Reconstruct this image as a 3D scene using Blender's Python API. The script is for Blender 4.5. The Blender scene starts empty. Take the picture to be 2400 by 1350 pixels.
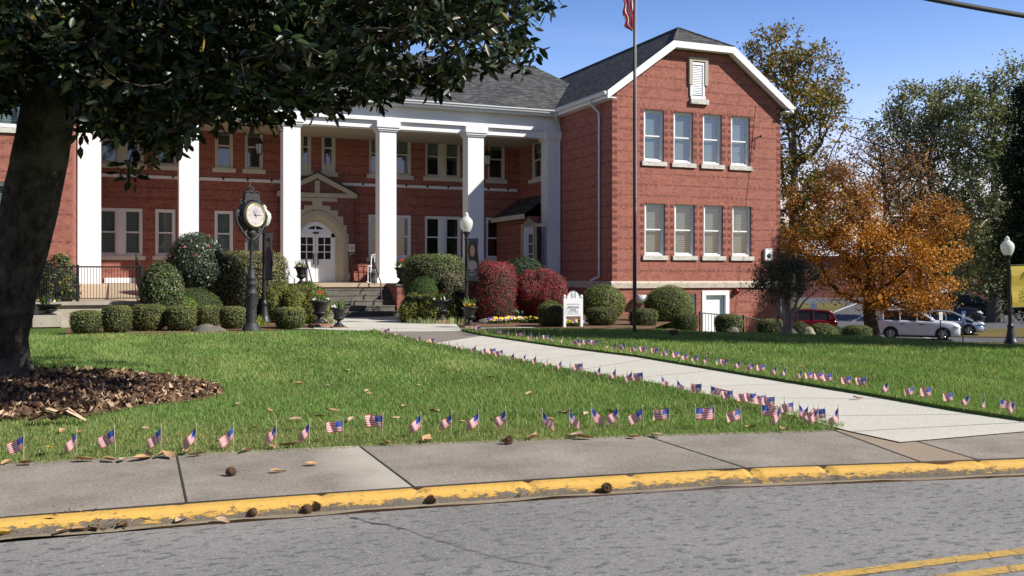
import bpy, math, random
import numpy as np
from mathutils import Vector, Matrix
random.seed(7); rng = np.random.default_rng(11)
SC = bpy.context.scene; COL = SC.collection
PI = math.pi
# ---------------------------------------------------------------- camera frame (x right, d forward) and world (u,v,z)
TH = math.radians(22.9); SN, CS = math.sin(TH), math.cos(TH)
FPX = 2280.0; HY = 648.0; CX = 1200.0
CAM = Vector((-17.42, -31.71, 1.45))
def cw(x, d, z=0.0):
    return Vector((CAM.x + CS*x + SN*d, CAM.y - SN*x + CS*d, z))
def wc(u, v):
    a, b = u-CAM.x, v-CAM.y
    return CS*a - SN*b, SN*a + CS*b
def ray(px, py):
    x = (px-CX)/FPX; z = (HY-py)/FPX
    return Vector((CS*x+SN, -SN*x+CS, z))
def onZ(px, py, z=0.0):
    r = ray(px, py); return CAM + r*((z-CAM.z)/r.z)
def onV(px, py, v):
    r = ray(px, py); return CAM + r*((v-CAM.y)/r.y)
def onU(px, py, u):
    r = ray(px, py); return CAM + r*((u-CAM.x)/r.x)
def atD(px, py, d):
    return CAM + ray(px, py)*d
def lerp(a, b, t): return a+(b-a)*t
def sstep(a, b, x):
    t = min(1, max(0, (x-a)/(b-a))); return t*t*(3-2*t)
def interp(x, pts):
    if x <= pts[0][0]: return pts[0][1]
    for (a, b), (c, d) in zip(pts, pts[1:]):
        if x <= c: return b+(d-b)*(x-a)/(c-a)
    return pts[-1][1]
CREST = [(0, 27.5), (3.2, 25.4), (6.5, 24.0), (8.5, 22.8), (10.3, 19.8), (20, 17.5), (60, 12)]
def HT(x, d):
    """height of the ground at camera-frame position"""
    c = interp(x, CREST); e = max(0.0, d-c)
    s = sstep(3.2, 8.0, x*36.0/max(d, 20)) if d > 0 else 0
    h = -0.085*(math.sqrt(e*e+1.0)-1.0)
    h = max(h, -2.32)
    if d > 62: h += min((d-62)*0.026, 2.0)
    return h*s
def HW(u, v):
    x, d = wc(u, v); return HT(x, d)
# ---------------------------------------------------------------- objects
ORG = {}
def tag(o, label=None, cat=None, group=None, kind=None):
    if label: o['label'] = label
    if cat: o['category'] = cat
    if group: o['group'] = group
    if kind: o['kind'] = kind
    return o
def thing(name, loc, label, cat, group=None, rz=0.0):
    o = bpy.data.objects.new(name, None); o.empty_display_size = .2
    COL.objects.link(o); o.location = loc; o.rotation_euler = (0, 0, rz)
    tag(o, label, cat, group); return o
def root_of(o):
    while o.parent: o = o.parent
    return o
class MB:
    def __init__(s): s.V = []; s.F = []; s.M = []; s.S = []
    def add(s, vs, fs, m=0, smooth=False):
        n = len(s.V); s.V += [tuple(v) for v in vs]
        for f in fs: s.F.append([i+n for i in f]); s.M.append(m); s.S.append(smooth)
    def quad(s, a, b, c, d, m=0): s.add([a, b, c, d], [(0, 1, 2, 3)], m)
    def poly(s, pts, m=0): s.add(pts, [tuple(range(len(pts)))], m)
    def box(s, a0, a1, b0, b1, c0, c1, fr=None, m=0, bev=0):
        """a: along, b: up, c: outward (frame) ; without frame x,y,z"""
        if fr is None: P = lambda a, b, c: Vector((a, b, c))
        else:
            O, ex, n = fr; P = lambda a, b, c: O + ex*a + n*c + Vector((0, 0, b))
        vs = [P(a, b, c) for a in (a0, a1) for b in (b0, b1) for c in (c0, c1)]
        fs = [(0, 1, 3, 2), (4, 6, 7, 5), (0, 4, 5, 1), (2, 3, 7, 6), (0, 2, 6, 4), (1, 5, 7, 3)]
        s.add(vs, fs, m)
    def prism(s, pts, h, m=0):
        """pts list of Vector (flat polygon), h Vector extrusion"""
        n = len(pts); h = Vector(h)
        vs = [Vector(p) for p in pts]+[Vector(p)+h for p in pts]
        fs = [tuple(reversed(range(n))), tuple(range(n, 2*n))]+[(i, (i+1) % n, (i+1) % n+n, i+n) for i in range(n)]
        s.add(vs, fs, m)
    def tube(s, pts, rad, sides=6, m=0, cap=True):
        pts = [Vector(p) for p in pts]; n = len(pts)
        if not hasattr(rad, '__len__'): rad = [rad]*n
        vs = []; t = (pts[1]-pts[0]).normalized()
        a = t.orthogonal().normalized()
        for i, p in enumerate(pts):
            t = (pts[min(i+1, n-1)]-pts[max(i-1, 0)])
            if t.length < 1e-9: t = Vector((0, 0, 1))
            t.normalize(); a = (a - t*a.dot(t))
            if a.length < 1e-6: a = t.orthogonal()
            a.normalize(); b = t.cross(a)
            for k in range(sides):
                an = 2*PI*k/sides; vs.append(p+(a*math.cos(an)+b*math.sin(an))*rad[i])
        fs = [(i*sides+k, i*sides+(k+1) % sides, (i+1)*sides+(k+1) % sides, (i+1)*sides+k) for i in range(n-1) for k in range(sides)]
        s.add(vs, fs, m, True)
        if cap:
            s.add(vs[:sides], [tuple(reversed(range(sides)))], m); s.add(vs[-sides:], [tuple(range(sides))], m)
    def lathe(s, prof, seg=20, c=(0, 0, 0), m=0, flute=0, smooth=True):
        c = Vector(c); vs = []
        for r, z in prof:
            for k in range(seg):
                an = 2*PI*k/seg; rr = r*(1-flute*(k % 2)) if flute else r
                vs.append(c+Vector((rr*math.cos(an), rr*math.sin(an), z)))
        n = len(prof)
        fs = [(i*seg+k, i*seg+(k+1) % seg, (i+1)*seg+(k+1) % seg, (i+1)*seg+k) for i in range(n-1) for k in range(seg)]
        s.add(vs, fs, m, smooth)
    def build(s, name, mats, parent=None, label=None, cat=None, group=None, kind=None, org=None):
        if not isinstance(mats, (list, tuple)): mats = [mats]
        if org is None: org = Vector(root_of(parent).location) if parent else Vector((0, 0, 0))
        me = bpy.data.meshes.new(name)
        me.from_pydata([(v[0]-org[0], v[1]-org[1], v[2]-org[2]) for v in s.V], [], s.F)
        me.polygons.foreach_set('material_index', s.M); me.polygons.foreach_set('use_smooth', s.S)
        for m in mats: me.materials.append(m)
        uv = me.uv_layers.new(name='UVMap'); Z = Vector((0, 0, 1))
        for p in me.polygons:
            n = p.normal
            if abs(n.z) > .98 or n.length < .5: t = Vector((1, 0, 0)); b = Vector((0, 1, 0))
            else:
                t = Z.cross(n).normalized(); b = n.cross(t)
            for li in p.loop_indices:
                q = s.V[me.loops[li].vertex_index]; q = Vector(q)
                uv.data[li].uv = (q.dot(t), q.dot(b))
        me.update(); o = bpy.data.objects.new(name, me); COL.objects.link(o)
        if parent: o.parent = parent
        else: o.location = org
        return tag(o, label, cat, group, kind)
def npmesh(name, V, F, mats, parent=None, col=None, org=None, smooth=False, mi=None, **kw):
    V = np.asarray(V, dtype=np.float32); F = np.asarray(F, dtype=np.int32)
    if org is None: org = Vector(root_of(parent).location) if parent else Vector((0, 0, 0))
    V = V - np.array(org, dtype=np.float32)
    me = bpy.data.meshes.new(name); k = F.shape[1]
    me.vertices.add(len(V)); me.vertices.foreach_set('co', V.ravel())
    me.loops.add(F.size); me.loops.foreach_set('vertex_index', F.ravel())
    me.polygons.add(len(F)); me.polygons.foreach_set('loop_start', np.arange(0, F.size, k, dtype=np.int32))
    me.polygons.foreach_set('loop_total', np.full(len(F), k, dtype=np.int32))
    if smooth: me.polygons.foreach_set('use_smooth', np.ones(len(F), dtype=bool))
    if not isinstance(mats, (list, tuple)): mats = [mats]
    for m in mats: me.materials.append(m)
    if mi is not None: me.polygons.foreach_set('material_index', np.asarray(mi, dtype=np.int32))
    if col is not None:
        at = me.color_attributes.new('Col', 'FLOAT_COLOR', 'POINT')
        c = np.ones((len(V), 4), dtype=np.float32); c[:, :3] = col; at.data.foreach_set('color', c.ravel())
    me.update(calc_edges=True); me.validate()
    o = bpy.data.objects.new(name, me); COL.objects.link(o)
    if parent: o.parent = parent
    else: o.location = org
    return tag(o, kw.get('label'), kw.get('cat'), kw.get('group'), kw.get('kind'))
def copy_tree(o, parent=None):
    c = o.copy(); COL.objects.link(c); c.parent = parent
    for ch in list(o.children): copy_tree(ch, c)
    return c
# ---------------------------------------------------------------- materials
class NT:
    def __init__(s, name):
        s.m = bpy.data.materials.new(name); s.m.use_nodes = True; s.t = s.m.node_tree; s.t.nodes.clear()
        s.out = s.t.nodes.new('ShaderNodeOutputMaterial')
    def n(s, typ, inp=None, **kw):
        nd = s.t.nodes.new(typ)
        for k, v in kw.items(): setattr(nd, k, v)
        for k, v in (inp or {}).items(): s.set(nd, k, v)
        return nd
    def set(s, nd, k, v):
        i = nd.inputs[k]
        if isinstance(v, bpy.types.NodeSocket): s.t.links.new(v, i)
        elif isinstance(v, bpy.types.Node): s.t.links.new(v.outputs[0], i)
        else:
            if hasattr(i.default_value, '__len__') and not hasattr(v, '__len__'): v = (v, v, v, 1)
            if hasattr(i.default_value, '__len__') and len(i.default_value) == 4 and len(v) == 3: v = (*v, 1)
            i.default_value = v
    def math(s, op, a, b=0.0, clamp=False):
        nd = s.n('ShaderNodeMath', {0: a, 1: b}, operation=op); nd.use_clamp = clamp; return nd.outputs[0]
    def mix(s, f, a, b, mode='MIX'):
        nd = s.n('ShaderNodeMixRGB', {0: f, 1: a, 2: b}, blend_type=mode); return nd.outputs[0]
    def noise(s, vec, scale, detail=3, rough=.6, dist=0):
        return s.n('ShaderNodeTexNoise', {'Vector': vec, 'Scale': scale, 'Detail': detail, 'Roughness': rough, 'Distortion': dist}).outputs[0]
    def ramp(s, f, lo, hi, a=0.0, b=1.0):
        nd = s.n('ShaderNodeMapRange', {0: f, 1: lo, 2: hi, 3: a, 4: b}); nd.clamp = True; return nd.outputs[0]
    def uv(s): return s.n('ShaderNodeUVMap', uv_map='UVMap').outputs[0]
    def pos(s): return s.n('ShaderNodeNewGeometry').outputs['Position']
    def obj(s): return s.n('ShaderNodeTexCoord').outputs['Object']
    def bump(s, h, st=.3, dist=.01):
        return s.n('ShaderNodeBump', {'Height': h, 'Strength': st, 'Distance': dist}).outputs[0]
    def pbr(s, col, rough=.7, metal=0.0, normal=None, spec=.4, **kw):
        p = s.n('ShaderNodeBsdfPrincipled', {'Base Color': col, 'Roughness': rough, 'Metallic': metal, 'Specular IOR Level': spec})
        if normal is not None: s.set(p, 'Normal', normal)
        for k, v in kw.items(): s.set(p, k.replace('_', ' '), v)
        s.t.links.new(p.outputs[0], s.out.inputs[0]); return p
MAT = {}
def simple(name, col, rough=.6, metal=0.0, var=.12, nscale=6, spec=.4, bump=0.0):
    t = NT(name); c = tuple(col)
    nz = t.noise(t.obj(), nscale, 4)
    k = t.ramp(nz, .3, .7, 1-var, 1+var)
    cc = t.mix(1.0, c, t.n('ShaderNodeCombineColor', {0: k, 1: k, 2: k}).outputs[0], 'MULTIPLY')
    nrm = t.bump(t.noise(t.obj(), nscale*6, 3), bump, .01) if bump else None
    t.pbr(cc, rough, metal, nrm, spec); MAT[name] = t.m; return t.m
def mk_brick(name='brick', c1=(.365, .128, .090), c2=(.31, .100, .072), mort=(.36, .19, .15), band=True, edges=None, zrng=(), corners=()):
    t = NT(name); uv = t.uv()
    b = t.n('ShaderNodeTexBrick', {'Vector': uv, 'Color1': c1, 'Color2': c2, 'Mortar': mort, 'Scale': 1.0, 'Mortar Size': .007, 'Mortar Smooth': .2, 'Bias': 0.0, 'Brick Width': .215, 'Row Height': .0677})
    sep = t.n('ShaderNodeSeparateXYZ', {0: uv})
    col = b.outputs[0]
    # individual darker bricks
    vx = t.math('FLOOR', t.math('DIVIDE', sep.outputs[0], .1075)); vy = t.math('FLOOR', t.math('DIVIDE', sep.outputs[1], .0677))
    wn = t.n('ShaderNodeTexWhiteNoise', {'Vector': t.n('ShaderNodeCombineXYZ', {0: vx, 1: vy}).outputs[0]}, noise_dimensions='2D').outputs[0]
    col = t.mix(t.ramp(wn, .35, 1., 0, .45), col, (.15, .042, .036))
    if band:
        md = t.math('MODULO', t.math('ADD', vy, 600.0), 6.0)
        isb = t.math('LESS_THAN', md, .5)
        n2 = t.ramp(t.noise(t.n('ShaderNodeCombineXYZ', {0: t.math('MULTIPLY', sep.outputs[0], .8), 1: vy}).outputs[0], 1.0, 2), .30, .5)
        dk = t.math('MULTIPLY', t.math('MULTIPLY', isb, n2), t.ramp(t.math('MODULO', t.math('ADD', vx, 6000), 2.0), 0, 1, .25, .55))
        col = t.mix(dk, col, (.075, .024, .022))
    big = t.noise(uv, .5, 4); col = t.mix(t.ramp(big, .45, .75, 0, .22), col, (.36, .17, .14))
    big2 = t.noise(uv, 1.7, 5); col = t.mix(t.ramp(big2, .5, .8, 0, .35), col, (.13, .04, .035))
    if edges:
        q = None
        for e in edges:
            c_ = t.math('COMPARE', sep.outputs[0], e); c_.node.inputs[2].default_value = .075
            q = c_ if q is None else t.math('MAXIMUM', q, c_)
        zr = None
        for z0_, z1_ in zrng:
            c_ = t.math('COMPARE', sep.outputs[1], (z0_+z1_)/2); c_.node.inputs[2].default_value = (z1_-z0_)/2; zr = c_ if zr is None else t.math('MAXIMUM', zr, c_)
        cc_ = None
        for e in corners:
            c_ = t.math('COMPARE', sep.outputs[0], e); c_.node.inputs[2].default_value = .10; cc_ = c_ if cc_ is None else t.math('MAXIMUM', cc_, c_)
        alt = t.math('LESS_THAN', t.math('MODULO', t.math('ADD', vy, 600.0), 4.0), 1.5)
        col = t.mix(t.math('MULTIPLY', t.math('MULTIPLY', t.math('MAXIMUM', t.math('MULTIPLY', q, zr), cc_), alt), .7), col, (.10, .03, .028))
    nrm = t.bump(b.outputs[1], -.5, .006)
    t.pbr(col, .85, 0, nrm, .25); MAT[name] = t.m
mk_brick()
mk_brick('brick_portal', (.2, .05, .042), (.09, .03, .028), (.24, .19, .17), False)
def mk_roof():
    t = NT('shingles'); uv = t.uv()
    b = t.n('ShaderNodeTexBrick', {'Vector': uv, 'Color1': (.045, .046, .05), 'Color2': (.15, .148, .147), 'Mortar': (.018, .018, .02), 'Scale': 1.0, 'Mortar Size': .01, 'Mortar Smooth': .4, 'Bias': -.1, 'Brick Width': .26, 'Row Height': .13})
    sep = t.n('ShaderNodeSeparateXYZ', {0: uv})
    vx = t.math('FLOOR', t.math('DIVIDE', sep.outputs[0], .17)); vy = t.math('FLOOR', t.math('DIVIDE', sep.outputs[1], .13))
    wn = t.n('ShaderNodeTexWhiteNoise', {'Vector': t.n('ShaderNodeCombineXYZ', {0: vx, 1: vy}).outputs[0]}, noise_dimensions='2D').outputs[0]
    col = t.mix(t.ramp(wn, 0, 1, 0, .5), b.outputs[0], (.028, .029, .032))
    t.pbr(col, .92, 0, t.bump(t.math('ADD', b.outputs[1], wn), .4, .01), .2); MAT['shingles'] = t.m
mk_roof()
def mk_white(name, col, stain=.0, rough=.55):
    t = NT(name); p = t.pos(); nz = t.noise(p, 1.3, 5); c = t.mix(t.ramp(nz, .4, .8, 0, .12), col, (col[0]*.8, col[1]*.8, col[2]*.78))
    if stain:
        n2 = t.noise(t.n('ShaderNodeMapping', {'Vector': p, 'Scale': (6, 6, 14)}).outputs[0], 1., 5, .7)
        c = t.mix(t.ramp(n2, .48, .66, 0, stain), c, (.16, .15, .13))
    t.pbr(c, rough, 0, t.bump(t.noise(p, 14, 4), .08, .01), .35); MAT[name] = t.m
mk_white('white_paint', (.80, .81, .82)); mk_white('cream_paint', (.62, .59, .52)); mk_white('sill_stone', (.60, .57, .52), .55, .8)
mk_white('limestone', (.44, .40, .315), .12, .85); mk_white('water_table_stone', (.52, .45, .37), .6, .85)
mk_white('door_paint', (.80, .82, .86), 0, .35); mk_white('sign_white', (.86, .87, .88), 0, .4)
def mk_concrete(name, col, dark, sc=1.2, st=.5, speck=.25, rough=.9, joints=False, mott=0):
    t = NT(name); p = t.pos()
    n1 = t.noise(p, sc, 6, .65); n2 = t.noise(p, sc*28, 3, .7); n3 = t.noise(p, 48, 3, .8)
    c = t.mix(t.ramp(n1, .35, .7, 0, st), col, dark)
    c = t.mix(t.ramp(n2, .42, .75, 0, speck), c, tuple(x*.45 for x in dark))
    c = t.mix(t.ramp(n3, .5, .68, 0, .5), c, tuple(min(1, x*1.3) for x in col)); c = t.mix(t.ramp(n3, .36, .48, .45, 0), c, tuple(x*.6 for x in dark))
    t.pbr(c, rough, 0, t.bump(t.math('ADD', n2, n3), .25, .006), .25); MAT[name] = t.m
mk_concrete('walk_concrete', (.53, .51, .45), (.46, .44, .385), .8, .6, .05)
mk_concrete('walk_dark', (.24, .21, .175), (.19, .165, .14), .9, .7, .3)  # darker concrete tone for the last walk stretch and the joint lines
mk_concrete('sidewalk_concrete', (.34, .30, .255), (.175, .155, .13), 1.6, .95, .6)
mk_concrete('sidewalk_tan', (.33, .26, .19), (.24, .19, .14), 1.4, .7, .3)
mk_concrete('sidewalk_pale', (.34, .305, .255), (.25, .22, .185), 2.4, .7, .3)
mk_concrete('step_concrete', (.21, .19, .16), (.085, .08, .07), 2.2, .9, .5)
mk_concrete('deck_concrete', (.50, .45, .37), (.26, .24, .20), 1.6, .8, .3)
mk_concrete('gutter_sand', (.30, .25, .18), (.17, .14, .10), 3.0, .8, .4)
mk_concrete('rock', (.22, .20, .17), (.09, .085, .075), 5.0, .9, .5)
mk_concrete('dark_joint', (.05, .045, .04), (.03, .03, .028))
mk_concrete('porch_floor', (.50, .40, .28), (.38, .3, .22), 1.6, .6, .2)
def mk_asphalt(name, base, dark, light):
    t = NT(name); p = t.pos()
    n1 = t.noise(p, .5, 5); n2 = t.noise(p, 55, 3, .8)
    m = t.n('ShaderNodeMapping', {'Vector': p, 'Rotation': (0, 0, -.14), 'Scale': (10., 20., 1)}).outputs[0]
    n3 = t.noise(m, 1.0, 2, .5, .2); n4 = t.noise(p, 260, 2, .8)
    c = t.mix(t.ramp(n1, .35, .7, 0, .5), base, dark)
    c = t.mix(t.ramp(n3, .55, .63, 0, .8), c, dark)
    c = t.mix(t.ramp(n2, .5, .75, 0, .75), c, light)
    c = t.mix(t.ramp(n4, .52, .7, 0, .6), c, tuple(x*.4 for x in dark))
    t.pbr(c, .85, 0, t.bump(t.math('ADD', n2, n4), .6, .008), .35); MAT[name] = t.m
mk_asphalt('asphalt', (.255, .248, .238), (.095, .094, .094), (.52, .51, .50))
mk_asphalt('asphalt_far', (.11, .11, .118), (.06, .06, .068), (.17, .17, .17))
def mk_yellow():
    t = NT('kerb_yellow'); p = t.pos(); z = t.n('ShaderNodeSeparateXYZ', {0: p}).outputs[2]
    m = t.n('ShaderNodeMapping', {'Vector': p, 'Scale': (9, 9, 30)}).outputs[0]
    n1 = t.noise(m, 1.6, 6, .75); n2 = t.noise(p, 2.0, 3)
    thr = t.math('ADD', t.ramp(z, -.075, -.008, .36, .66), t.math('MULTIPLY', t.math('SUBTRACT', n2, .5), .35))
    wear = t.math('MAXIMUM', t.ramp(t.math('SUBTRACT', n1, thr), -.02, .04), t.ramp(t.noise(p, 14, 6, .75), .62, .70, 0, .7))
    c = t.mix(t.ramp(t.noise(p, 6, 4), .35, .7, 0, .4), (.62, .375, .085), (.56, .345, .10))
    c = t.mix(wear, c, t.mix(t.noise(p, 60, 3), (.05, .045, .04), (.26, .22, .17)))
    t.pbr(c, .75, 0, t.bump(t.math('SUBTRACT', n1, t.math('MULTIPLY', wear, .5)), .7, .02), .3); MAT['kerb_yellow'] = t.m
    t = NT('line_yellow'); p = t.pos(); n = t.noise(p, 45, 4, .8); n2 = t.n('ShaderNodeTexVoronoi', {'Vector': p, 'Scale': 5.0}, feature='DISTANCE_TO_EDGE').outputs[0]
    c = t.mix(t.ramp(n, .5, .66), (.50, .31, .07), (.15, .13, .10)); c = t.mix(t.ramp(n2, .0, .03, .8, 0), c, (.09, .08, .07)); t.pbr(c, .8); MAT['line_yellow'] = t.m
mk_yellow()
def mk_ground():
    t = NT('lawn_soil'); p = t.pos()
    n1 = t.noise(p, .35, 4); n2 = t.noise(p, 22, 4, .8); n3 = t.noise(p, 1.6, 4)
    c = t.mix(t.ramp(n2, .3, .7), (.05, .10, .022), (.10, .18, .04))
    c = t.mix(t.ramp(n3, .5, .75, 0, .5), c, (.16, .15, .06)); c = t.mix(t.ramp(n1, .4, .7, 0, .35), c, (.04, .07, .02))
    t.pbr(c, .95, 0, t.bump(n2, .8, .04), .1); MAT['lawn_soil'] = t.m
    t = NT('far_grass'); p = t.pos(); n2 = t.noise(p, 3, 5, .8); n1 = t.noise(p, .2, 4)
    c = t.mix(t.ramp(n2, .3, .7), (.07, .085, .025), (.13, .125, .045)); c = t.mix(t.ramp(n1, .45, .65, 0, .6), c, (.2, .12, .05)); t.pbr(c, .95, 0, None, .1); MAT['far_grass'] = t.m
    t = NT('mulch'); p = t.pos(); n2 = t.noise(p, 16, 5, .8); n3 = t.noise(p, 60, 3, .8)
    c = t.mix(t.ramp(n2, .35, .65), (.10, .055, .035), (.32, .20, .13)); c = t.mix(t.ramp(n3, .5, .65, 0, .6), c, (.04, .022, .015)); t.pbr(c, .95, 0, t.bump(t.math('ADD', n2, n3), .8, .03), .1); MAT['mulch'] = t.m
    t = NT('leaf_litter'); p = t.pos(); n2 = t.noise(p, 12, 5, .8); n3 = t.noise(p, 42, 3, .8)
    c = t.mix(t.ramp(n2, .35, .65), (.09, .05, .03), (.30, .19, .12)); c = t.mix(t.ramp(n3, .45, .65, 0, .7), c, (.03, .018, .012)); t.pbr(c, .95, 0, t.bump(t.math('ADD', n2, n3), 1, .03), .1); MAT['leaf_litter'] = t.m
mk_ground()
def mk_leaf(name, trans=.35, rough=.55, spec=.3, hue=0, coat=0):
    t = NT(name); a = t.n('ShaderNodeVertexColor', layer_name='Col').outputs[0]
    p = t.n('ShaderNodeBsdfPrincipled', {'Base Color': a, 'Roughness': rough, 'Specular IOR Level': spec})
    tr = t.n('ShaderNodeBsdfTranslucent', {0: t.mix(1.0, a, (1.1, 1.15, .6), 'MULTIPLY')})
    mx = t.n('ShaderNodeMixShader', {0: trans, 1: p.outputs[0], 2: tr.outputs[0]}); t.t.links.new(mx.outputs[0], t.out.inputs[0])
    MAT[name] = t.m
mk_leaf('leaf', .3); mk_leaf('grass_blade', .35, .5, .25); mk_leaf('gloss_leaf', .04, .38, .35); mk_leaf('hedge_leaf', .18, .6, .2); mk_leaf('petal', .3, .6, .2)
mk_leaf('debris', .0, .9, .1)
def mk_bark(name, c1, c2, sc=(12, 12, 2.2), patch=None):
    t = NT(name); p = t.obj(); m = t.n('ShaderNodeMapping', {'Vector': p, 'Scale': sc}).outputs[0]
    n1 = t.noise(m, 1.0, 6, .7, .4); c = t.mix(t.ramp(n1, .35, .7), c1, c2)
    if patch: c = t.mix(t.ramp(t.noise(p, 2.2, 4), .5, .62, 0, .7), c, patch)
    t.pbr(c, .95, 0, t.bump(t.math('ADD', n1, t.noise(m, 4.0, 4)), 1.0, .07), .15); MAT[name] = t.m
mk_bark('bark_magnolia', (.036, .033, .03), (.14, .125, .115), (9, 9, 3.5), (.20, .185, .165))
mk_bark('bark_dark', (.04, .033, .028), (.10, .085, .07)); mk_bark('bark_grey', (.09, .08, .07), (.22, .20, .175))
mk_bark('bark_myrtle', (.35, .27, .2), (.52, .43, .34), (10, 10, 3)); mk_bark('twig', (.05, .04, .03), (.14, .11, .08))
simple('iron', (.022, .023, .026), .45, .3, .2, 20, .5); simple('iron_soft', (.035, .036, .04), .6, .2, .2, 20, .4)
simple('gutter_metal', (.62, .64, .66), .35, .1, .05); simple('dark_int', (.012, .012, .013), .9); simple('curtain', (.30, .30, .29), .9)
simple('brass', (.62, .5, .2), .35, .6, .1); simple('pole_dark', (.025, .022, .02), .4, .4, .2, 10, .5)
simple('rubber', (.015, .015, .015), .8); simple('chrome', (.55, .55, .57), .25, .8); simple('plastic_black', (.02, .02, .022), .5)
simple('car_white', (.62, .66, .72), .25, .1, .02, 2, .6); simple('car_silver', (.36, .42, .50), .25, .5, .02, 2, .6)
simple('car_black', (.012, .014, .02), .2, .2, .02, 2, .6); simple('car_red', (.16, .008, .016), .25, .2, .02, 2, .6); simple('car_grey', (.05, .055, .065), .25, .3, .02, 2, .6)
simple('car_glass', (.02, .028, .036), .08, 0, .02, 2, .9); simple('headlight', (.65, .68, .7), .15, .2, .02, 2, .8); simple('taillight', (.35, .02, .02), .2, 0, .02)
simple('red_cloth', (.55, .03, .05), .8, 0, .05); simple('white_cloth', (.88, .84, .84), .8, 0, .04)
simple('flag_red', (.70, .07, .10), .8, 0, .05); simple('wood_brown', (.16, .05, .03), .6); simple('brick_red_plain', (.19, .075, .06), .9)
simple('notice_white', (.75, .73, .74), .6, 0, .03); simple('notice_red', (.4, .06, .08), .7); simple('plaque_green', (.05, .12, .10), .5); simple('ink_grey', (.35, .36, .38), .7, 0, .05)
simple('banner_yellow', (.50, .37, .045), .7, 0, .06, 3); simple('banner_dark', (.075, .085, .10), .7, 0, .15, 3); simple('banner_grey', (.30, .28, .27), .7, 0, .1, 3); simple('skin_print', (.42, .27, .19), .8); simple('hair_print', (.05, .035, .03), .8); simple('magenta_print', (.20, .02, .09), .8); simple('print_light', (.38, .40, .40), .8)
simple('ink_dark', (.10, .075, .015), .8); simple('sign_blue', (.03, .07, .2), .6); simple('wire', (.015, .015, .016), .7); simple('planter_soil', (.05, .03, .02), .95); simple('brick_plinth', (.30, .17, .11), .9, 0, .3, 30)
def mk_flagblue():
    t = NT('flag_blue'); uv = t.uv(); v = t.n('ShaderNodeTexVoronoi', {'Vector': t.obj(), 'Scale': 95.0, 'Randomness': .2}).outputs[0]
    c = t.mix(t.ramp(v, .18, .3, 1, 0), (.05, .11, .48), (.7, .7, .8)); t.pbr(c, .8); MAT['flag_blue'] = t.m
mk_flagblue()
def mk_glass():
    t = NT('pane_glass'); g = t.n('ShaderNodeBsdfGlossy', {'Color': (.9, .95, 1), 'Roughness': .03}); tr = t.n('ShaderNodeBsdfTransparent', {0: (.74, .77, .77)})
    lw = t.n('ShaderNodeLayerWeight', {0: .35}); f = t.ramp(lw.outputs[1], 0, 1, .11, .85)
    mx = t.n('ShaderNodeMixShader', {0: f, 1: tr.outputs[0], 2: g.outputs[0]}); t.t.links.new(mx.outputs[0], t.out.inputs[0]); MAT['pane_glass'] = t.m
    t = NT('globe_glass'); p = t.n('ShaderNodeBsdfPrincipled', {'Base Color': (.80, .81, .77), 'Roughness': .22, 'Specular IOR Level': .6}); tr = t.n('ShaderNodeBsdfTranslucent', {0: (.8, .8, .74)})
    mx = t.n('ShaderNodeMixShader', {0: .4, 1: p.outputs[0], 2: tr.outputs[0]}); t.t.links.new(mx.outputs[0], t.out.inputs[0]); MAT['globe_glass'] = t.m
    t = NT('blind'); z = t.n('ShaderNodeSeparateXYZ', {0: t.pos()}).outputs[2]
    w = t.math('FRACT', t.math('DIVIDE', z, .075)); c = t.mix(t.ramp(w, .55, .8), (.34, .43, .42), (.16, .185, .18)); t.pbr(c, .7, 0, None, .2); MAT['blind'] = t.m  # dark slat stripes: shadow lines painted into the blind colour
    t = NT('louver'); z = t.n('ShaderNodeSeparateXYZ', {0: t.pos()}).outputs[2]; t.pbr((.75, .77, .8), .6); MAT['louver'] = t.m
    t = NT('dial'); p = t.obj(); n = t.noise(p, 9, 4); c = t.mix(t.ramp(n, .45, .6, 0, .5), (.50, .47, .46), (.34, .29, .36)); t.pbr(c, .3); MAT['dial'] = t.m
mk_glass()

for k in ('flag_red', 'white_cloth', 'flag_blue'):
    m_ = MAT[k]; nt_ = m_.node_tree; pb = [q for q in nt_.nodes if q.type == 'BSDF_PRINCIPLED'][0]; om = [q for q in nt_.nodes if q.type == 'OUTPUT_MATERIAL'][0]; tr_ = nt_.nodes.new('ShaderNodeBsdfTranslucent'); nt_.links.new(pb.inputs['Base Color'].links[0].from_socket, tr_.inputs[0]); mx_ = nt_.nodes.new('ShaderNodeMixShader'); mx_.inputs[0].default_value = .35; nt_.links.new(pb.outputs[0], mx_.inputs[1]); nt_.links.new(tr_.outputs[0], mx_.inputs[2]); nt_.links.new(mx_.outputs[0], om.inputs[0])
# ================================================================ THE BUILDING
M = MAT; Z3 = Vector((0, 0, 1)); EX = Vector((1, 0, 0)); EY = Vector((0, 1, 0))
BLD = thing('school_building', (0, 0, 0), 'two storey red brick building with white columned portico and dark shingle roofs', 'building')
VP_, VW = 4.43, 8.70           # portico front plane, main wall plane
WR = onV(1829, 500, 0).x       # right end of the gabled wing
WL = -18.2                     # corner of the wing on the left
EAVE = onV(1432, 222, 0).z
GB = -1.9                      # walls go below ground
def cut_rect(holes, a0, a1, b0, b1):
    xs = sorted({a0, a1, *[x for h in holes for x in (h[0], h[1]) if a0 < x < a1]}); zs = sorted({b0, b1, *[z for h in holes for z in (h[2], h[3]) if b0 < z < b1]})
    for x0, x1 in zip(xs, xs[1:]):
        for z0, z1 in zip(zs, zs[1:]):
            cx, cz = (x0+x1)/2, (z0+z1)/2
            if any(h[0] < cx < h[1] and h[2] < cz < h[3] for h in holes): continue
            yield x0, x1, z0, z1
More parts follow.
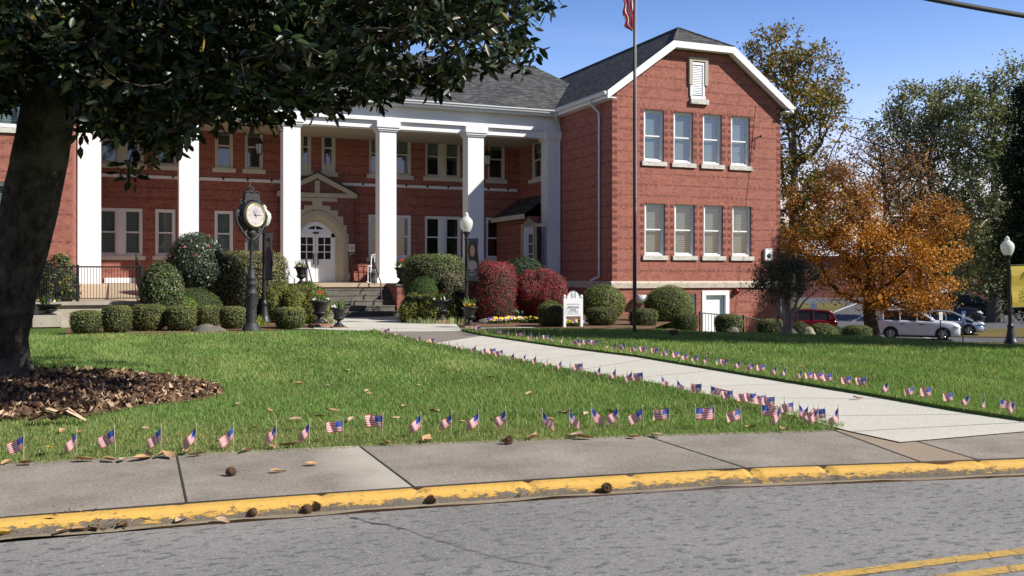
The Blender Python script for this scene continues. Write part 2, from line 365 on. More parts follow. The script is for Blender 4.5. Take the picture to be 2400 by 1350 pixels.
def wall(name, fr, a0, a1, b0, b1, holes, mat, depth=.28, extra=None, parent=BLD):
    O, ex, n = fr; mb = MB(); P = lambda a, b, c=0: O+ex*a+n*c+Z3*b
    for x0, x1, z0, z1 in cut_rect(holes, a0, a1, b0, b1):
        mb.quad(P(x0, z0), P(x1, z0), P(x1, z1), P(x0, z1))
    for h in holes:
        x0, x1, z0, z1 = h
        mb.quad(P(x0, z0), P(x0, z1), P(x0, z1, -depth), P(x0, z0, -depth)); mb.quad(P(x1, z1), P(x1, z0), P(x1, z0, -depth), P(x1, z1, -depth))
        mb.quad(P(x0, z1), P(x1, z1), P(x1, z1, -depth), P(x0, z1, -depth)); mb.quad(P(x1, z0), P(x0, z0), P(x0, z0, -depth), P(x1, z0, -depth))
    if extra: extra(mb)
    return mb.build(name, mat, parent)
def window(fr, a0, a1, b0, b1, mat='white_paint', sill=True, double=False, blind=1.0, rail=.5, rec=.10, room=True, parent=BLD, sillmat='sill_stone', fw=.075, sw=.05, cas=0, sub=.0, inter='dark_int'):
    """sash window; a0..a1 x b0..b1 is the masonry opening"""
    O, ex, n = fr; mb = MB(); B = lambda *k: mb.box(*k, fr=fr)
    halves = [(a0, a1)]
    if double:
        mid = (a0+a1)/2; mw = .16; halves = [(a0, mid-mw/2), (mid+mw/2, a1)]; B(mid-mw/2, mid+mw/2, b0, b1, -rec-.08, -rec+.045)
    panes = []
    for h0, h1 in halves:
        B(h0, h0+fw, b0, b1, -rec-.06, -rec+.03); B(h1-fw, h1, b0, b1, -rec-.06, -rec+.03)
        B(h0+fw, h1-fw, b1-fw, b1, -rec-.06, -rec+.028); B(h0+fw, h1-fw, b0, b0+fw*.9, -rec-.06, -rec+.028)
        i0, i1, j0, j1 = h0+fw, h1-fw, b0+fw*.9, b1-fw; mid = j0+(j1-j0)*rail
        # lower sash, behind; upper sash in front
        for (s0, s1, cc) in ((j0, mid+.02, -rec-.045), (mid-.02, j1, -rec-.01)):
            B(i0, i0+sw, s0, s1, cc-.035, cc); B(i1-sw, i1, s0, s1, cc-.035, cc)
            B(i0+sw, i1-sw, s0, s0+sw, cc-.034, cc-.001); B(i0+sw, i1-sw, s1-sw, s1, cc-.034, cc-.001)
            panes.append((i0+sw, i1-sw, s0+sw, s1-sw, cc-.018))
    w = mb.build('window', M[mat], parent)
    for (x0, x1, z0, z1, c) in panes:
        pb = MB(); P = lambda a, b: O+ex*a+n*c+Z3*b
        pb.quad(P(x0, z0), P(x1, z0), P(x1, z1), P(x0, z1)); pb.build('pane', M['pane_glass'], w)
    for h0, h1 in halves:
        if blind > 0:
            pb = MB(); P = lambda a, b: O+ex*a+n*(-rec-.15)+Z3*b; zb = b1-fw-(b1-b0-2*fw)*blind
            pb.quad(P(h0+fw, zb), P(h1-fw, zb), P(h1-fw, b1-fw), P(h0+fw, b1-fw)); pb.build('blind', M['blind'], w)
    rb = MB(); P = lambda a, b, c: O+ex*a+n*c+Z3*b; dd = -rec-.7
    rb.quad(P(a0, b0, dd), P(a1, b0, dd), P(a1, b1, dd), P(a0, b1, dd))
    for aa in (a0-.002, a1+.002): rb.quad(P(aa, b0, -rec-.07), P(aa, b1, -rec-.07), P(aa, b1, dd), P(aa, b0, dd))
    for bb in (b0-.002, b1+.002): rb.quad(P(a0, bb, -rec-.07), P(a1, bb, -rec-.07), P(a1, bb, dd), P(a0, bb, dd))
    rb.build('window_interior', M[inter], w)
    if sill:
        sb = MB(); sb.box(a0-.1, a1+.1, b0-.17, b0-.002, -rec, .07, fr=fr); sb.build('sill', M[sillmat], w)
    return w
def rectV(x0, x1, y0, y1, v, zx=None):
    """pixel rectangle on a plane of constant v -> a0,a1,b0,b1 (uses left edge for heights)"""
    p = onV(x0, y0, v); q = onV(x0, y1, v); r = onV(x1, y0, v)
    return p.x, r.x, q.z, p.z
# ---------------- right wing
FR_F = (Vector((0, 0, 0)), EX, -EY)            # front, faces -v ; a = u
FR_S = (Vector((0, 0, 0)), -EY, -EX)           # left side, faces -u ; a = -v
up = [rectV(*r, 0) for r in ((1509, 1556.5, 256.5, 377), (1579, 1625, 261.5, 381), (1647.6, 1691.8, 266.5, 384.5), (1713.6, 1757.8, 271, 388))]
lo = [rectV(*r, 0) for r in ((1511, 1559, 476.3, 598.5), (1581, 1628.6, 478.5, 599), (1649.6, 1694.5, 480.7, 600), (1716.9, 1761, 482.8, 600.5))]
za, zb = np.mean([r[2] for r in up]), np.mean([r[3] for r in up]); zc, zd = np.mean([r[2] for r in lo]), np.mean([r[3] for r in lo])
up = [(r[0], r[1], za, zb) for r in up]; lo = [(r[0], r[1], zc, zd) for r in lo]
WT = onV(1437, 659, 0).z
bw = rectV(1576, 1632, 689, 800, 0); bd = rectV(1645, 1708.5, 681, 800, 0)
bw = (bw[0], bw[1], WT-1.75, bw[3]); bd = (bd[0], bd[1], WT-.5-2.55, bd[3])
UC = WR/2; OH = .38
mk_brick('brick_wing', edges=[e for r in up+lo for e in (r[0]-.09, r[1]+.09)][:8], zrng=[(zc-.1, zd+.1), (za-.1, zb+.1)], corners=[.1, WR-.1])
SLP = (9.1-6.73)/2.9
def wing_h(u): return EAVE + .1 + .81*min(u+OH, WR+OH-u)
CLH = onV(1583, 96, -.3).z + .0            # clipped gable height
RDG = CAM.z + 10.07
clipu = onV(1583, 96, -.3).x
S_W = (CLH-EAVE)/(clipu+OH)                # slope of the wing roof
RDG = EAVE + S_W*(UC+OH)
def gable(mb):
    f0 = EAVE-.02
    pts = [Vector((0, 0, f0)), Vector((WR, 0, f0)), Vector((WR, 0, f0+S_W*OH-.1)), Vector((WR-clipu-.05, 0, CLH-.12)), Vector((clipu+.05, 0, CLH-.12)), Vector((0, 0, f0+S_W*OH-.1))]
    mb.poly(pts)
wall('wall', FR_F, 0, WR, GB, EAVE-.02, up+lo+[bw, bd], M['brick_wing'], .22, gable)
# side wall facing the lawn walk; opening for the side entrance upper window
sw_u = [onU(px, y, 0) for px, y in ((1243, 332), (1268, 420))]
swin = (-onU(1243.5, 380, 0).y, -onU(1269, 380, 0).y, onU(1256, 419, 0).z, onU(1256, 329, 0).z)
wall('wall', FR_S, -20, 0, GB, EAVE+.05, [swin], M['brick'], .22)
wall('wall', (Vector((WR, 0, 0)), EY, EX), 0, 20, GB-1.5, EAVE+.3, [], M['brick'])
blinds_u = (1, 1, .98, 1); 
for r, b in zip(up, blinds_u): window(FR_F, *r, mat='white_paint', blind=b, rec=.10)
for r in lo: window(FR_F, *r, blind=.97, rec=.10)
window(FR_F, *bw, blind=1, sill=False)
window(FR_S, *swin, mat='cream_paint', blind=.3, sillmat='cream_paint')
# water table, basement door
mb = MB(); h = .26
for fr, a0, a1 in ((FR_F, -.07, WR+.07), (FR_S, -8.6, 0)):
    O, ex, n = fr; P = lambda a, b, c: O+ex*a+n*c+Z3*b
    a1m = a1; pr = [(0, WT), (.035, WT-.02), (.075, WT-.08), (.075, WT-h), (0, WT-h)]
    for (c0, z0), (c1, z1) in zip(pr, pr[1:]):
        mb.quad(P(a0, z1, c1), P(a1m, z1, c1), P(a1m, z0, c0), P(a0, z0, c0))
mb.build('water_table', M['water_table_stone'], BLD)
mb = MB(); a0, a1, b0, b1 = bd; F = FR_F
mb.box(a0, a0+.17, b0, b1, -.1, .03, fr=F); mb.box(a1-.17, a1, b0, b1, -.1, .03, fr=F); mb.box(a0+.17, a1-.17, b1-.18, b1, -.1, .029, fr=F)
dr = mb.build('door', M['white_paint'], BLD, label='white basement door in a wide white frame')
mb = MB(); mb.box(a0+.17, a1-.17, b0, b1-.18, -.16, -.12, fr=F); lf = mb.build('door_leaf', M['door_paint'], dr)
mb = MB(); mb.lathe([(.0, 0), (.03, 0), (.035, .03), (0, .05)], 10, (0, 0, 0)); k = onV(1690, 745, -.0)
mb2 = MB(); mb2.box(a1-.3, a1-.24, b0+.95, b0+1.1, -.12, -.05, fr=F); mb2.build('door_handle', M['chrome'], dr)
# louvre in the gable
L = rectV(1613.5, 1657, 134, 232, 0); a0, a1, b0, b1 = L; tw = (a1-a0)
mb = MB(); fr = FR_F
mb.box(a0, a1, b1-.14, b1, 0, .09, fr=fr); mb.box(a0, a0+.14, b1-1.05, b1-.14, 0, .09, fr=fr); mb.box(a1-.14, a1, b1-1.05, b1-.14, 0, .09, fr=fr)
lv = mb.build('louvre_vent', M['limestone'], BLD)
mb = MB(); x0, x1 = a0+.1, a1-.2
mb.box(x0-.05, x0+.03, b0+.12, b1-.18, 0, .06, fr=fr); mb.box(x1-.03, x1+.06, b0+.12, b1-.18, 0, .06, fr=fr); mb.box(x0+.03, x1-.03, b1-.28, b1-.18, 0, .059, fr=fr); mb.box(x0-.02, x1+.1, b0+.02, b0+.14, 0, .05, fr=fr)
zz = b0+.18
while zz < b1-.34:
    mb.quad(Vector((x0+.03, -.05, zz)), Vector((x1-.03, -.05, zz)), Vector((x1-.03, -.012, zz+.075)), Vector((x0+.03, -.012, zz+.075))); zz += .066
mb.build('louvre_slats', M['louver'], lv)
mb = MB(); mb.box(x0+.03, x1-.03, b0+.14, b1-.2, .001, .006, fr=fr); mb.build('louvre_back', M['iron_soft'], lv)
mb = MB(); mb.box(a0+.06, a1+.02, b0-.18, b0+.01, 0, .12, fr=fr); mb.build('sill', M['sill_stone'], lv)
# ---------------- roofs
def wing_roof(u0, u1, vf, vb, eave, slope, clh, ridge_front, name='roof'):
    uc = (u0+u1)/2; e0, e1 = u0-OH, u1+OH; rz = eave+slope*(uc-e0); cu = (clh-eave)/slope
    a = Vector((e0, vf, eave)); b = Vector((e0+cu, vf, clh)); c = Vector((e1-cu, vf, clh)); d = Vector((e1, vf, eave))
    pk = Vector((uc, ridge_front, rz)); bk = Vector((uc, vb, rz)); ab = Vector((e0, vb, eave)); db = Vector((e1, vb, eave))
    t = Z3*-.06; mb = MB()
    mb.poly([a, b, pk, bk, ab]); mb.poly([d, db, bk, pk, c]); mb.poly([b, c, pk])
    # ridge and hip caps
    for p, q in ((pk, bk), (b, pk), (c, pk)): mb.tube([p+Z3*.0, q+Z3*.0], .055, 5)
    r = mb.build(name, M['shingles'], BLD)
    # rakes and eaves trim
    mb = MB(); w = .24; yo = Vector((0, -.03, 0)); th = Vector((0, .06, 0))
    out = [a+yo, b+yo, c+yo, d+yo]; nrm = [Vector((0, 0, -w*1.25)), Vector((0.12, 0, -w)), Vector((-.12, 0, -w)), Vector((0, 0, -w*1.25))]
    inn = [o+n for o, n in zip(out, nrm)]
    for i in range(3):
        mb.add([out[i], out[i+1], inn[i+1], inn[i], out[i]+th, out[i+1]+th, inn[i+1]+th, inn[i]+th], [(3, 2, 1, 0), (4, 5, 6, 7), (0, 1, 5, 4), (2, 3, 7, 6), (0, 3, 7, 4), (1, 2, 6, 5)])
        # soffit back to the wall
        bk_ = Vector((0, -vf-.04, 0)); mb.quad(inn[i]+th, inn[i+1]+th, inn[i+1]+bk_, inn[i]+bk_)
    for s, e in ((1, e0), (-1, e1)):
        p0 = Vector((e+.0*s, vf, eave-.03)); q0 = Vector((e, vb, eave-.03))
        mb.box(min(e+s*.05, e+s*.02), max(e+s*.05, e+s*.02), vf, vb, eave-.26, eave-.02)
        mb.box(min(e+s*.05, e+s*OH), max(e+s*.05, e+s*OH), vf, vb, eave-.26, eave-.22)
    mb.build('rake_trim', M['white_paint'], r)
    return r
wing_roof(0, WR, -.33, 20, EAVE+.08, S_W, CLH, 1.5)
LWd = WR
wing_roof(WL-WR, WL, -.33, 20, EAVE+.08, S_W, CLH, 1.5)
# gutter boxes along the wing eaves
def gutter(p, q, out, parent=BLD, name='gutter'):
    p, q, out = Vector(p), Vector(q), Vector(out); mb = MB()
    prof = [(0, 0), (.02, -.10), (.09, -.12), (.12, -.03), (.14, -.03), (.14, 0.015), (.12, .015), (0, .0)]
    vs = [P + out*a + Z3*b for P in (p, q) for a, b in prof]; n = len(prof)
    mb.add(vs, [(i, i+1, i+1+n, i+n) for i in range(n-1)]+[tuple(range(n)), tuple(range(2*n-1, n-1, -1))]); return mb.build(name, M['gutter_metal'], parent)
gutter((-OH, -.33, EAVE+.05), (-OH, 3.9, EAVE+.05), (-1, 0, 0)); gutter((WR+OH, -.33, EAVE+.05), (WR+OH, 8, EAVE+.05), (1, 0, 0))
def pipe(pts, r=.045, parent=BLD, name='downpipe', mat='gutter_metal'):
    mb = MB(); mb.tube(pts, r, 8); return mb.build(name, M[mat], parent)
pd = onU(1408, 400, 0).y; bot = onU(1418, 655, 0).z
pipe([(-OH-.07, pd, EAVE-.03), (-OH-.07, pd, EAVE-.2), (-.09, pd, EAVE-.52), (-.07, pd, EAVE-.7), (-.07, pd, bot+.25), (-.09, pd-.02, bot+.1), (-.4, pd+.1, bot-.05)])
# ---------------- portico
PE = onV(1310, 262, VP_-.35).z             # eave of the portico roof
FZ = onV(1300, 308, VP_-.02).z             # bottom of frieze
BZ = onV(1300, 324.5, VP_).z               # underside of beam
FLZ = 1.2                                  # porch floor
UL = WL
mb = MB(); mb.box(UL, -.005, FZ, PE-.16, VP_-.0, VP_+.55)
mb.V = [(v[0], v[1], v[2]) for v in mb.V]
def bx(mb, u0, u1, v0, v1, z0, z1, m=0): mb.add([Vector((a, b, c)) for a in (u0, u1) for c in (z0, z1) for b in (v0, v1)], [(0, 1, 3, 2), (4, 6, 7, 5), (0, 4, 5, 1), (2, 3, 7, 6), (0, 2, 6, 4), (1, 5, 7, 3)], m)
mb = MB(); bx(mb, UL+.003, -.003, VP_, VP_+.62, FZ, PE-.1); bx(mb, UL+.003, -.003, VP_-.05, VP_+.02, FZ-.01, FZ+.05)
bx(mb, UL+.003, -.003, VP_-.30, VP_, PE-.16, PE-.1); bx(mb, UL+.003, -.003, VP_-.33, VP_-.29, PE-.2, PE+.0)
bx(mb, UL+.003, -.003, VP_+.07, VP_+.55, BZ, FZ)
ent = mb.build('entablature', M['white_paint'], BLD)
gutter((UL, VP_-.33, PE+.02), (-.32, VP_-.33, PE+.02), (0, -1, 0))
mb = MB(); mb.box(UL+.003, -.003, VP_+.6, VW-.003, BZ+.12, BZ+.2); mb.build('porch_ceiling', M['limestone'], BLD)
cols = [((184, 237), 380), ((420, 466), 450), ((664, 704.3), 480), ((890, 929), 450), ((1097, 1134), 450), ((1283, 1314), 450)]
colu = []
for i, ((x0, x1), y) in enumerate(cols):
    u0, u1 = onV(x0, y, VP_-.02).x, onV(x1, y, VP_-.02).x
    if i == 5: u1 = -.003
    if i == 0: u0 = WL+.05
    colu.append((u0, u1)); mb = MB(); dp = .62; v0 = VP_-.02
    zb0 = FLZ if i else .9
    bx(mb, u0, u1, v0, v0+dp, zb0, BZ-.06)
    for e, z0, z1 in ((.05, BZ-.12, BZ-.06), (.09, BZ-.06, BZ+.02), (.13, BZ+.02, FZ-.012)):
        bx(mb, u0-e, (u1+e) if i < 5 else u1, v0-e, v0+dp+e*.5, z0, z1)
    # base: splayed plinth
    if i: 
        e = .13; bx(mb, u0-e, (u1+e) if i < 5 else u1, v0-e, v0+dp+e, FLZ+.002, FLZ+.16)
        bt = FLZ+.16; vs = [Vector((u0-e, v0-e, bt)), Vector((u1+e*(i < 5), v0-e, bt)), Vector((u1+e*(i < 5), v0+dp+e, bt)), Vector((u0-e, v0+dp+e, bt)), Vector((u0, v0, bt+.16)), Vector((u1, v0, bt+.16)), Vector((u1, v0+dp, bt+.16)), Vector((u0, v0+dp, bt+.16))]
        mb.add(vs, [(0, 1, 5, 4), (1, 2, 6, 5), (2, 3, 7, 6), (3, 0, 4, 7)])
    mb.build('column', M['white_paint'], BLD)
# small downpipe beside pilaster
gp = onV(1316, 400, VP_-.3)
pipe([(-.42, VP_-.46, PE-.05), (-.42, VP_-.46, PE-.14), (-.3, VP_-.3, PE-.36), (-.07, VP_-.12, PE-.55), (-.07, VP_-.09, PE-.7), (-.07, VP_-.09, 1.2)])
# main roof, eave over portico
rv = 10.95; S_M = (RDG-PE)/(rv-(VP_-.33)); ru = 1.0
mb = MB(); ev = VP_-.35
A = Vector((WL-6, ev, PE)); B_ = Vector((7.5, ev, PE)); C_ = Vector((onV(1255, 157, rv).x, rv, onV(1255, 157, rv).z)); RM = C_.z
D_ = Vector((WL-6, rv, RM)); E_ = Vector((C_.x+4.2, rv+1, RM-2.2)); 
A.x = WL-3; D_.x = WL-3; B_.x = 3.0; Bz = Vector((3.0, ev, PE))
mb.poly([A, Vector((3.6, ev, PE)), Vector((C_.x+3.2, rv-.2, RM-2.2)), C_, D_]); mb.poly([C_, Vector((C_.x+3.2, rv-.2, RM-2.2)), Vector((C_.x+3.2, 22, RM-2.2)), Vector((C_.x, 22, RM))])
mb.poly([D_, C_, Vector((C_.x, 16, RM-2.5)), Vector((D_.x, 16, RM-2.5))])
mb.tube([D_, C_], .06, 5)
mb.build('roof', M['shingles'], BLD)
# ---------------- main wall
FR_M = (Vector((0, VW, 0)), EX, -EY)
lowz = (onV(1075, 604, VW).z, onV(1063, 507.5, VW).z)
def W(x0, x1, y0, y1): p = rectV(x0, x1, y0, y1, VW); return p
low = [('d', 230, 334), ('s', 364, 411), ('s', 503, 546), ('s', 574, 615), ('d', 864, 963), ('d', 996, 1080), ('s', 1139, 1182)]
z0l = np.mean([onV(232, 600, VW).z, onV(963, 603, VW).z]); z1l = np.mean([onV(335, 489, VW).z, onV(963, 505, VW).z, onV(1077, 508.5, VW).z])
upw = [('d', 233, 337), ('s', 365, 415), ('s', 504, 546), ('s', 574, 616), ('d', 865, 963), ('d', 997, 1079), ('s', 1143, 1183)]
z0u = np.mean([onV(337, 389, VW).z, onV(548, 394, VW).z, onV(963, 411, VW).z, onV(1180, 422, VW).z]); z1u = np.mean([onV(1080, 318, VW).z, onV(963, 313, VW).z, onV(547, 292, VW).z])
hl = []; 
for k, a, b in low: hl.append((onV(a, 550, VW).x, onV(b, 550, VW).x, z0l, z1l))
hu = []
for k, a, b in upw: hu.append((onV(a, 350, VW).x, onV(b, 350, VW).x, z0u, z1u))
nar = [(onV(705, 350, VW).x, onV(729, 350, VW).x, z0u+.0, z1u), (onV(754, 350, VW).x, onV(786, 350, VW).x, z0u+.0, z1u)]
wall('wall', FR_M, WL-.2, 0, -.2, PE, hl+hu+nar, M['brick'], .16)
for (k, *_), h in zip(low, hl): window(FR_M, *h, mat='white_paint', double=(k == 'd'), sillmat='cream_paint', blind=(1 if _[0] < 700 else .0), inter='curtain' if 860 < _[0] < 900 else 'dark_int', rec=.04)
for (k, *_), h in zip(upw, hu): window(FR_M, *h, mat='cream_paint', double=(k == 'd'), sillmat='cream_paint', blind=(.45 if k == 'd' else .25), rec=.04)
for h in nar:
    mb = MB(); mb.box(h[0], h[1], h[2], h[2]+.25, -.12, -.01, fr=FR_M); mb.build('spandrel_panel', M['cream_paint'], BLD)
    w = window(FR_M, h[0], h[1], h[2]+.25, h[3], mat='cream_paint', blind=0, sill=False, rec=.04)
    mb = MB(); mb.box(h[0]-.1, h[1]+.1, h[2]-.17, h[2], -.05, .07, fr=FR_M); mb.build('sill', M['cream_paint'], w)
# string course with small brackets
zb_ = onV(1217, 447, VW).z; zb_ = np.mean([onV(1217, 447, VW).z, onV(418, 417, VW).z])
mb = MB(); mb.box(WL, -.1, zb_-.06, zb_+.06, 0, .05, fr=FR_M); sc_ = mb.build('string_course', M['white_paint'], BLD)
u = WL+.5
while u < -.2:
    mb = MB(); mb.box(u, u+.07, zb_-.02, zb_+.09, .05, .1, fr=FR_M); u += .95; mb.build('bracket', M['iron_soft'], sc_)
# white plinth under the wall at left (ramp), porch floor, steps
mb = MB(); e1 = onV(835, 660, VP_-.6).x
SL, SR = onV(700, 680, VP_-.9).x, onV(905, 680, VP_-.9).x
PFV = VP_-.55                                   # front edge of the porch slab
bx(mb, WL+.003, -.003, PFV, VW-.003, FLZ-.14, FLZ); mb.build('porch_floor', M['porch_floor'], BLD)
mb = MB(); bx(mb, WL+.003, -.003, PFV+.05, PFV+.3, -.1, FLZ-.142); mb.build('porch_base', M['brick'], BLD)
mb = MB(); bx(mb, WL+.9, colu[1][0]-.2, VW-.05, VW-.003, FLZ+.002, FLZ+.2); mb.build('plinth', M['white_paint'], BLD)
mb = MB(); ns = 6; rs = FLZ/ns; tr = .31
sl, sr = onV(703, 700, PFV).x, onV(908, 700, PFV).x
for i in range(1, ns):
    bx(mb, sl, sr, PFV-tr*i+.0, PFV+.04, 0 if i == ns-1 else rs*(ns-1-i)+.0, rs*(ns-i))
    bx(mb, sl, sr, PFV-tr*i-.02, PFV-tr*i+.0, rs*(ns-i)-.05, rs*(ns-i)-.002)
mb.build('steps', M['step_concrete'], BLD)
for a in (sl-.36, sr):
    mb = MB(); bx(mb, a, a+.36, PFV-tr*4.2, PFV+.05, -.1, FLZ-.1); q = mb.build('step_side_wall', M['brick'], BLD)
    mb = MB(); bx(mb, a-.04, a+.40, PFV-tr*4.2-.04, PFV+.0, FLZ-.098, FLZ+.0); mb.build('coping', M['step_concrete'], q)
# ---------------- entrance portal
PV = VW-.42; FR_P = (Vector((0, PV, 0)), EX, -EY)
pl, pr_ = onV(657, 500, PV).x, onV(829, 500, PV).x; pc = onV(743.5, 500, PV).x; pw = (pr_-pc); pl = pc-pw
gz = onV(829, 462, PV).z; pk = onV(744, 418, PV).z
dz1 = FLZ
archw = (onV(806, 600, PV).x-pc)*1.0          # outer radius of moulding
mb = MB()
ow = onV(797, 600, PV).x-pc                   # opening half width
spring = onV(790, 555, PV).z; top = onV(745, 517, PV).z
def arch(hw, zs, zt, n=10, x0=None):
    """pointed (tudor) arch from left springing to right springing"""
    pts = []
    for i in range(n+1):
        t = i/n; x = -hw+hw*t; z = zs+(zt-zs)*(math.sin(t*PI/2)**.85); pts.append((x, z))
    return pts+[(-x, z) for x, z in reversed(pts[:-1])]
def strip_arch(mb, inner, outer, y0, y1, z_base, m=0):
    """solid band between two arch outlines (lists of (x,z) incl. jamb feet)"""
    A_ = [Vector((pc+x, y0, z)) for x, z in inner]; B2 = [Vector((pc+x, y1, z)) for x, z in outer]
    for i in range(len(inner)-1): mb.quad(A_[i], A_[i+1], B2[i+1], B2[i], m)
def legs(pts, z): return [(pts[0][0], z)]+pts+[(pts[-1][0], z)]
a_in = legs(arch(ow-.12, spring, top), FLZ); a_m1 = legs(arch(ow-.02, spring, top+.09), FLZ); a_m2 = legs(arch(ow+.12, spring, top+.22), FLZ); a_out = legs(arch(ow+.30, spring+.1, top+.42), FLZ)
# brick body with the arch cut out: strips left/right and top made of quads up to stepped stone
def fill_out(mb, pts, x_l, x_r, ztop, y, m=0):
    """front face between arch outline and rectangle"""
    n = len(pts); 
    for i in range(n-1):
        (xa, za_), (xb, zb2) = pts[i], pts[i+1]
        if abs(xa-xb) < 1e-6: continue
        mb.quad(Vector((pc+xa, y, za_)), Vector((pc+xb, y, zb2)), Vector((pc+xb, y, ztop)), Vector((pc+xa, y, ztop)), m)
    mb.quad(Vector((pc+x_l, y, FLZ)), Vector((pc+pts[0][0], y, FLZ)), Vector((pc+pts[0][0], y, ztop)), Vector((pc+x_l, y, ztop)), m)
    mb.quad(Vector((pc+pts[-1][0], y, FLZ)), Vector((pc+x_r, y, FLZ)), Vector((pc+x_r, y, ztop)), Vector((pc+pts[-1][0], y, ztop)), m)
mb = MB(); fill_out(mb, a_out, -pw, pw, gz, PV)
for s in (-1, 1): mb.quad(Vector((pc+s*pw, PV, FLZ)), Vector((pc+s*pw, VW, FLZ)), Vector((pc+s*pw, VW, gz)), Vector((pc+s*pw, PV, gz)))
mb.poly([Vector((pc-pw, PV, gz)), Vector((pc+pw, PV, gz)), Vector((pc, PV, pk))])
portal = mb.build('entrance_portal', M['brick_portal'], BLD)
mb = MB(); y = PV
strip_arch(mb, a_m2, a_out, y-.03, y-.03, FLZ); strip_arch(mb, a_m1, a_m2, y+.12, y-.0, FLZ); strip_arch(mb, a_in, a_m1, y+.2, y+.12, FLZ)
strip_arch(mb, a_m2, a_m2, y, y-.03, FLZ)
strip_arch(mb, a_in, a_in, y+.42, y+.2, FLZ)
# stepped stonework (slabs), each slightly proud of the brick
def slab(x0, x1, z0, z1, d=.03): mb.box(pc+x0, pc+x1, z0, z1, 0.0, d, fr=FR_P)
X2 = lambda px: onV(px, 550, PV).x-pc
ZZ = lambda py: onV(820, py, PV).z
prof = [(X2(820.5), FLZ+.4, FLZ, .05), (X2(816.5), ZZ(548), FLZ+.4, .03), (X2(812), ZZ(528), ZZ(548), .03), (X2(804), ZZ(508), ZZ(528), .03), (X2(792), ZZ(494), ZZ(508), .03), (X2(774), ZZ(484), ZZ(494), .03), (X2(755), ZZ(474), ZZ(484), .03), (X2(790), ZZ(466), ZZ(474), .03)]
def arch_x(z):
    best = 0
    for (xa, z1), (xb, z2) in zip(a_out, a_out[1:]):
        if xb <= 0 and min(z1, z2) <= z <= max(z1, z2) and abs(z2-z1) > 1e-6:
            return -(xa+(xb-xa)*(z-z1)/(z2-z1))
    return 0
for xw, zt, zb2, d in prof:
    n = max(1, int((zt-zb2)/.06)) if zt < top+.5 else 1
    for i in range(n):
        q0, q1 = zb2+(zt-zb2)*i/n, zb2+(zt-zb2)*(i+1)/n
        xi = max(0, arch_x(q0)-.01) if q0 < top+.41 else 0
        if xi > 0:
            slab(xi, xw, q0, q1, d); slab(-xw, -xi, q0, q1, d)
        else: slab(-xw, xw, q0, q1, d)
mb.box(pc-pw-.12, pc+pw+.12, gz-.06, gz+.12, 0, .10, fr=FR_P); mb.box(pc-.1, pc+.1, gz+.12, pk-.1, 0, .05, fr=FR_P)
for s in (-1, 1):
    o1 = Vector((pc+s*(pw+.12), PV-.1, gz+.12)); o2 = Vector((pc, PV-.1, pk+.22)); i1 = Vector((pc+s*(pw-.28), PV-.1, gz+.12)); i2 = Vector((pc, PV-.1, pk+.0))
    pts = [o1, o2, i2, i1]
    if s > 0: pts = pts[::-1]
    mb.prism(pts, (0, .12, 0))
stone = mb.build('stone_surround', M['limestone'], portal)
mb = MB()
for s in (-1, 1):
    o1 = Vector((pc+s*(pw+.15), PV-.14, gz+.13)); o2 = Vector((pc, PV-.14, pk+.24)); 
    pts = [o1, o2, o2+Z3*.05, o1+Z3*.05]
    if s < 0: pts = pts[::-1]
    mb.prism(pts, (0, .55, 0))
mb.build('gable_capping', M['iron_soft'], portal)
# doors
DV = PV+.36; FR_D = (Vector((0, DV, 0)), EX, -EY); dh = onV(745, 547, DV).z; dw = ow-.16
mb = MB(); mb.box(pc-dw-.05, pc+dw+.05, dh, dh+.09, -.02, .06, fr=FR_D)
for s in (-1, 1): mb.box(pc+min(s*(dw-.06), s*(dw+.06)), pc+max(s*(dw-.06), s*(dw+.06)), FLZ, dh, -.02, .05, fr=FR_D)
tra = legs(arch(ow-.1, spring, top-.02), dh+.09); tri = legs(arch(ow-.3, spring-.02, top-.2), dh+.17)
tri[0] = (tri[1][0], dh+.17); tri[-1] = (tri[-2][0], dh+.17)
strip_arch(mb, tri, tra, DV-.05, DV-.05, 0)
strip_arch(mb, tri, tri, DV+.02, DV-.05, 0)
mb.box(pc+tri[0][0], pc+tri[-1][0], dh+.09, dh+.17, -.02, .049, fr=FR_D)
for k in (-.5, 0, .5): mb.box(pc+k*.95-.018, pc+k*.95+.018, dh+.17, (top-.2 if k == 0 else top-.42), -.0, .03, fr=FR_D)
mb.box(pc+tri[0][0], pc+tri[-1][0], dh+.42, dh+.45, 0, .029, fr=FR_D)
door = mb.build('door', M['door_paint'], portal, label='white double front door under an arched fanlight')
mb = MB(); P = lambda x, z: Vector((pc+x, DV+.01, z)); mb.poly([P(x, z) for x, z in reversed(tri)]); mb.build('fanlight_pane', M['dark_int'], door)
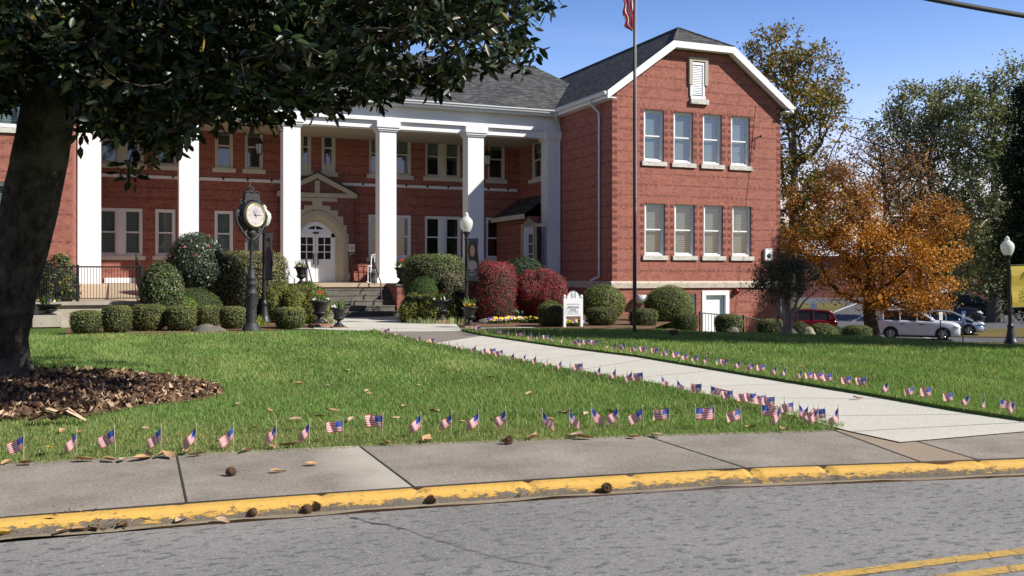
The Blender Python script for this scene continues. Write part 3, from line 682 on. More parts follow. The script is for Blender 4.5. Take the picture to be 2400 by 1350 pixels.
for s in (-1, 1):
    mb = MB(); x0, x1 = (0.008, dw-.06) if s > 0 else (-dw+.06, -.008)
    g0, g1 = (x0+x1)/2-.26, (x0+x1)/2+.26; h0, h1 = dh-.95-.12, dh-.17
    for r in cut_rect([(g0, g1, h0, h1)], x0, x1, FLZ+.02, dh-.005): mb.box(pc+r[0], pc+r[1], r[2], r[3], .0, .03, fr=FR_D)
    mb.box(pc+(g0+g1)/2-.02, pc+(g0+g1)/2+.02, h0, h1, .008, .032, fr=FR_D)
    for k in (1, 2): mb.box(pc+g0, pc+g1, h0+(h1-h0)*k/3-.018, h0+(h1-h0)*k/3+.018, .009, .031, fr=FR_D)
    mb.build('door_leaf', M['door_paint'], door)
    mb = MB(); mb.box(pc+g0, pc+g1, h0, h1, .0, .006, fr=FR_D); mb.build('door_pane', M['dark_int'], door)
    mb = MB(); hx = s*.09; mb.tube([Vector((pc+hx, DV-.035, FLZ+.75)), Vector((pc+hx, DV-.09, FLZ+.78)), Vector((pc+hx, DV-.09, FLZ+1.15)), Vector((pc+hx, DV-.035, FLZ+1.18))], .022, 6); mb.build('door_handle', M['plastic_black'], door)
mb = MB(); mb.box(pc-.12, pc+.12, dh-.02, dh+.05, .06, .12, fr=FR_D); mb.build('door_closer', M['plastic_black'], door)
mb = MB(); mb.box(pc-ow, pc+ow, FLZ-.0, top+.3, -.3, -.28, fr=FR_D); mb.build('dark_lobby', M['dark_int'], portal)
# notices beside the door
def notice(name, px0, px1, py0, py1, v, mat, label, cat, extra=None):
    a = rectV(px0, px1, py0, py1, v); t = thing(name, ((a[0]+a[1])/2, v, a[2]), label, cat)
    mb = MB(); bx(mb, a[0], a[1], v-.03, v-.004, a[2], a[3]); mb.build('panel', M[mat], t)
    if extra: extra(t, a, v)
    return t
def nx(t, a, v):
    mb = MB(); w = a[1]-a[0]; h = a[3]-a[2]
    for k, (q0, q1, x0, x1) in enumerate(((.80, .86, .3, .7), (.72, .77, .4, .6), (.56, .62, .12, .88), (.46, .52, .15, .85), (.36, .42, .12, .88), (.14, .28, .35, .6), (.2, .24, .6, .75))):
        bx(mb, a[0]+w*x0, a[0]+w*x1, v-.033, v-.03, a[2]+h*q0, a[2]+h*q1)
    mb.build('lettering', M['notice_red'], t)
notice('notice_sign', 817.5, 831, 572, 590, PV-.03, 'notice_white', 'small white notice with red lettering beside the front door', 'sign', nx)
def nx2(t, a, v):
    mb = MB(); w = a[1]-a[0]; h = a[3]-a[2]
    for q in (.75, .6, .45, .3): bx(mb, a[0]+w*.15, a[0]+w*.85, v-.033, v-.03, a[2]+h*q, a[2]+h*(q+.06))
    mb.build('lettering', M['brass'], t)
notice('wall_plaque', 815.5, 833, 591, 603, PV-.03, 'plaque_green', 'dark green metal plaque below the white notice by the front door', 'plaque', nx2)
# ---------------- side entrance vestibule under the portico
vu = -1.1; v0 = VP_+.9; v1 = VW-.01
ez = onU(1268, 498, vu).z
mb = MB(); bx(mb, vu, -.002, v0, v1, FLZ, ez-.06)
ves = mb.build('vestibule', M['brick'], BLD)
mb = MB(); tz = onU(1268, 457, -.0).z
mb.poly([Vector((vu-.25, v0-.2, ez)), Vector((-.003, v0-.2, tz)), Vector((-.003, v1, tz)), Vector((vu-.25, v1, ez))]); mb.poly([Vector((vu-.25, v0-.2, ez-.05)), Vector((vu-.25, v1, ez-.05)), Vector((-.003, v1, tz-.05)), Vector((-.003, v0-.2, tz-.05))]); mb.build('vestibule_roof', M['shingles'], ves)
mb = MB(); bx(mb, vu-.27, vu-.2, v0-.2, v1, ez-.18, ez+.01); mb.build('vestibule_fascia', M['cream_paint'], ves)
FR_V = (Vector((vu, 0, 0)), -EY, -EX)
d0, d1 = -onU(1224, 560, vu).y, -onU(1257, 560, vu).y; dc = (d0+d1)/2; wv = (d1-d0)/2; dzt = onU(1240, 517, vu).z
mb = MB()
yv = lambda px: -onU(px, 560, vu).y
zv = lambda py: onU(1240, py, vu).z
aw = wv*.72
for a0, a1, b0, b1 in ((d0-.05, dc-aw, FLZ, zv(531)), (dc+aw, d1+.05, FLZ, zv(531)), (d0-.05, d1+.05, zv(531)+.0, zv(524)), (dc-wv*.62, dc+wv*.62, zv(524), zv(518.5)), (dc-wv*.25, dc+wv*.25, zv(518.5), zv(512)), (d1+.05, d1+1.2, zv(534), zv(527))): mb.box(a0, a1, b0, b1, 0, .05, fr=FR_V)
sd = mb.build('stone_surround', M['limestone'], ves)
mb = MB(); mb.box(dc-aw, dc+aw, FLZ, zv(540), 0, .02, fr=FR_V)
ap = [Vector((vu-.02, -(dc-aw*math.cos(t*PI/8)), zv(540)+.35*math.sin(t*PI/8))) for t in range(9)]; mb.prism(ap, (.018, 0, 0))
mb.build('door', M['door_paint'], ves, label='white side door with small panes')
mb = MB()
for i in range(2):
    for k in range(3): mb.box(dc+.02+i*.2, dc+.19+i*.2, zv(550)-.35-k*.42, zv(550)-k*.42, .02, .026, fr=FR_V)
mb.build('door_pane', M['car_glass'], ves)
# ---------------- left wing (mirrors the right one)
wl = lambda px: onV(px, 300, 0).x
def lw_h(x0, x1, z0, z1): return (x0, x1, z0, z1)
lup = [(WL-WR+(WR-r[1]), WL-WR+(WR-r[0]), r[2], r[3]) for r in up]; llo = [(WL-WR+(WR-r[1]), WL-WR+(WR-r[0]), r[2], r[3]) for r in lo]
def gable2(mb):
    f0 = EAVE-.02; x = WL-WR
    mb.poly([Vector((x, 0, f0)), Vector((x+WR, 0, f0)), Vector((x+WR, 0, f0+S_W*OH-.1)), Vector((x+WR-clipu-.05, 0, CLH-.12)), Vector((x+clipu+.05, 0, CLH-.12)), Vector((x, 0, f0+S_W*OH-.1))])
wall('wall', FR_F, WL-WR, WL, GB, EAVE-.02, lup+llo, M['brick'], .22, gable2)
wall('wall', (Vector((WL, 0, 0)), EY, EX), 0, 20, GB, EAVE+.05, [], M['brick'])
for r in lup+llo: window(FR_F, *r, blind=1)
gutter((WL+OH, -.33, EAVE+.05), (WL+OH, 3.9, EAVE+.05), (1, 0, 0))
# ---------------- fittings on the wing front
p = onV(1723, 683, 0); t = thing('alarm_bell', (p.x, 0, p.z), 'small dark red bell mounted on the brick right of the basement door', 'bell')
mb = MB(); 
vs = [(r, z) for r, z in ((.0, .16), (.07, .155), (.11, .12), (.12, .05), (.07, .0))]
for i in range(len(vs)-1): pass
mb.lathe([(.12, 0), (.125, .05), (.1, .12), (.05, .15), (0, .155)], 16, (0, 0, 0)); mb.V = [(v[0]+p.x, -v[2]-.03, v[1]+p.z) for v in mb.V]; mb.build('gong', M['car_red'], t)
mb = MB(); bx(mb, p.x-.05, p.x+.05, -.05, -.002, p.z-.1, p.z+.08); mb.build('mount', M['iron'], t)
p = onV(1798, 596, 0); t = thing('utility_box', (p.x, 0, p.z), 'white electric meter box high on the brick wall behind the small tree', 'meter box')
mb = MB(); bx(mb, p.x-.17, p.x+.17, -.12, -.002, p.z-.25, p.z+.22); mb.build('box', M['white_paint'], t)
mb = MB(); mb.lathe([(.0, .02), (.09, .02), (.1, 0)], 16); mb.V = [(v[0]+p.x, -.12-v[2], v[1]+p.z-.06) for v in mb.V]; mb.build('dial', M['iron_soft'], t)
p = onV(1770, 325, 0); t = thing('cable_bracket', (p.x, 0, p.z), 'small black cable bracket sticking out of the wall right of the upper windows', 'bracket')
mb = MB(); mb.tube([(p.x, 0, p.z), (p.x+.02, -.25, p.z+.06), (p.x+.1, -.3, p.z+.06)], .02, 6); mb.tube([(p.x, -.0, p.z-.02), (p.x-.02, -.03, p.z-.3), (p.x-.05, -.02, p.z-.45)], .012, 5); mb.lathe([(.03, 0), (.04, .03), (.03, .08)], 8, (p.x+.06, -.28, p.z+.02)); mb.build('arm', M['wire'], t)
p = onV(1509, 701, -.25); t = thing('wall_vent', (p.x, 0, p.z), 'grey curved vent hood on the wall between the two round bushes', 'vent')
mb = MB(); mb.lathe([(.0, .3), (.1, .3), (.16, .2), (.16, -.0), (.0, .0)], 14, (0, 0, 0)); mb.V = [(v[2]*1.6+p.x-.25, v[0]-.2, v[1]+p.z) for v in mb.V]; mb.build('hood', M['gutter_metal'], t)
mb = MB(); mb.tube([(p.x, -.2, p.z-.1), (p.x, -.2, p.z-1.2)], .03, 6); mb.build('pipe', M['gutter_metal'], t)
# pendant lanterns hanging from the porch ceiling
for (px, py), lab in (((330, 337), 'leftmost porch lantern, half hidden by the magnolia leaves'), ((608, 348), 'porch lantern hanging left of the middle column'), ((1143, 375), 'porch lantern hanging right of the column with the shadow edge')):
    p = onV(px, py, 6.2); t = thing('porch_lantern', p, 'black and white glass '+lab, 'lantern', 'pendant lanterns under the porch ceiling')
    mb = MB(); mb.lathe([(.02, .42), (.05, .38), (.17, .2), (.18, .17), (.14, .16)], 6, p, smooth=False); mb.tube([p+Z3*.4, Vector((p.x, p.y, BZ+.13))], .012, 6); mb.lathe([(.1, -.2), (.06, -.24), (0, -.26)], 6, p, smooth=False)
    for k in range(6):
        an = 2*PI*k/6; mb.tube([p+Vector((.15*math.cos(an), .15*math.sin(an), .17)), p+Vector((.1*math.cos(an), .1*math.sin(an), -.2))], .012, 4)
    mb.build('frame', M['iron'], t)
    mb = MB(); mb.lathe([(.135, .16), (.09, -.19)], 6, p, smooth=False); mb.build('glass', M['globe_glass'], t)
# ================================================================ GROUND
def sheet(name, pts, z, mat, kind='structure', label=None, thick=0, **kw):
    mb = MB(); pts = [Vector((p[0], p[1], z)) for p in pts]
    if thick: mb.prism(pts, (0, 0, -thick))
    else: mb.poly(pts)
    o = mb.build(name, M[mat] if isinstance(mat, str) else mat, None, kind=kind, **kw); return o
KT = [(-900, 1283), (-400, 1249), (0, 1215), (420, 1181), (975, 1143), (1240, 1126), (1700, 1099), (2000, 1090), (2290, 1080), (2400, 1075), (2900, 1052), (3600, 1025)]   # kerb, inner top edge
SI = [(-900, 1150), (-400, 1118), (0, 1093), (420, 1070), (850, 1050), (1200, 1036), (1600, 1022), (1990, 1012), (2180, 1003), (2400, 995), (2900, 975), (3600, 955)]
kt = [onZ(x, y, 0) for x, y in KT]; si = [onZ(x, y, 0) for x, y in SI]
def offs(pl, d):
    out = []
    for i, p in enumerate(pl):
        t = (pl[min(i+1, len(pl)-1)]-pl[max(i-1, 0)]); t.z = 0; t.normalize(); n = Vector((t.y, -t.x, 0)); out.append(p+n*d)
    return out
def dens(pl, step=.25, js=0):
    out = []
    for a, b in zip(pl, pl[1:]):
        n = max(1, int((b-a).length/step)); out += [a.lerp(b, i/n) for i in range(n)]
    return out+[pl[-1]]
# smooth kerb line
ktd = dens(kt, .12)
for _ in range(25): ktd = [ktd[0]]+[(a+b*2+c)/4 for a, b, c in zip(ktd, ktd[1:], ktd[2:])]+[ktd[-1]]
sid = dens(si, .5)
# ground terrain grid
xs = [-400, -200, -120, -80, -60, -45, -35, -28]+list(np.arange(-24, 60.1, 1.0))+[70, 85, 110, 160, 240, 400]
ds = [27.0, 27.5]+list(np.arange(28, 76, 1.0))+[78, 80, 84, 88, 92, 96, 100, 110, 120, 140, 170, 220, 300, 500, 900]
def terr(xs, ds, off=0):
    V = []; F = []
    for d in ds:
        for x in xs: w = cw(x, d, HT(x, d)+off); V.append(w)
    n = len(xs)
    for j in range(len(ds)-1):
        for i in range(n-1): F.append((j*n+i, j*n+i+1, (j+1)*n+i+1, (j+1)*n+i))
    return V, F
ds2 = [6.5, 8, 10, 12, 14, 16, 18]+list(np.arange(19, 27, .5))+ds
V, F = terr(xs, ds2, -.004)
# pull the nearest row onto the sidewalk line: drop rows in front of it below the paving
V2 = []
for v in V:
    x, d = wc(v.x, v.y); V2.append((v.x, v.y, v.z if d > 11.5 or True else v.z))
# only use terrain behind d>=12; a front polygon fills up to the sidewalk
ds3 = [12.0, 14, 16, 18]+list(np.arange(19, 27, .5))+ds
V, F = terr(xs, ds3, -.004); npmesh('ground', V, F, M['lawn_soil'], kind='structure', smooth=True)
front = [p for p in sid]; a, b = cw(400, 12, 0), cw(-400, 12, 0)
fp = [Vector((p.x, p.y, -.004)) for p in sid]+[Vector((cw(60, 12).x, cw(60, 12).y, -.004))]+[Vector((cw(-60, 12).x, cw(-60, 12).y, -.004))]
mb = MB(); N = len(sid)
for p, q in zip(sid, sid[1:]):
    xp, dp_ = wc(p.x, p.y); xq, dq = wc(q.x, q.y); P1 = cw(xp, max(12, dp_), -.004); Q1 = cw(xq, max(12, dq), -.004)
    if dp_ < 12: mb.quad(Vector((p.x, p.y, -.004)), Vector((q.x, q.y, -.004)), Q1, P1)
mb.build('lawn', M['lawn_soil'], kind='structure')
# road
rd = offs(ktd, .15+.1); far = [p+Vector((9, -45, 0)) for p in (rd[0], rd[-1])]
mb = MB(); Rz = -.085
for p, q in zip(rd[::6], rd[6::6]):
    mb.quad(Vector((p.x, p.y, Rz)), Vector((p.x+3, p.y-40, Rz)), Vector((q.x+3, q.y-40, Rz)), Vector((q.x, q.y, Rz)))
mb.build('road', M['asphalt'], kind='structure')
# land across the street, behind the viewpoint
fa, fb = cw(-420, -32), cw(420, -60); mb = MB(); mb.quad(*[Vector((p[0], p[1], Rz-.02)) for p in (cw(-500, -500), cw(500, -500), cw(500, 6), cw(-500, 6))]); mb.build('far_side_ground', M['lawn_soil'], kind='structure')
# gutter strip
g0, g1 = offs(ktd, .15), offs(ktd, .215); mb = MB()
for i in range(0, len(ktd)-2, 2):
    w0 = .03*math.sin(i*.7)+.02*math.sin(i*1.9); w1 = .03*math.sin((i+2)*.7)+.02*math.sin((i+2)*1.9)
    p, q = g0[i], g0[i+2]; r = g1[i+2]+(g1[i+2]-g0[i+2])*w1*12; s = g1[i]+(g1[i]-g0[i])*w0*12
    mb.quad(*[Vector((k.x, k.y, Rz+.004)) for k in (p, s, r, q)])
mb.build('gutter', M['gutter_sand'], kind='structure')
# kerb with broken joints
jd = [onZ(x, y, 0) for x, y in ((98, 1212), (167, 1205), (415, 1182), (750, 1158), (975, 1143), (1240, 1126), (1480, 1112), (1752, 1098), (1925, 1092), (2290, 1080), (2720, 1060))]
def near_joint(p): return min((Vector((p.x, p.y, 0))-Vector((j.x, j.y, 0))).length for j in jd)
prof = [(0, 0), (.03, .003), (.06, .002), (.095, 0), (.115, -.009), (.13, -.026), (.14, -.048), (.147, -.07), (.15, -.095)]
V = []; F = []; NR = len(prof); fine = []
for a, b in zip(ktd, ktd[1:]): fine += [a, a.lerp(b, .33), a.lerp(b, .67)]
rr = random.Random(4)
tt = [offs(fine, d) for d, _ in prof]
from mathutils import noise as mn
for i in range(len(fine)):
    j = near_joint(fine[i]); ch = max(0, 1-j/.016)
    for k, (d, z) in enumerate(prof):
        p = tt[k][i]; rgh = (k/NR)
        nn = mn.noise(Vector((p.x*9, p.y*9, z*20)))*.006*rgh + max(0, mn.noise(Vector((p.x*3.1, p.y*3.1, z*9+4)))-.32)*.05*rgh
        br = max(0, mn.noise(Vector((p.x*1.3+7, p.y*1.3, 2)))-.42)*.10*(1 if 3 < k < 7 else .2)
        inward = (tt[0][i]-tt[-1][i]).normalized()
        chip = max(0, mn.noise(Vector((p.x*2.1+30, p.y*2.1, 5)))-.36)*.09*(1 if k < 6 else .3); q = p+inward*(nn+br+ch*.03*rgh+chip*.3); V.append((q.x, q.y, z-ch*.055-chip+mn.noise(Vector((p.x*.8, p.y*.8, 9)))*.006-nn*.3))
for i in range(len(fine)-1):
    for k in range(NR-1): F.append((i*NR+k, i*NR+k+1, (i+1)*NR+k+1, (i+1)*NR+k))
npmesh('kerb', V, F, M['kerb_yellow'], kind='structure', smooth=False)
# sidewalk slabs between kerb and lawn
def along(pl, u):
    """point on polyline with a given camera-frame bearing x/d"""
    for a, b in zip(pl, pl[1:]):
        (xa, da), (xb, db) = wc(a.x, a.y), wc(b.x, b.y)
        if xa/da <= u <= xb/db:
            t = (u-xa/da)/((xb/db)-(xa/da)+1e-9); return a.lerp(b, t)
    return pl[-1] if u > 0 else pl[0]
B = lambda px: (px-CX)/FPX
joints = [(-850, -860), (-330, -180), (415, 438), (848, 972), (1520, 1750), (1965, 2160), (2060, 2295), (2700, 3300)]
mats = ['sidewalk_concrete', 'sidewalk_concrete', 'sidewalk_concrete', 'sidewalk_concrete', 'sidewalk_concrete', 'sidewalk_tan', 'sidewalk_concrete']
mb = MB(); ml = ['sidewalk_concrete', 'sidewalk_tan', 'dark_joint', 'sidewalk_pale']
def seg(pl, b0, b1):
    out = [along(pl, b0)]
    for p in pl:
        x, d = wc(p.x, p.y)
        if b0+.004 < x/d < b1-.004: out.append(p)
    return out+[along(pl, b1)]
for i, ((s0, k0), (s1, k1)) in enumerate(zip(joints, joints[1:])):
    inner = seg(sid, B(s0), B(s1)); outer = seg(ktd, B(k0), B(k1))
    m = 1 if i == 5 else 0
    n = 14; pl_at = lambda L, t: (lambda f: L[int(f)].lerp(L[min(int(f)+1, len(L)-1)], f-int(f)))(t*(len(L)-1))
    def rsm(L, t):
        tot = [0]
        for a, b in zip(L, L[1:]): tot.append(tot[-1]+(b-a).length)
        x = t*tot[-1]
        for a, b, ta, tb in zip(L, L[1:], tot, tot[1:]):
            if x <= tb: return a.lerp(b, (x-ta)/(tb-ta+1e-9))
        return L[-1]
    for k in range(n):
        a, b, c, d = rsm(inner, k/n), rsm(inner, (k+1)/n), rsm(outer, (k+1)/n), rsm(outer, k/n)
        a = a+(a-d).normalized()*.12; b = b+(b-c).normalized()*.12
        mb.quad(*[Vector((q.x, q.y, .002)) for q in (d, c, b, a)], m=m)
    if True:
        a, d = along(sid, B(s1)), along(ktd, B(k1)); t = (d-a).normalized(); nn = Vector((-t.y, t.x, 0))*.007; a = a-t*.1
        mb.quad(*[Vector((q.x, q.y, .006)) for q in (a-nn, d-nn, d+nn, a+nn)], m=2)
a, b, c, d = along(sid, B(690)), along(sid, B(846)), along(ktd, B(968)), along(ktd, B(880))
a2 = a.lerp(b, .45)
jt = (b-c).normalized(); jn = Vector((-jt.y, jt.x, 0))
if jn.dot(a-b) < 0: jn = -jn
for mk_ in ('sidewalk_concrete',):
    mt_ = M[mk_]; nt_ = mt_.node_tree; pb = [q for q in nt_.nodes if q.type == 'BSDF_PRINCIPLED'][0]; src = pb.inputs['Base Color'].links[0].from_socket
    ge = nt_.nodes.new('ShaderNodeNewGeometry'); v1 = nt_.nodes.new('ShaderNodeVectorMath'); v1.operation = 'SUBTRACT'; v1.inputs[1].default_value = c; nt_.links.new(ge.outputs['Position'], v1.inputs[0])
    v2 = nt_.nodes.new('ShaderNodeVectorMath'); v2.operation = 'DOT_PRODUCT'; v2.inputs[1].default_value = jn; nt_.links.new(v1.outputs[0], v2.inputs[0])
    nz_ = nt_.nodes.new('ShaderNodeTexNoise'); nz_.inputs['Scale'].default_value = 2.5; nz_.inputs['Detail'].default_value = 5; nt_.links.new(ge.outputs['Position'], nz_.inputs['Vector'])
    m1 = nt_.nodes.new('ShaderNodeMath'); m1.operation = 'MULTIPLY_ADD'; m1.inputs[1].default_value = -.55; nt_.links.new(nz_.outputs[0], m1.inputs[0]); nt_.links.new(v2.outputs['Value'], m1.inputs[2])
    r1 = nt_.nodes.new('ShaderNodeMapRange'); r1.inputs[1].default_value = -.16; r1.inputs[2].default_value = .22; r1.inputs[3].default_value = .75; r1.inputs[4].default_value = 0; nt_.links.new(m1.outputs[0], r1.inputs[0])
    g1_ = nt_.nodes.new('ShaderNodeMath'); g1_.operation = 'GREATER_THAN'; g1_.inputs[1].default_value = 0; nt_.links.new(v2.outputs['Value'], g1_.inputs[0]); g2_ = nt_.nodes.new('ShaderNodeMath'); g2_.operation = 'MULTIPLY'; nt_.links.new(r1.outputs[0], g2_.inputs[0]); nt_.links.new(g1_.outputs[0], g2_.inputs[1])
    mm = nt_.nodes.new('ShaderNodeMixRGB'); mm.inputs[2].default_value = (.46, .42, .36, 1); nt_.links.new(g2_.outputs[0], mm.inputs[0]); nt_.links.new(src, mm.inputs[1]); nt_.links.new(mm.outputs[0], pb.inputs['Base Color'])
e0, e1 = offs(ktd, -.0), offs(ktd, -.016)
for i in range(0, len(ktd)-4, 4): mb.quad(*[Vector((q.x, q.y, .0065)) for q in (e0[i], e0[i+4], e1[i+4], e1[i])], m=2)
mb.build('sidewalk', [M[k] for k in ml], kind='structure')
# double yellow line on the road
La, Lb = onZ(1900, 1352, Rz), onZ(2400, 1289, Rz); t = (Lb-La).normalized(); nn = Vector((t.y, -t.x, 0))
for k in (0, 1):
    o = nn*(.02+k*.23); P0 = La-t*6+o; P1 = Lb+t*14+o; mb = MB()
    mb.quad(*[Vector((q.x, q.y, Rz+.004)) for q in (P0+nn*.046, P1+nn*.046, P1-nn*.046, P0-nn*.046)]); mb.build('road_line', M['line_yellow'], kind='structure')
# crack in the asphalt
mb = MB(); cp = [onZ(x, y, Rz+.005) for x, y in ((812, 1203), (825, 1212), (860, 1222), (905, 1230), (950, 1240), (1010, 1262), (1080, 1282), (1180, 1310), (1290, 1330))]
cp = dens(cp, .05); cp = [p+Vector((rr.uniform(-.012, .012), rr.uniform(-.012, .012), 0)) for p in cp]
for i, (p, q) in enumerate(zip(cp, cp[1:])):
    w = lerp(.012, .004, i/len(cp)); mb.quad(p+Vector((0, -w, 0)), q+Vector((0, -w, 0)), q+Vector((0, w, 0)), p+Vector((0, w, 0)))
mb.build('road_crack', M['dark_joint'], kind='structure')
# front walk: straight, then widens at the steps
wz = .012
LE = [onZ(x, y, wz) for x, y in ((2110, 1036), (1987, 1009), (1831, 966), (1612, 922), (1537, 904), (1319, 867), (1131, 829), (1006, 806), (881, 777), (840, 772), (800, 770), (700, 771))]
RE = [onZ(x, y, wz) for x, y in ((2480, 1004), (2400, 988), (2250, 965.6), (2025, 926), (1800, 889), (1494, 837), (1319, 815), (1131, 787), (1083, 776), (1078, 770), (1090, 766), (1250, 766))]
STF = PFV-tr*5
mb = MB(); n = 9
for i in range(n-1): mb.quad(LE[i], RE[i], RE[i+1], LE[i+1], 1 if i >= 7 else 0)
cl, cr = onZ(575, 771, wz), onZ(1255, 768, wz)
a0 = LE[8]; b0 = RE[8]
f1, f2 = onZ(735, 771, wz), onZ(1078, 770, wz); s0, s1 = Vector((sl-.3, STF+.02, wz)), Vector((sr+.3, STF+.02, wz))
mb.poly([a0, b0, f2, Vector((sr+1.6, STF-1.0, wz)), s1, s0, Vector((sl-.1, STF-1.2, wz)), f1], 0)
for a, b in ((cl, f1), (f2, cr)):
    w = Vector((0, .32, 0)); mb.quad(a, b, b+w, a+w, 0)
for f_ in (.9, 1.75, 2.75, 3.7, 4.35, 4.9, 5.45, 5.95, 6.5):
    i_ = int(f_); a, b = LE[i_].lerp(LE[i_+1], f_-i_), RE[i_].lerp(RE[i_+1], f_-i_); t = (b-a).normalized(); nn = Vector((-t.y, t.x, 0))*.006; up_ = Z3*.004; mb.quad(a-nn+up_, b-nn+up_, b+nn+up_, a+nn+up_, 1)
mb.build('walkway', [M['walk_concrete'], M['walk_dark']], kind='structure')
PLZ = [cl, f1, a0, b0, f2, cr]
# raised turf edge beside the walk
def turf(pl, other, nm='lawn_edge'):
    mb = MB()
    for i, (a, b) in enumerate(zip(pl, pl[1:])):
        sgn = (a-other[i]).normalized(); sg2 = (b-other[i+1]).normalized(); A0, B0 = Vector((a.x, a.y, .0)), Vector((b.x, b.y, .0)); u5 = Z3*.05
        mb.quad(A0, B0, B0+u5, A0+u5); mb.quad(A0+u5, B0+u5, B0+sg2*.45, A0+sgn*.45)
    mb.build(nm, M['lawn_soil'], kind='structure')
turf(dens(LE[2:9], .4), [p+(RE[3]-LE[3]) for p in dens(LE[2:9], .4)]); turf(dens(RE[1:9], .4), [p-(RE[3]-LE[3]) for p in dens(RE[1:9], .4)])
# planting beds
def bed(pts, mat='mulch', name='mulch_bed', z=.03, n=40):
    c = sum((Vector(p) for p in pts), Vector())/len(pts); mb = MB(); m = len(pts)
    P = [Vector((p[0], p[1], z*.3)) for p in pts]; Q = [c.lerp(Vector(p), .8) for p in pts]; Q = [Vector((q.x, q.y, z)) for q in Q]
    for i in range(m): mb.quad(P[i], P[(i+1) % m], Q[(i+1) % m], Q[i])
    mb.poly(Q); return mb.build(name, M[mat], kind='structure')
g = lambda x, y, z=0: onZ(x, y, z)
bed([g(150, 786), g(300, 786), g(500, 783), g(600, 776), g(735, 769), Vector((sl-.5, STF-.2, 0)), Vector((sl-.6, PFV-.1, 0)), Vector((-13, PFV-.1, 0)), Vector((-15.2, -1.2, 0)), Vector((-18.3, -1.35, 0))])
bed([g(1088, 766), g(1250, 768), g(1400, 772), g(1520, 774), Vector((1.5, -2.5, 0)), Vector((0, -.05, 0)), Vector((-.1, PFV-.1, 0)), Vector((sr+.5, PFV-.1, 0)), Vector((sr+1.2, STF, 0))])
ring = [(-60, 893), (60, 872), (200, 873), (330, 882), (440, 893), (515, 912), (520, 925), (470, 940), (330, 955), (200, 978), (60, 985), (-120, 995), (-420, 985), (-380, 920)]
bed([g(*p) for p in ring], 'leaf_litter', 'leaf_litter_bed', .05)
# terrace / ramp landing in front of the porch at the left
DKV = -1.3; DR = onV(337, 705, DKV).x; dz = onV(200, 707, DKV).z; DL = WL-9
mb = MB(); mb.box(DL, DR, -.2, dz-.10, DKV+.06, DKV+.3); 
mb = MB(); bx(mb, DL, DR-.04, DKV+.06, DKV+.3, -.2, dz-.1); bx(mb, DR-.2, DR-.04, DKV+.3, PFV+.04, -.2, dz-.1)
dk = thing('concrete_terrace', (DR-3, DKV, 0), 'long low concrete terrace wall and ramp landing left of the bushes', 'terrace', )
mb.build('retaining_wall', M['deck_concrete'], dk)
mb = MB(); bx(mb, DL, DR, DKV-.03, DKV+.34, dz-.098, dz)
mb.build('coping', M['deck_concrete'], dk)
mb = MB(); mb.quad(Vector((WL+.0, DKV+.34, dz-.02)), Vector((DR, DKV+.34, dz-.02)), Vector((DR, PFV+.0, FLZ-.01)), Vector((WL+.0, PFV+.0, FLZ-.01))); mb.build('ramp_floor', M['porch_floor'], dk)
mb = MB(); mb.box(DL, WL, DKV+.34, -.05, 0, dz-.06); mb.build('planting_soil', M['planter_soil'], dk)
# ================================================================ RAILINGS
def railing(p0, p1, z0, z1, h, n, name, label, posts=(0, 1), mat='iron'):
    p0, p1 = Vector(p0), Vector(p1); t = thing(name, (p0.x, p0.y, z0), label, 'railing'); f = lambda s: Vector((lerp(p0.x, p1.x, s), lerp(p0.y, p1.y, s), lerp(z0, z1, s)))
    mb = MB(); mb.tube([f(0)+Z3*h, f(1)+Z3*h], .022, 6); mb.build('top_rail', M[mat], t)
    mb = MB(); mb.tube([f(0)+Z3*.09, f(1)+Z3*.09], .014, 5); mb.build('bottom_rail', M[mat], t)
    for i in range(1, n):
        s = i/n; mb = MB(); mb.tube([f(s)+Z3*.09, f(s)+Z3*h], .0095, 4, cap=False); mb.build('baluster', M[mat], t)
    for s in posts:
        mb = MB(); q = f(s); mb.tube([q, q+Z3*(h+.06)], .032, 4); mb.build('post', M[mat], t)
    return t
xa = onV(180, 700, DKV+.12).x
railing((onV(62, 700, DKV+.12).x, DKV+.12, 0), (xa, DKV+.12, 0), dz, dz, 1.0, 22, 'iron_railing', 'black iron railing on the terrace wall in front of the bush beside the tree trunk', (0, .45, 1))
railing((xa+.04, DKV+.12, 0), (DR-.06, DKV+.12, 0), dz, dz, 1.0, 21, 'iron_railing', 'thin black iron railing along the ramp landing in front of the leftmost white column', (0, 1))
fy = 4.0
railing((DR-.05, DKV+.2, 0), (DR-.05, fy, 0), dz, 1.15, 1.0, 44, 'iron_railing', 'dark closely barred railing running back to the porch beside the round bush', (0, 1))
def handrail(px0, label):
    # sloping pipe rail: top post near porch edge, foot lower on the steps
    u = onV(px0, 660, PFV-.3).x; t = thing('stair_handrail', (u, PFV-.3, FLZ-rs), label, 'handrail', 'pipe handrails on the front steps'); mb = MB()
    a = Vector((u, PFV+.1, FLZ+.0)); b = Vector((u, PFV-tr*3.4, rs*2.4))
    mb.tube([a, a+Z3*.92, b+Vector((0, 0, .75)), b+Vector((0, -.1, .1))], .024, 7); mb.build('rail', M['iron_soft'], t)
    mb = MB(); mb.tube([a+Vector((0, -.25, -.05)), a+Vector((0, -.2, .78))], .02, 6); mb.build('post', M['iron_soft'], t)
handrail(722, 'grey pipe handrail at the left side of the steps beside the urn'); handrail(880, 'dark pipe handrail at the right side of the steps in front of the rocking chair')
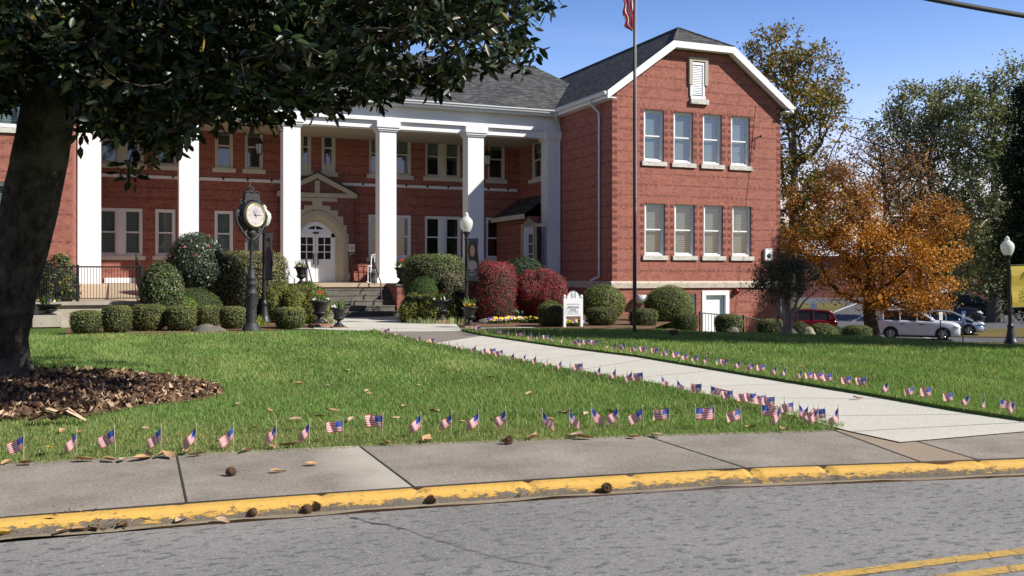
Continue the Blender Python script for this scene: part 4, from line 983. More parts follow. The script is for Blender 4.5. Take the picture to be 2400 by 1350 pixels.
# railing by the basement door, following the falling ground
ry = -1.6
def base_rail(x0, x1, ytop0, ytop1, label, n):
    p0, p1 = onV(x0, ytop0, ry), onV(x1, ytop1, ry); railing((p0.x, ry, 0), (p1.x, ry, 0), p0.z-1.25, p1.z-1.25, 1.25, n, 'iron_railing', label)
base_rail(1640, 1742, 733, 742, 'thin black railing in front of the white basement door', 15); base_rail(1742, 1832, 742, 760, 'thin black railing stepping down along the brick wall right of the basement door', 12)
# ================================================================ URNS
def urn(px, pyb, pyt, label, d=None, base='brick_plinth', bh=.0, z=None, wide=1.0, plinth=True):
    if d is None: pos = onZ(px, pyb, z or 0)
    else: pos = atD(px, pyb, d)
    x, dd = wc(pos.x, pos.y); H = (pyb-pyt)/FPX*dd; R = H*.40*wide
    t = thing('garden_urn', pos, label, 'urn', 'black cast iron urns around the entrance'); pb = bh
    if plinth and bh > 0:
        mb = MB(); w = R*.95; mb.box(pos.x-w, pos.x+w, pos.y-w, pos.y+w, pos.z, pos.z+bh); mb.build('plinth', M[base], t)
    h = H-pb; z0 = pos.z+pb
    mb = MB(); w = R*.62; mb.box(pos.x-w, pos.x+w, pos.y-w, pos.y+w, z0, z0+h*.07)
    mb.lathe([(w*.98, h*.07), (w*.9, h*.11), (w*.5, h*.2), (w*.34, h*.27), (w*.34, h*.3), (w*.55, h*.33)], 24, (pos.x, pos.y, z0)); mb.build('foot', M['iron'], t)
    mb = MB(); mb.lathe([(w*.5, h*.325), (R*.62, h*.40), (R*.72, h*.46), (R*.7, h*.5), (R*.56, h*.53)], 32, (pos.x, pos.y, z0), flute=.07); mb.lathe([(R*.56, h*.53), (R*.58, h*.62), (R*.66, h*.74), (R*.8, h*.87)], 40, (pos.x, pos.y, z0), flute=.05)
    mb.lathe([(R*.8, h*.87), (R*.98, h*.93), (R*1.06, h*.95), (R*1.02, h), (R*.86, h*.98), (R*.8, h*.9), (0, h*.9)], 32, (pos.x, pos.y, z0)); mb.build('bowl', M['iron'], t)
    return Vector((pos.x, pos.y, z0+h*.9)), R, t
GRS = {}
def blades(c, R, n, hgt, cols, wid=.012, lean=.6, seed=0):
    r = np.random.default_rng(seed); V = []; F = []; C = []
    for i in range(n):
        a = r.uniform(0, 2*PI); rr_ = R*math.sqrt(r.uniform()); b = np.array([c[0]+rr_*math.cos(a), c[1]+rr_*math.sin(a), c[2]]); h = hgt*r.uniform(.55, 1.1); l = lean*h*r.uniform(.2, 1)
        a2 = a+r.uniform(-.7, .7); dv = np.array([math.cos(a2), math.sin(a2), 0]); s = np.array([-dv[1], dv[0], 0])*wid
        p1 = b+dv*l*.35+np.array([0, 0, h*.65]); p2 = b+dv*l+np.array([0, 0, h])
        k = len(V); V += [b-s, b+s, p1+s*.9, p1-s*.9, p2-s*.1, p2+s*.1]; F += [(k, k+1, k+2, k+3), (k+3, k+2, k+5, k+4)]; cc = cols[r.integers(len(cols))]; C += [np.array(cc)*r.uniform(.8, 1.2)]*6
    return V, F, C
def flowers(c, R, n, h, cols, size=.035, seed=0, flat=1.0):
    r = np.random.default_rng(seed); V = []; F = []; C = []
    for i in range(n):
        a = r.uniform(0, 2*PI); q = R*math.sqrt(r.uniform()); b = np.array([c[0]+q*math.cos(a), c[1]+q*math.sin(a), c[2]+h*r.uniform(.6, 1.1)]); col = np.array(cols[r.integers(len(cols))])
        nrm = np.array([.35+r.uniform(-.5, .5), -.7+r.uniform(-.4, .4), .6]); nrm /= np.linalg.norm(nrm); t = np.cross(nrm, [0, 0, 1]); t /= np.linalg.norm(t); u = np.cross(t, nrm)
        for k in range(5):
            an = k*2*PI/5; m = b+(t*math.cos(an)+u*math.sin(an))*size*.6; e1 = (t*math.cos(an)+u*math.sin(an))*size*.7; e2 = (-t*math.sin(an)+u*math.cos(an))*size*.5
            j = len(V); V += [m-e1*.8, m-e2, m+e1*.8+nrm*size*.2, m+e2]; F += [(j, j+1, j+2, j+3)]; C += [col*r.uniform(.85, 1.1)]*4
    return V, F, C
def merge(*parts):
    V = []; F = []; C = []
    for v, f, c in parts:
        k = len(V); V += list(v); F += [tuple(i+k for i in q) for q in f]; C += list(c)
    return V, F, C
GREENS = [(.05, .11, .03), (.09, .16, .04), (.14, .2, .06)]; PANSY = [(.75, .55, .03), (.7, .68, .6), (.18, .1, .4), (.7, .3, .04), (.8, .7, .1)]
def urn_plant(c, R, label, cols, seed, tall=.25, red=False, name='urn_planting'):
    t = thing(name, c, label, 'plant'); ps = [blades(c, R*.65, 60, tall, GREENS+[(.2, .24, .07)], .014, .7, seed)]
    V, F, C = merge(*ps); npmesh('leaves', V, F, M['leaf'], t, col=C)
    V, F, C = flowers(c, R*.85, 14, tall*.45, cols, .038, seed+1)
    if red:
        a, b, c2 = flowers((c[0], c[1], c[2]+tall*.7), R*.15, 3, .12, [(.5, .02, .03)], .05, seed+5); V, F, C = merge((V, F, C), (a, b, c2))
    npmesh('blossoms', V, F, M['petal'], t, col=C)
WH = [(.8, .8, .78)]
urns = [
 (112, 765, 712, 'low wide black urn on a concrete block in front of the terrace wall', dict(d=27.6, bh=.33, base='deck_concrete', wide=1.5), PANSY, 'purple and yellow pansies in the low urn by the terrace wall', False),
 (706, 667, 625, 'black urn on the porch edge left of the steps', dict(d=34.0, bh=0), [(.5, .5, .2)], 'green leafy plants in the porch urn left of the steps', False),
 (940, 666, 627, 'black urn on the porch edge right of the steps', dict(d=34.5, bh=0), [(.6, .1, .1), (.7, .7, .65)], 'red and white flowers in the porch urn right of the steps', True),
 (750, 766, 705, 'tall black urn on a brick plinth left of the walkway, behind the small urn', dict(bh=.1), WH, 'white pansies with red leaves in the tall urn left of the walkway', True),
 (794, 769, 722, 'small black urn at the lawn edge left of the walkway', dict(bh=.04), WH, 'single white pansy and dark leaves in the small urn at the lawn edge', False),
 (1035, 758, 703, 'tall black urn on a brick plinth right of the walkway, before the lime shrub', dict(bh=.1), WH, 'red tulip and white flowers in the tall urn right of the walkway', True),
 (1101, 768, 719, 'black urn at the lawn corner below the banner lamp post', dict(bh=.06), [(.75, .5, .05), (.7, .3, .05)], 'orange and yellow pansies in the urn below the lamp post', False)]
for i, (px, yb, yt, lab, kw, cols, lab2, red) in enumerate(urns):
    c, R, t = urn(px, yb, yt, lab, **kw); urn_plant(c, R, lab2, cols, 50+i*3, .3, red)
# ================================================================ STREET FURNITURE
def scroll(c, r0, turns, a0, sgn, n=26, shrink=.8):
    pts = []
    for i in range(n):
        t = i/(n-1); a = a0+sgn*turns*2*PI*t; r = r0*(1-shrink*t); pts.append((c[0]+r*math.cos(a), c[1]+r*math.sin(a)))
    return pts
def clock():
    b = onZ(589, 777); x, d = wc(b.x, b.y); k = d/FPX
    hz = lambda py: (777-py)*k
    # facing: dial normal turned to the right of the camera
    na = math.atan2(-(-.68*SN+0), 1); nrm = cw(.80, -.60)-cw(0, 0); nrm.z = 0; nrm.normalize(); rz = math.atan2(nrm.y, nrm.x)+PI/2
    t = thing('street_clock', b, 'ornate black post clock with round white dial at the lawn edge', 'clock', rz=0)
    mb = MB(); mb.lathe([(.25, 0), (.25, .06), (.22, .10), (.19, .16), (.16, .22)], 20, b)
    P = [(.215, .22), (.2, .3), (.205, .6), (.2, 1.0), (.225, 1.03), (.225, 1.07), (.19, 1.09), (.19, 1.25), (.235, 1.28), (.2, 1.33), (.19, 1.42), (.215, 1.44), (.16, 1.5), (.12, 1.66), (.1, 1.7), (.12, 1.73), (.085, 1.78)]
    s = hz(655)/1.42
    mb.lathe([(r*.68, z*s) for r, z in P], 24, b, flute=.04); mb.build('base', M['iron_soft'], t)
    mb = MB(); mb.lathe([(.058, 1.78*s), (.045, hz(600)), (.04, hz(556)), (.1, hz(552)), (.13, hz(545)), (.1, hz(540)), (.08, hz(538))], 14, b); mb.build('pole', M['iron_soft'], t)
    # vines on the base
    mb = MB()
    for j in range(2):
        mb.tube([b+Vector(((.145)*math.cos(a*.9+j*3.1), .145*math.sin(a*.9+j*3.1), .35+a*.13)) for a in np.arange(0, 5.2, .25)], .018, 5)
    for q in range(26):
        a = q*.2; j = q % 2; c = b+Vector((.15*math.cos(a*.9+j*3.1+.15), .15*math.sin(a*.9+j*3.1+.15), .38+a*.13)); mb.lathe([(.0, -.03), (.03, 0), (0, .035)], 5, c)
    mb.build('vine_relief', M['iron_soft'], t)
    # head, built in its own frame
    C = b+Z3*hz(505); cc = atD(594, 505, d); C.z = cc.z; ex = Vector((math.cos(rz), math.sin(rz), 0)); ny = Vector((-ex.y, ex.x, 0)); out = nrm
    R_ = .36
    L = lambda a, bb, c: C+ex*a+Z3*bb+out*c
    def disc(prof, m, seg=32):
        mb = MB(); vs = []; n = len(prof)
        for r, c in prof:
            for q in range(seg): an = 2*PI*q/seg; vs.append(L(r*math.cos(an), r*math.sin(an), c))
        fs = [(i*seg+q, i*seg+(q+1) % seg, (i+1)*seg+(q+1) % seg, (i+1)*seg+q) for i in range(n-1) for q in range(seg)]; mb.add(vs, fs, 0, True); return mb
    head = disc([(0, -.2), (.27, -.2), (.30, -.18), (.36, -.15), (.375, -.1), (.36, -.06), (.36, .06), (.375, .1), (.36, .15), (.32, .17), (.30, .16)], 0).build('clock_case', M['iron_soft'], t)
    disc([(.31, .165), (.31, .185), (.285, .19), (.275, .175)], 0).build('bezel', M['brass'], head)
    mb = disc([(.28, .172), (.0, .172)], 0); Q = lambda a, bb: L(a, bb, .176)
    # building emblem on the upper dial and hour marks
    for x0, x1, y0, y1 in ((-.10, .10, .03, .06), (-.09, -.07, .06, .15), (-.05, -.03, .06, .17), (-.01, .01, .06, .19), (.03, .05, .06, .17), (.07, .09, .06, .15)): mb.quad(Q(x0, y0), Q(x1, y0), Q(x1, y1), Q(x0, y1), 1)
    for h in range(12):
        an = h*PI/6; c1, s1 = math.cos(an), math.sin(an)
        for rr0, w in ((.225, .009),): mb.quad(Q(c1*.215-s1*w, s1*.215+c1*w), Q(c1*.215+s1*w, s1*.215-c1*w), Q(c1*.255+s1*w, s1*.255-c1*w), Q(c1*.255-s1*w, s1*.255+c1*w), 1)
    mb.build('dial', [M['dial'], M['ink_grey']], head)
    for ln, ang, w in ((.2, math.radians(4), .009), (.13, math.radians(118), .012)):
        mb = MB(); c1, s1 = math.cos(ang), math.sin(ang); H = lambda a, bb: L(a, bb, .182)
        mb.quad(H(-c1*.05-s1*w, -s1*.05+c1*w), H(-c1*.05+s1*w, -s1*.05-c1*w), H(c1*ln+s1*w*.4, s1*ln-c1*w*.4), H(c1*ln-s1*w*.4, s1*ln+c1*w*.4)); mb.build('clock_hand', M['iron'], head)
    # crown, finial, scrolls
    mb = MB(); pts = [(-.24, .30), (-.27, .36), (-.24, .42), (-.22, .6), (-.15, .62), (-.05, .6), (.05, .6), (.15, .62), (.22, .6), (.24, .42), (.27, .36), (.24, .30), (.15, .38), (0, .41), (-.15, .38)]
    mb.prism([L(a, q, .06) for a, q in pts], out*-.12); mb.tube([L(-.22, .6, .07), L(-.13, .63, .07), L(0, .6, .07), L(.13, .63, .07), L(.22, .6, .07)], .02, 5)
    for s in (-1, 1): mb.tube([L(s*x_, y_, 0) for x_, y_ in scroll((.31, .33), .07, 1.0, PI*.5, -1)], .016, 5)
    mb.build('crown', M['iron_soft'], t)
    mb = MB(); mb.lathe([(.06, .58), (.03, .64), (.035, .66)], 8, C); mb.tube([L(*p, 0) for p in [(0, .64), (-.08, .68), (-.09, .75), (-.02, .83), (.02, .92)]], [.02, .03, .028, .018, .006], 6); mb.tube([L(*p, 0) for p in [(0, .64), (.07, .68), (.06, .74), (.0, .76), (-.02, .72)]], [.02, .028, .024, .02, .012], 6); mb.build('finial', M['iron_soft'], t)
    for s in (-1, 1):
        mb = MB(); arm = [(0.05*s, -.64), (.18*s, -.56), (.32*s, -.4), (.46*s, -.2), (.5*s, 0), (.46*s, .1), (.4*s, .12)]
        mb.tube([L(*p, 0) for p in arm], [.03, .035, .035, .035, .04, .035, .03], 7); mb.tube([L(s*x_, y_, 0) for x_, y_ in scroll((.41, .04), .085, 1.3, PI*.5, -1)], .026, 6)
        for cx_, cy_, r_ in ((.33, -.22, .07), (.22, -.4, .06), (.13, -.66, .08)): mb.tube([L(s*x_, y_, 0) for x_, y_ in scroll((cx_, cy_), r_, 1.2, PI, -1)], .018, 5)
        mb.build('scroll_bracket', M['iron_soft'], t)
clock()
def textmesh(body, size, place, parent, mat, name='lettering', italic=0, thick=.0, org=None):
    cu = bpy.data.curves.new('t', 'FONT'); cu.body = body; cu.size = size; cu.align_x = 'CENTER'; cu.shear = italic; cu.extrude = thick; o = bpy.data.objects.new('t', cu); COL.objects.link(o)
    dg = bpy.context.evaluated_depsgraph_get(); me = bpy.data.meshes.new_from_object(o.evaluated_get(dg)); bpy.data.objects.remove(o)
    L = Vector(root_of(parent).location)
    me.materials.clear(); me.materials.append(M[mat])
    for v in me.vertices: v.co = place(v.co.x, v.co.y)-L
    ob = bpy.data.objects.new(name, me); COL.objects.link(ob); ob.parent = parent; return ob
def lamp(px, pyb, pyt, d, label, banner=None, tilt=0, bside=1):
    b = atD(px, pyb, d); H = (pyb-pyt)/FPX*d; t = thing('lamp_post', b, label, 'lamp post', 'black lamp posts with acorn globes'); s = H/3.9
    sc = lambda pr: [(r*s, z*s) for r, z in pr]
    mb = MB(); mb.lathe(sc([(.24, 0), (.24, .12), (.2, .16), (.17, .28), (.11, .55), (.1, .62), (.13, .66), (.1, .7), (.075, .78)]), 16, b, flute=.05); mb.build('base', M['iron'], t)
    mb = MB(); mb.lathe(sc([(.07, .76), (.062, 1.6), (.055, 2.9), (.08, 2.93), (.06, 2.98), (.06, 3.08), (.11, 3.14), (.14, 3.2), (.13, 3.22)]), 12, b); mb.build('pole', M['iron'], t)
    mb = MB(); mb.lathe(sc([(.12, 3.2), (.2, 3.34), (.235, 3.5), (.22, 3.6), (.16, 3.68), (.09, 3.74), (.075, 3.79), (.09, 3.81), (.05, 3.86), (.02, 3.9), (0, 3.91)]), 24, b); mb.build('globe', M['globe_glass'], t)
    if banner:
        kind, w, z0, z1, ang = banner; dv = cw(math.cos(ang), math.sin(ang))-cw(0, 0); dv.z = 0; dv.normalize(); nr = Vector((dv.y, -dv.x, 0))
        q = lambda a, z, o=0: b+dv*(a+.1*s)+Z3*z+nr*o
        for z in (z0, z1): mb = MB(); mb.tube([b+Z3*z, q(w+.02, z)], .014, 5); mb.build('banner_arm', M['iron'], t)
        mb = MB(); n = 6; ms = {'yellow': ['banner_yellow'], 'dark': ['banner_dark'], 'grey': ['banner_grey', 'banner_dark']}[kind]
        for i in range(8):
            zz0, zz1 = lerp(z0, z1, i/8), lerp(z0, z1, (i+1)/8); wv = .02*math.sin(i*1.3); wv1 = .02*math.sin((i+1)*1.3)
            mb.quad(q(0, zz0, wv), q(w, zz0, wv), q(w, zz1, wv1), q(0, zz1, wv1), 1 if (kind == 'grey' and i < 3) else 0)
        bn = mb.build('banner', [M[k] for k in ms], t, label={'yellow': 'yellow banner with dark lettering', 'dark': 'dark banner with a portrait and pale lettering', 'grey': 'grey banner with a standing figure'}[kind])
        hgt = z1-z0
        def blob(cx, cz, rx, rz, mat, nm='print'):
            mb = MB(); mb.poly([q(w*cx+w*rx*math.cos(a), z0+hgt*(cz+rz*math.sin(a)), .026) for a in np.linspace(0, 2*PI, 18, endpoint=False)]); mb.V = [tuple(Vector(v)+nr*.004*len(PR)) for v in mb.V]; PR.append(1); mb.build(nm, M[mat], bn)
        PR = [1]
        if kind == 'dark':
            blob(.5, .66, .42, .27, 'hair_print', 'hair'); blob(.5, .72, .24, .14, 'skin_print', 'face'); blob(.5, .38, .46, .12, 'banner_grey', 'clothing')
            for k, (a0, a1, zc_, hh) in enumerate(((.25, .6, .30, .03), (.3, .8, .22, .02), (.25, .7, .14, .035), (.75, .85, .16, .05))):
                n = 4 if k < 3 else 1
                for j in range(n):
                    xa_ = lerp(a0, a1, j/n); xb = lerp(a0, a1, (j+.7)/n); mb = MB(); mb.quad(q(w*xa_, z0+hgt*zc_, .05), q(w*xb, z0+hgt*zc_, .05), q(w*xb, z0+hgt*(zc_+hh), .05), q(w*xa_, z0+hgt*(zc_+hh), .05)); mb.build('lettering', M['print_light'], bn)
        if kind == 'grey':
            blob(.45, .40, .38, .30, 'banner_dark', 'coat'); blob(.5, .50, .16, .16, 'magenta_print', 'shirt'); blob(.5, .78, .18, .08, 'skin_print', 'face'); blob(.5, .84, .19, .04, 'hair_print', 'hair')
        if kind == 'yellow':
            for body, sz, zf, xf in (('THIS IS', .085, .41, .50), ('WHERE', .085, .355, .50), ('YOU', .22, .255, .52), ('CAN', .22, .15, .52)): textmesh(body, sz, lambda x_, y_, zf=zf, xf=xf: q(w*xf+x_, z0+hgt*zf+y_, .04), bn, 'ink_dark', italic=.2 if sz > .1 else 0)
            mb = MB(); N_ = 14
            for r0, r1 in ((.07, .10), (.03, .05)):
                for i in range(N_):
                    a0, a1 = PI*i/N_, PI*(i+1)/N_; cz = z0+hgt*.76; cxx = w*.5; k = lambda r, a: q(cxx+r*math.cos(a), cz+r*math.sin(a), .04); mb.quad(k(r0, a0), k(r1, a0), k(r1, a1), k(r0, a1))
                for s_ in (-1, 1): mb.quad(q(w*.5+s_*r0, z0+hgt*.68, .04), q(w*.5+s_*r1, z0+hgt*.68, .04), q(w*.5+s_*r1, z0+hgt*.76, .04), q(w*.5+s_*r0, z0+hgt*.76, .04))
            mb.build('emblem', M['ink_dark'], bn)
    if tilt: t.rotation_euler = Matrix.Rotation(tilt, 3, Vector((SN, CS, 0))).to_euler()
    return t
lamp(619, 759, 480, 29.8, 'lamp post with a grey banner standing right behind the post clock', ('grey', .46, 1.35, 2.8, -.85))
lamp(1093, 758, 497, 30.0, 'lamp post with a dark portrait banner between the red bush and the walkway', ('dark', .46, 1.3, 2.6, -.8))
lamp(2370, 808, 553, 32.0, 'lamp post with a yellow banner at the right edge of the lawn', ('yellow', .95, 1.22, 2.62, 0.12), tilt=-math.radians(2.2))
# flagpole
b = onZ(1487, 780); x, d = wc(b.x, b.y)
fpole = thing('flagpole', b, 'tall thin dark flagpole on the lawn with a limp striped flag', 'flagpole')
mb = MB(); mb.lathe([(.047, 0), (.045, 2), (.040, 2.02), (.042, 6), (.036, 6.02), (.03, 9.5), (0, 9.52)], 10, b); mb.build('pole', M['pole_dark'], fpole)
mb = MB(); mb.tube([b+Vector((.03, -.05, .9)), b+Vector((.03, -.04, 8.9))], .006, 4); mb.build('halyard', M['white_cloth'], fpole)
zt = 9.2; rowsN = 26; colsN = 9; V = []; F = []; mi = []
left = cw(-1, 0)-cw(0, 0); fw_ = cw(0, 1)-cw(0, 0); fw_.z = 0; left.z = 0
zl = (780-72)/FPX*d
for j in range(rowsN+1):
    t_ = j/rowsN; zz = lerp(zt, zl, t_)
    wdt = lerp(.32, .20, min(1, t_*1.1)) if t_ < .86 else .2*(1-t_)/.14+.02
    for i in range(colsN+1):
        s = i/colsN; p = b+left*(.04+wdt*s*(1+.12*math.sin(j*.9)))+fw_*(.07*math.sin(s*9+j*.25))+Z3*(zz-s*.35*(t_**2)*(1-t_)*2+.0); V.append(p)
for j in range(rowsN):
    for i in range(colsN): k = j*(colsN+1)+i; F.append((k, k+1, k+colsN+2, k+colsN+1)); mi.append(2 if j < 8 else ((i+int(j*.12)) % 3 == 1)*1)
npmesh('flag_cloth', V, F, [M['flag_red'], M['white_cloth'], M['flag_blue']], fpole, mi=mi, smooth=True)
# lawn floodlight
b = onZ(1578, 790); t = thing('ground_floodlight', b, 'small dark floodlight on the lawn right of the flagpole', 'light')
mb = MB(); fr = (b, cw(1, 0)-cw(0, 0), -(fw_)); fr[1].z = 0
mb.box(-.09, .09, .06, .17, -.07, .07, fr=(fr[0], fr[1].normalized(), fr[2].normalized())); mb.build('housing', M['iron'], t); mb = MB(); mb.tube([b, b+Z3*.08], .02, 6); mb.build('stake', M['iron'], t)
mb = MB(); mb.box(-.08, .08, .172, .18, -.06, .06, fr=(fr[0], fr[1].normalized(), fr[2].normalized())); mb.build('lens', M['gutter_metal'], t)
# white name sign
sx0, sx1 = onZ(1325, 772), onZ(1361, 772); sd_ = 27.6
b = atD(1343, 768, sd_); t = thing('name_sign', b, 'white arched-top wooden name sign between clipped bushes', 'sign'); ex = (cw(.96, .28)-cw(0, 0)); ex.z = 0; ex.normalize(); out = Vector((ex.y, -ex.x, 0)); fr = (b, ex, out); K = sd_/FPX
w2 = .22; ztop = (768-682)*K; zbot = (768-741)*K; zsh = (768-700)*K
L = lambda a, z, c=0: b+ex*a+Z3*z+out*c
pts = [(-w2, zbot), (w2, zbot), (w2, zsh)]+[(w2*math.cos(a)*.86, zsh+(ztop-zsh)*math.sin(a)) for a in np.linspace(0, PI, 14)]+[(-w2, zsh)]
mb = MB(); mb.prism([L(a, z, .03) for a, z in pts], out*-.05); sg = mb.build('sign_board', M['sign_white'], t)
for s in (-1, 1):
    mb = MB(); mb.box(s*.255-.035, s*.255+.035, 0, zsh+.02, -.05, .03, fr=fr); mb.lathe([(.02, zsh+.02), (.045, zsh+.05), (.045, zsh+.08), (0, zsh+.12)], 10, L(s*.255, 0, -.01)); mb.build('post', M['sign_white'], t)
mb = MB(); mb.box(-.2, .2, zsh-.16, zsh-.145, .03, .035, fr=fr); mb.box(-.19, .19, zbot+.055, zbot+.07, .03, .034, fr=fr)
for s in (-1, 1): mb.box(s*.06-.012, s*.06+.012, zsh+.02, zsh+.17, .03, .034, fr=fr); mb.box(s*.025-.006, s*.025+.006, zsh+.02, zsh+.15, .03, .034, fr=fr)
for i in range(8):
    a0, a1 = PI*i/8, PI*(i+1)/8; k = lambda r, a: L(r*math.cos(a), zsh+.17+r*math.sin(a)*.8, .034); mb.quad(k(.048, a0), k(.072, a0), k(.072, a1), k(.048, a1))
mb.build('emblem', M['ink_grey'], sg)
for body, sz, z in (('STUDENT', .085, zbot+.2), ('CENTER', .085, zbot+.095)): textmesh(body, sz, lambda x_, y_, z=z: L(x_, z+y_, .036), sg, 'ink_grey')
mb = MB()
for a0, a1, z in ((-.16, .16, zsh-.25), (-.08, .08, zsh-.34)):
    a = a0
    while a < a1: mb.box(a, a+.022, z, z+.04, .03, .034, fr=fr); a += .034
mb.build('lettering', M['ink_grey'], sg)
# rocking chairs on the porch
def rocker(c, rz, mat, label, s=1.0):
    t = thing('rocking_chair', c, label, 'rocking chair', 'rocking chairs on the porch', rz)
    B_ = lambda nm, *bxs: (lambda mb: ([mb.box(*k) for k in bxs], mb.build(nm, M[mat], t, org=Vector((0, 0, 0)))))(MB())
    B_('seat', (-.26, .26, -.24, .24, .41, .445))
    for x_ in (-.25, .25):
        mb = MB(); mb.tube([(x_, .42, .06), (x_, .2, .02), (x_, -.1, .0), (x_, -.38, .05)], .022, 5); mb.build('rocker', M[mat], t, org=Vector((0, 0, 0)))
        mb = MB(); mb.tube([(x_, -.22, .02), (x_, -.22, .66)], .022, 5); mb.build('leg', M[mat], t, org=Vector((0, 0, 0)))
        mb = MB(); mb.tube([(x_, .22, .03), (x_, .24, .45), (x_, .36, 1.12)], .024, 5); mb.build('leg', M[mat], t, org=Vector((0, 0, 0)))
        mb = MB(); mb.box(x_-.04, x_+.04, -.28, .27, .65, .68); mb.build('armrest', M[mat], t, org=Vector((0, 0, 0)))
    mb = MB(); mb.tube([(-.25, .36, 1.1), (0, .38, 1.16), (.25, .36, 1.1)], .03, 5); mb.tube([(-.25, .25, .5), (.25, .25, .5)], .025, 5)
    for i in range(6): x_ = -.19+i*.076; mb.tube([(x_, .25, .5), (x_, .36, 1.12)], .016, 4)
    mb.build('backrest', M[mat], t, org=Vector((0, 0, 0)))
rocker(Vector((onV(880, 600, VP_+1.5).x, VP_+1.5, FLZ)), -.5, 'white_paint', 'white slatted rocking chair on the porch right of the front door')
rocker(Vector((onV(848, 660, VW-1.0).x, VW-.9, FLZ)), .9, 'wood_brown', 'brown wooden rocking chair against the brick wall right of the front door')
# ================================================================ SMALL FLAGS
def flag_mesh(sgn, ang, L=.15, H=.10, rip=.008, fold=0.0, seed=0, nx=16, ny=13):
    r = random.Random(seed); ph = r.uniform(0, 6); V = []; F = []; mi = []
    for j in range(ny+1):
        for i in range(nx+1):
            s = i/nx; t = j/ny; sl = s*L; a = ang*(1-.25*s); 
            x = sgn*(sl*math.cos(a)*(1-fold*.5)+ .0); y = rip*math.sin(s*9+ph+t*2)*s*2+fold*.03*math.sin(s*5+t*3); z = -sl*math.sin(a)-t*H*(1-.12*math.sin(ang)*s)
            V.append((x, y, .2+z))
    for j in range(ny):
        for i in range(nx):
            k = j*(nx+1)+i; F.append((k, k+1, k+nx+2, k+nx+1)); mi.append(2 if (i < 6.4 and j < 7) else (0 if j % 2 == 0 else 1))
    me = bpy.data.meshes.new('flag_cloth'); me.from_pydata(V, [], F); me.polygons.foreach_set('material_index', mi); me.polygons.foreach_set('use_smooth', [True]*len(F))
    for k in ('flag_red', 'white_cloth', 'flag_blue'): me.materials.append(M[k])
    me.uv_layers.new(name='UVMap'); me.update(); return me
mb = MB(); mb.tube([(0, 0, -.02), (0, 0, .215)], .0026, 5); mb.lathe([(.0026, .213), (.005, .218), (.0035, .224), (0, .232)], 6); st0 = mb.build('staff', M['brick_plinth'], None); st_me = st0.data; bpy.data.objects.remove(st0)
simple('staff_wood', (.55, .45, .33), .6); st_me.materials[0] = M['staff_wood']
FM = {'L': [flag_mesh(-1, .10, seed=1), flag_mesh(-1, .28, seed=2), flag_mesh(-1, .02, rip=.012, seed=3)], 'l': [flag_mesh(-1, .62, seed=4), flag_mesh(-1, .72, fold=.3, seed=5)],
      'd': [flag_mesh(-1, 1.05, seed=6, fold=.2), flag_mesh(-1, .98, seed=7), flag_mesh(-1, 1.12, seed=17, L=.14)], 'D': [flag_mesh(1, 1.0, seed=8), flag_mesh(1, .9, fold=.3, seed=9)], 'R': [flag_mesh(1, .12, seed=10), flag_mesh(1, .3, seed=11)], 'e': [flag_mesh(-1, 1.2, fold=1.0, seed=12), flag_mesh(1, 1.2, fold=1.1, seed=13)]}
DESC = {'L': 'blown out to the left', 'l': 'drooping to the left', 'd': 'hanging down, stripes slanting', 'D': 'drooping to the right', 'R': 'blown out to the right', 'e': 'seen almost edge-on'}
def ordw(n):
    s = {1: 'st', 2: 'nd', 3: 'rd'}.get(n % 10 if n % 100 not in (11, 12, 13) else 0, 'th'); return '%d%s' % (n, s)
frr = random.Random(21)
def put_flag(px, py, kind, label, group):
    p = onZ(px, py, 0); t = thing('small_flag', p, label, 'flag', group, rz=-TH+frr.uniform(-.25, .25)); t.rotation_euler[1] = frr.uniform(-.07, .07); t.rotation_euler[0] = frr.uniform(-.05, .05)
    s = frr.uniform(.93, 1.08)*(.88 if 'walkway' in group else 1.0); t.scale = (s, s, s)
    for nm, me in (('staff', st_me), ('flag_cloth', frr.choice(FM[kind]))):
        o = bpy.data.objects.new(nm, me); COL.objects.link(o); o.parent = t
row = [(55, 1080, 'l'), (180, 1066, 'd'), (271, 1062, 'l'), (377, 1059, 'd'), (458, 1057, 'd'), (547, 1055, 'd'), (645, 1051, 'd'), (725, 1043, 'd'), (804, 1036, 'L'), (894.5, 1029, 'L'), (989, 1024, 'l'), (1056.5, 1020, 'l'), (1122, 1018, 'l'), (1188, 1014, 'l'), (1274, 1015, 'D'), (1334, 1010, 'D'), (1387, 1005, 'D'), (1451, 1006, 'l'), (1509, 1007, 'l'), (1566, 1006, 'L'), (1631, 1008, 'R'), (1675, 1006, 'L'), (1739, 1005, 'L'), (1785, 998, 'R'), (1829, 1000, 'd'), (1872, 992, 'D'), (1915.6, 1002, 'd'), (1966, 1004, 'd')]
for i, (x, y, k) in enumerate(row): put_flag(x, y, k, 'flag %s, %s from the left in the sidewalk row' % (DESC[k], ordw(i+1)), 'small flags in the grass along the sidewalk')
LEx = [(881, 777), (1006, 805), (1131, 831), (1319, 869), (1537, 908), (1612, 926), (1831, 970), (1987, 1012)]
REx = [(1081, 774), (1131, 785), (1319, 812), (1494, 834), (1800, 886), (2025, 921), (2250, 961), (2400, 985)]
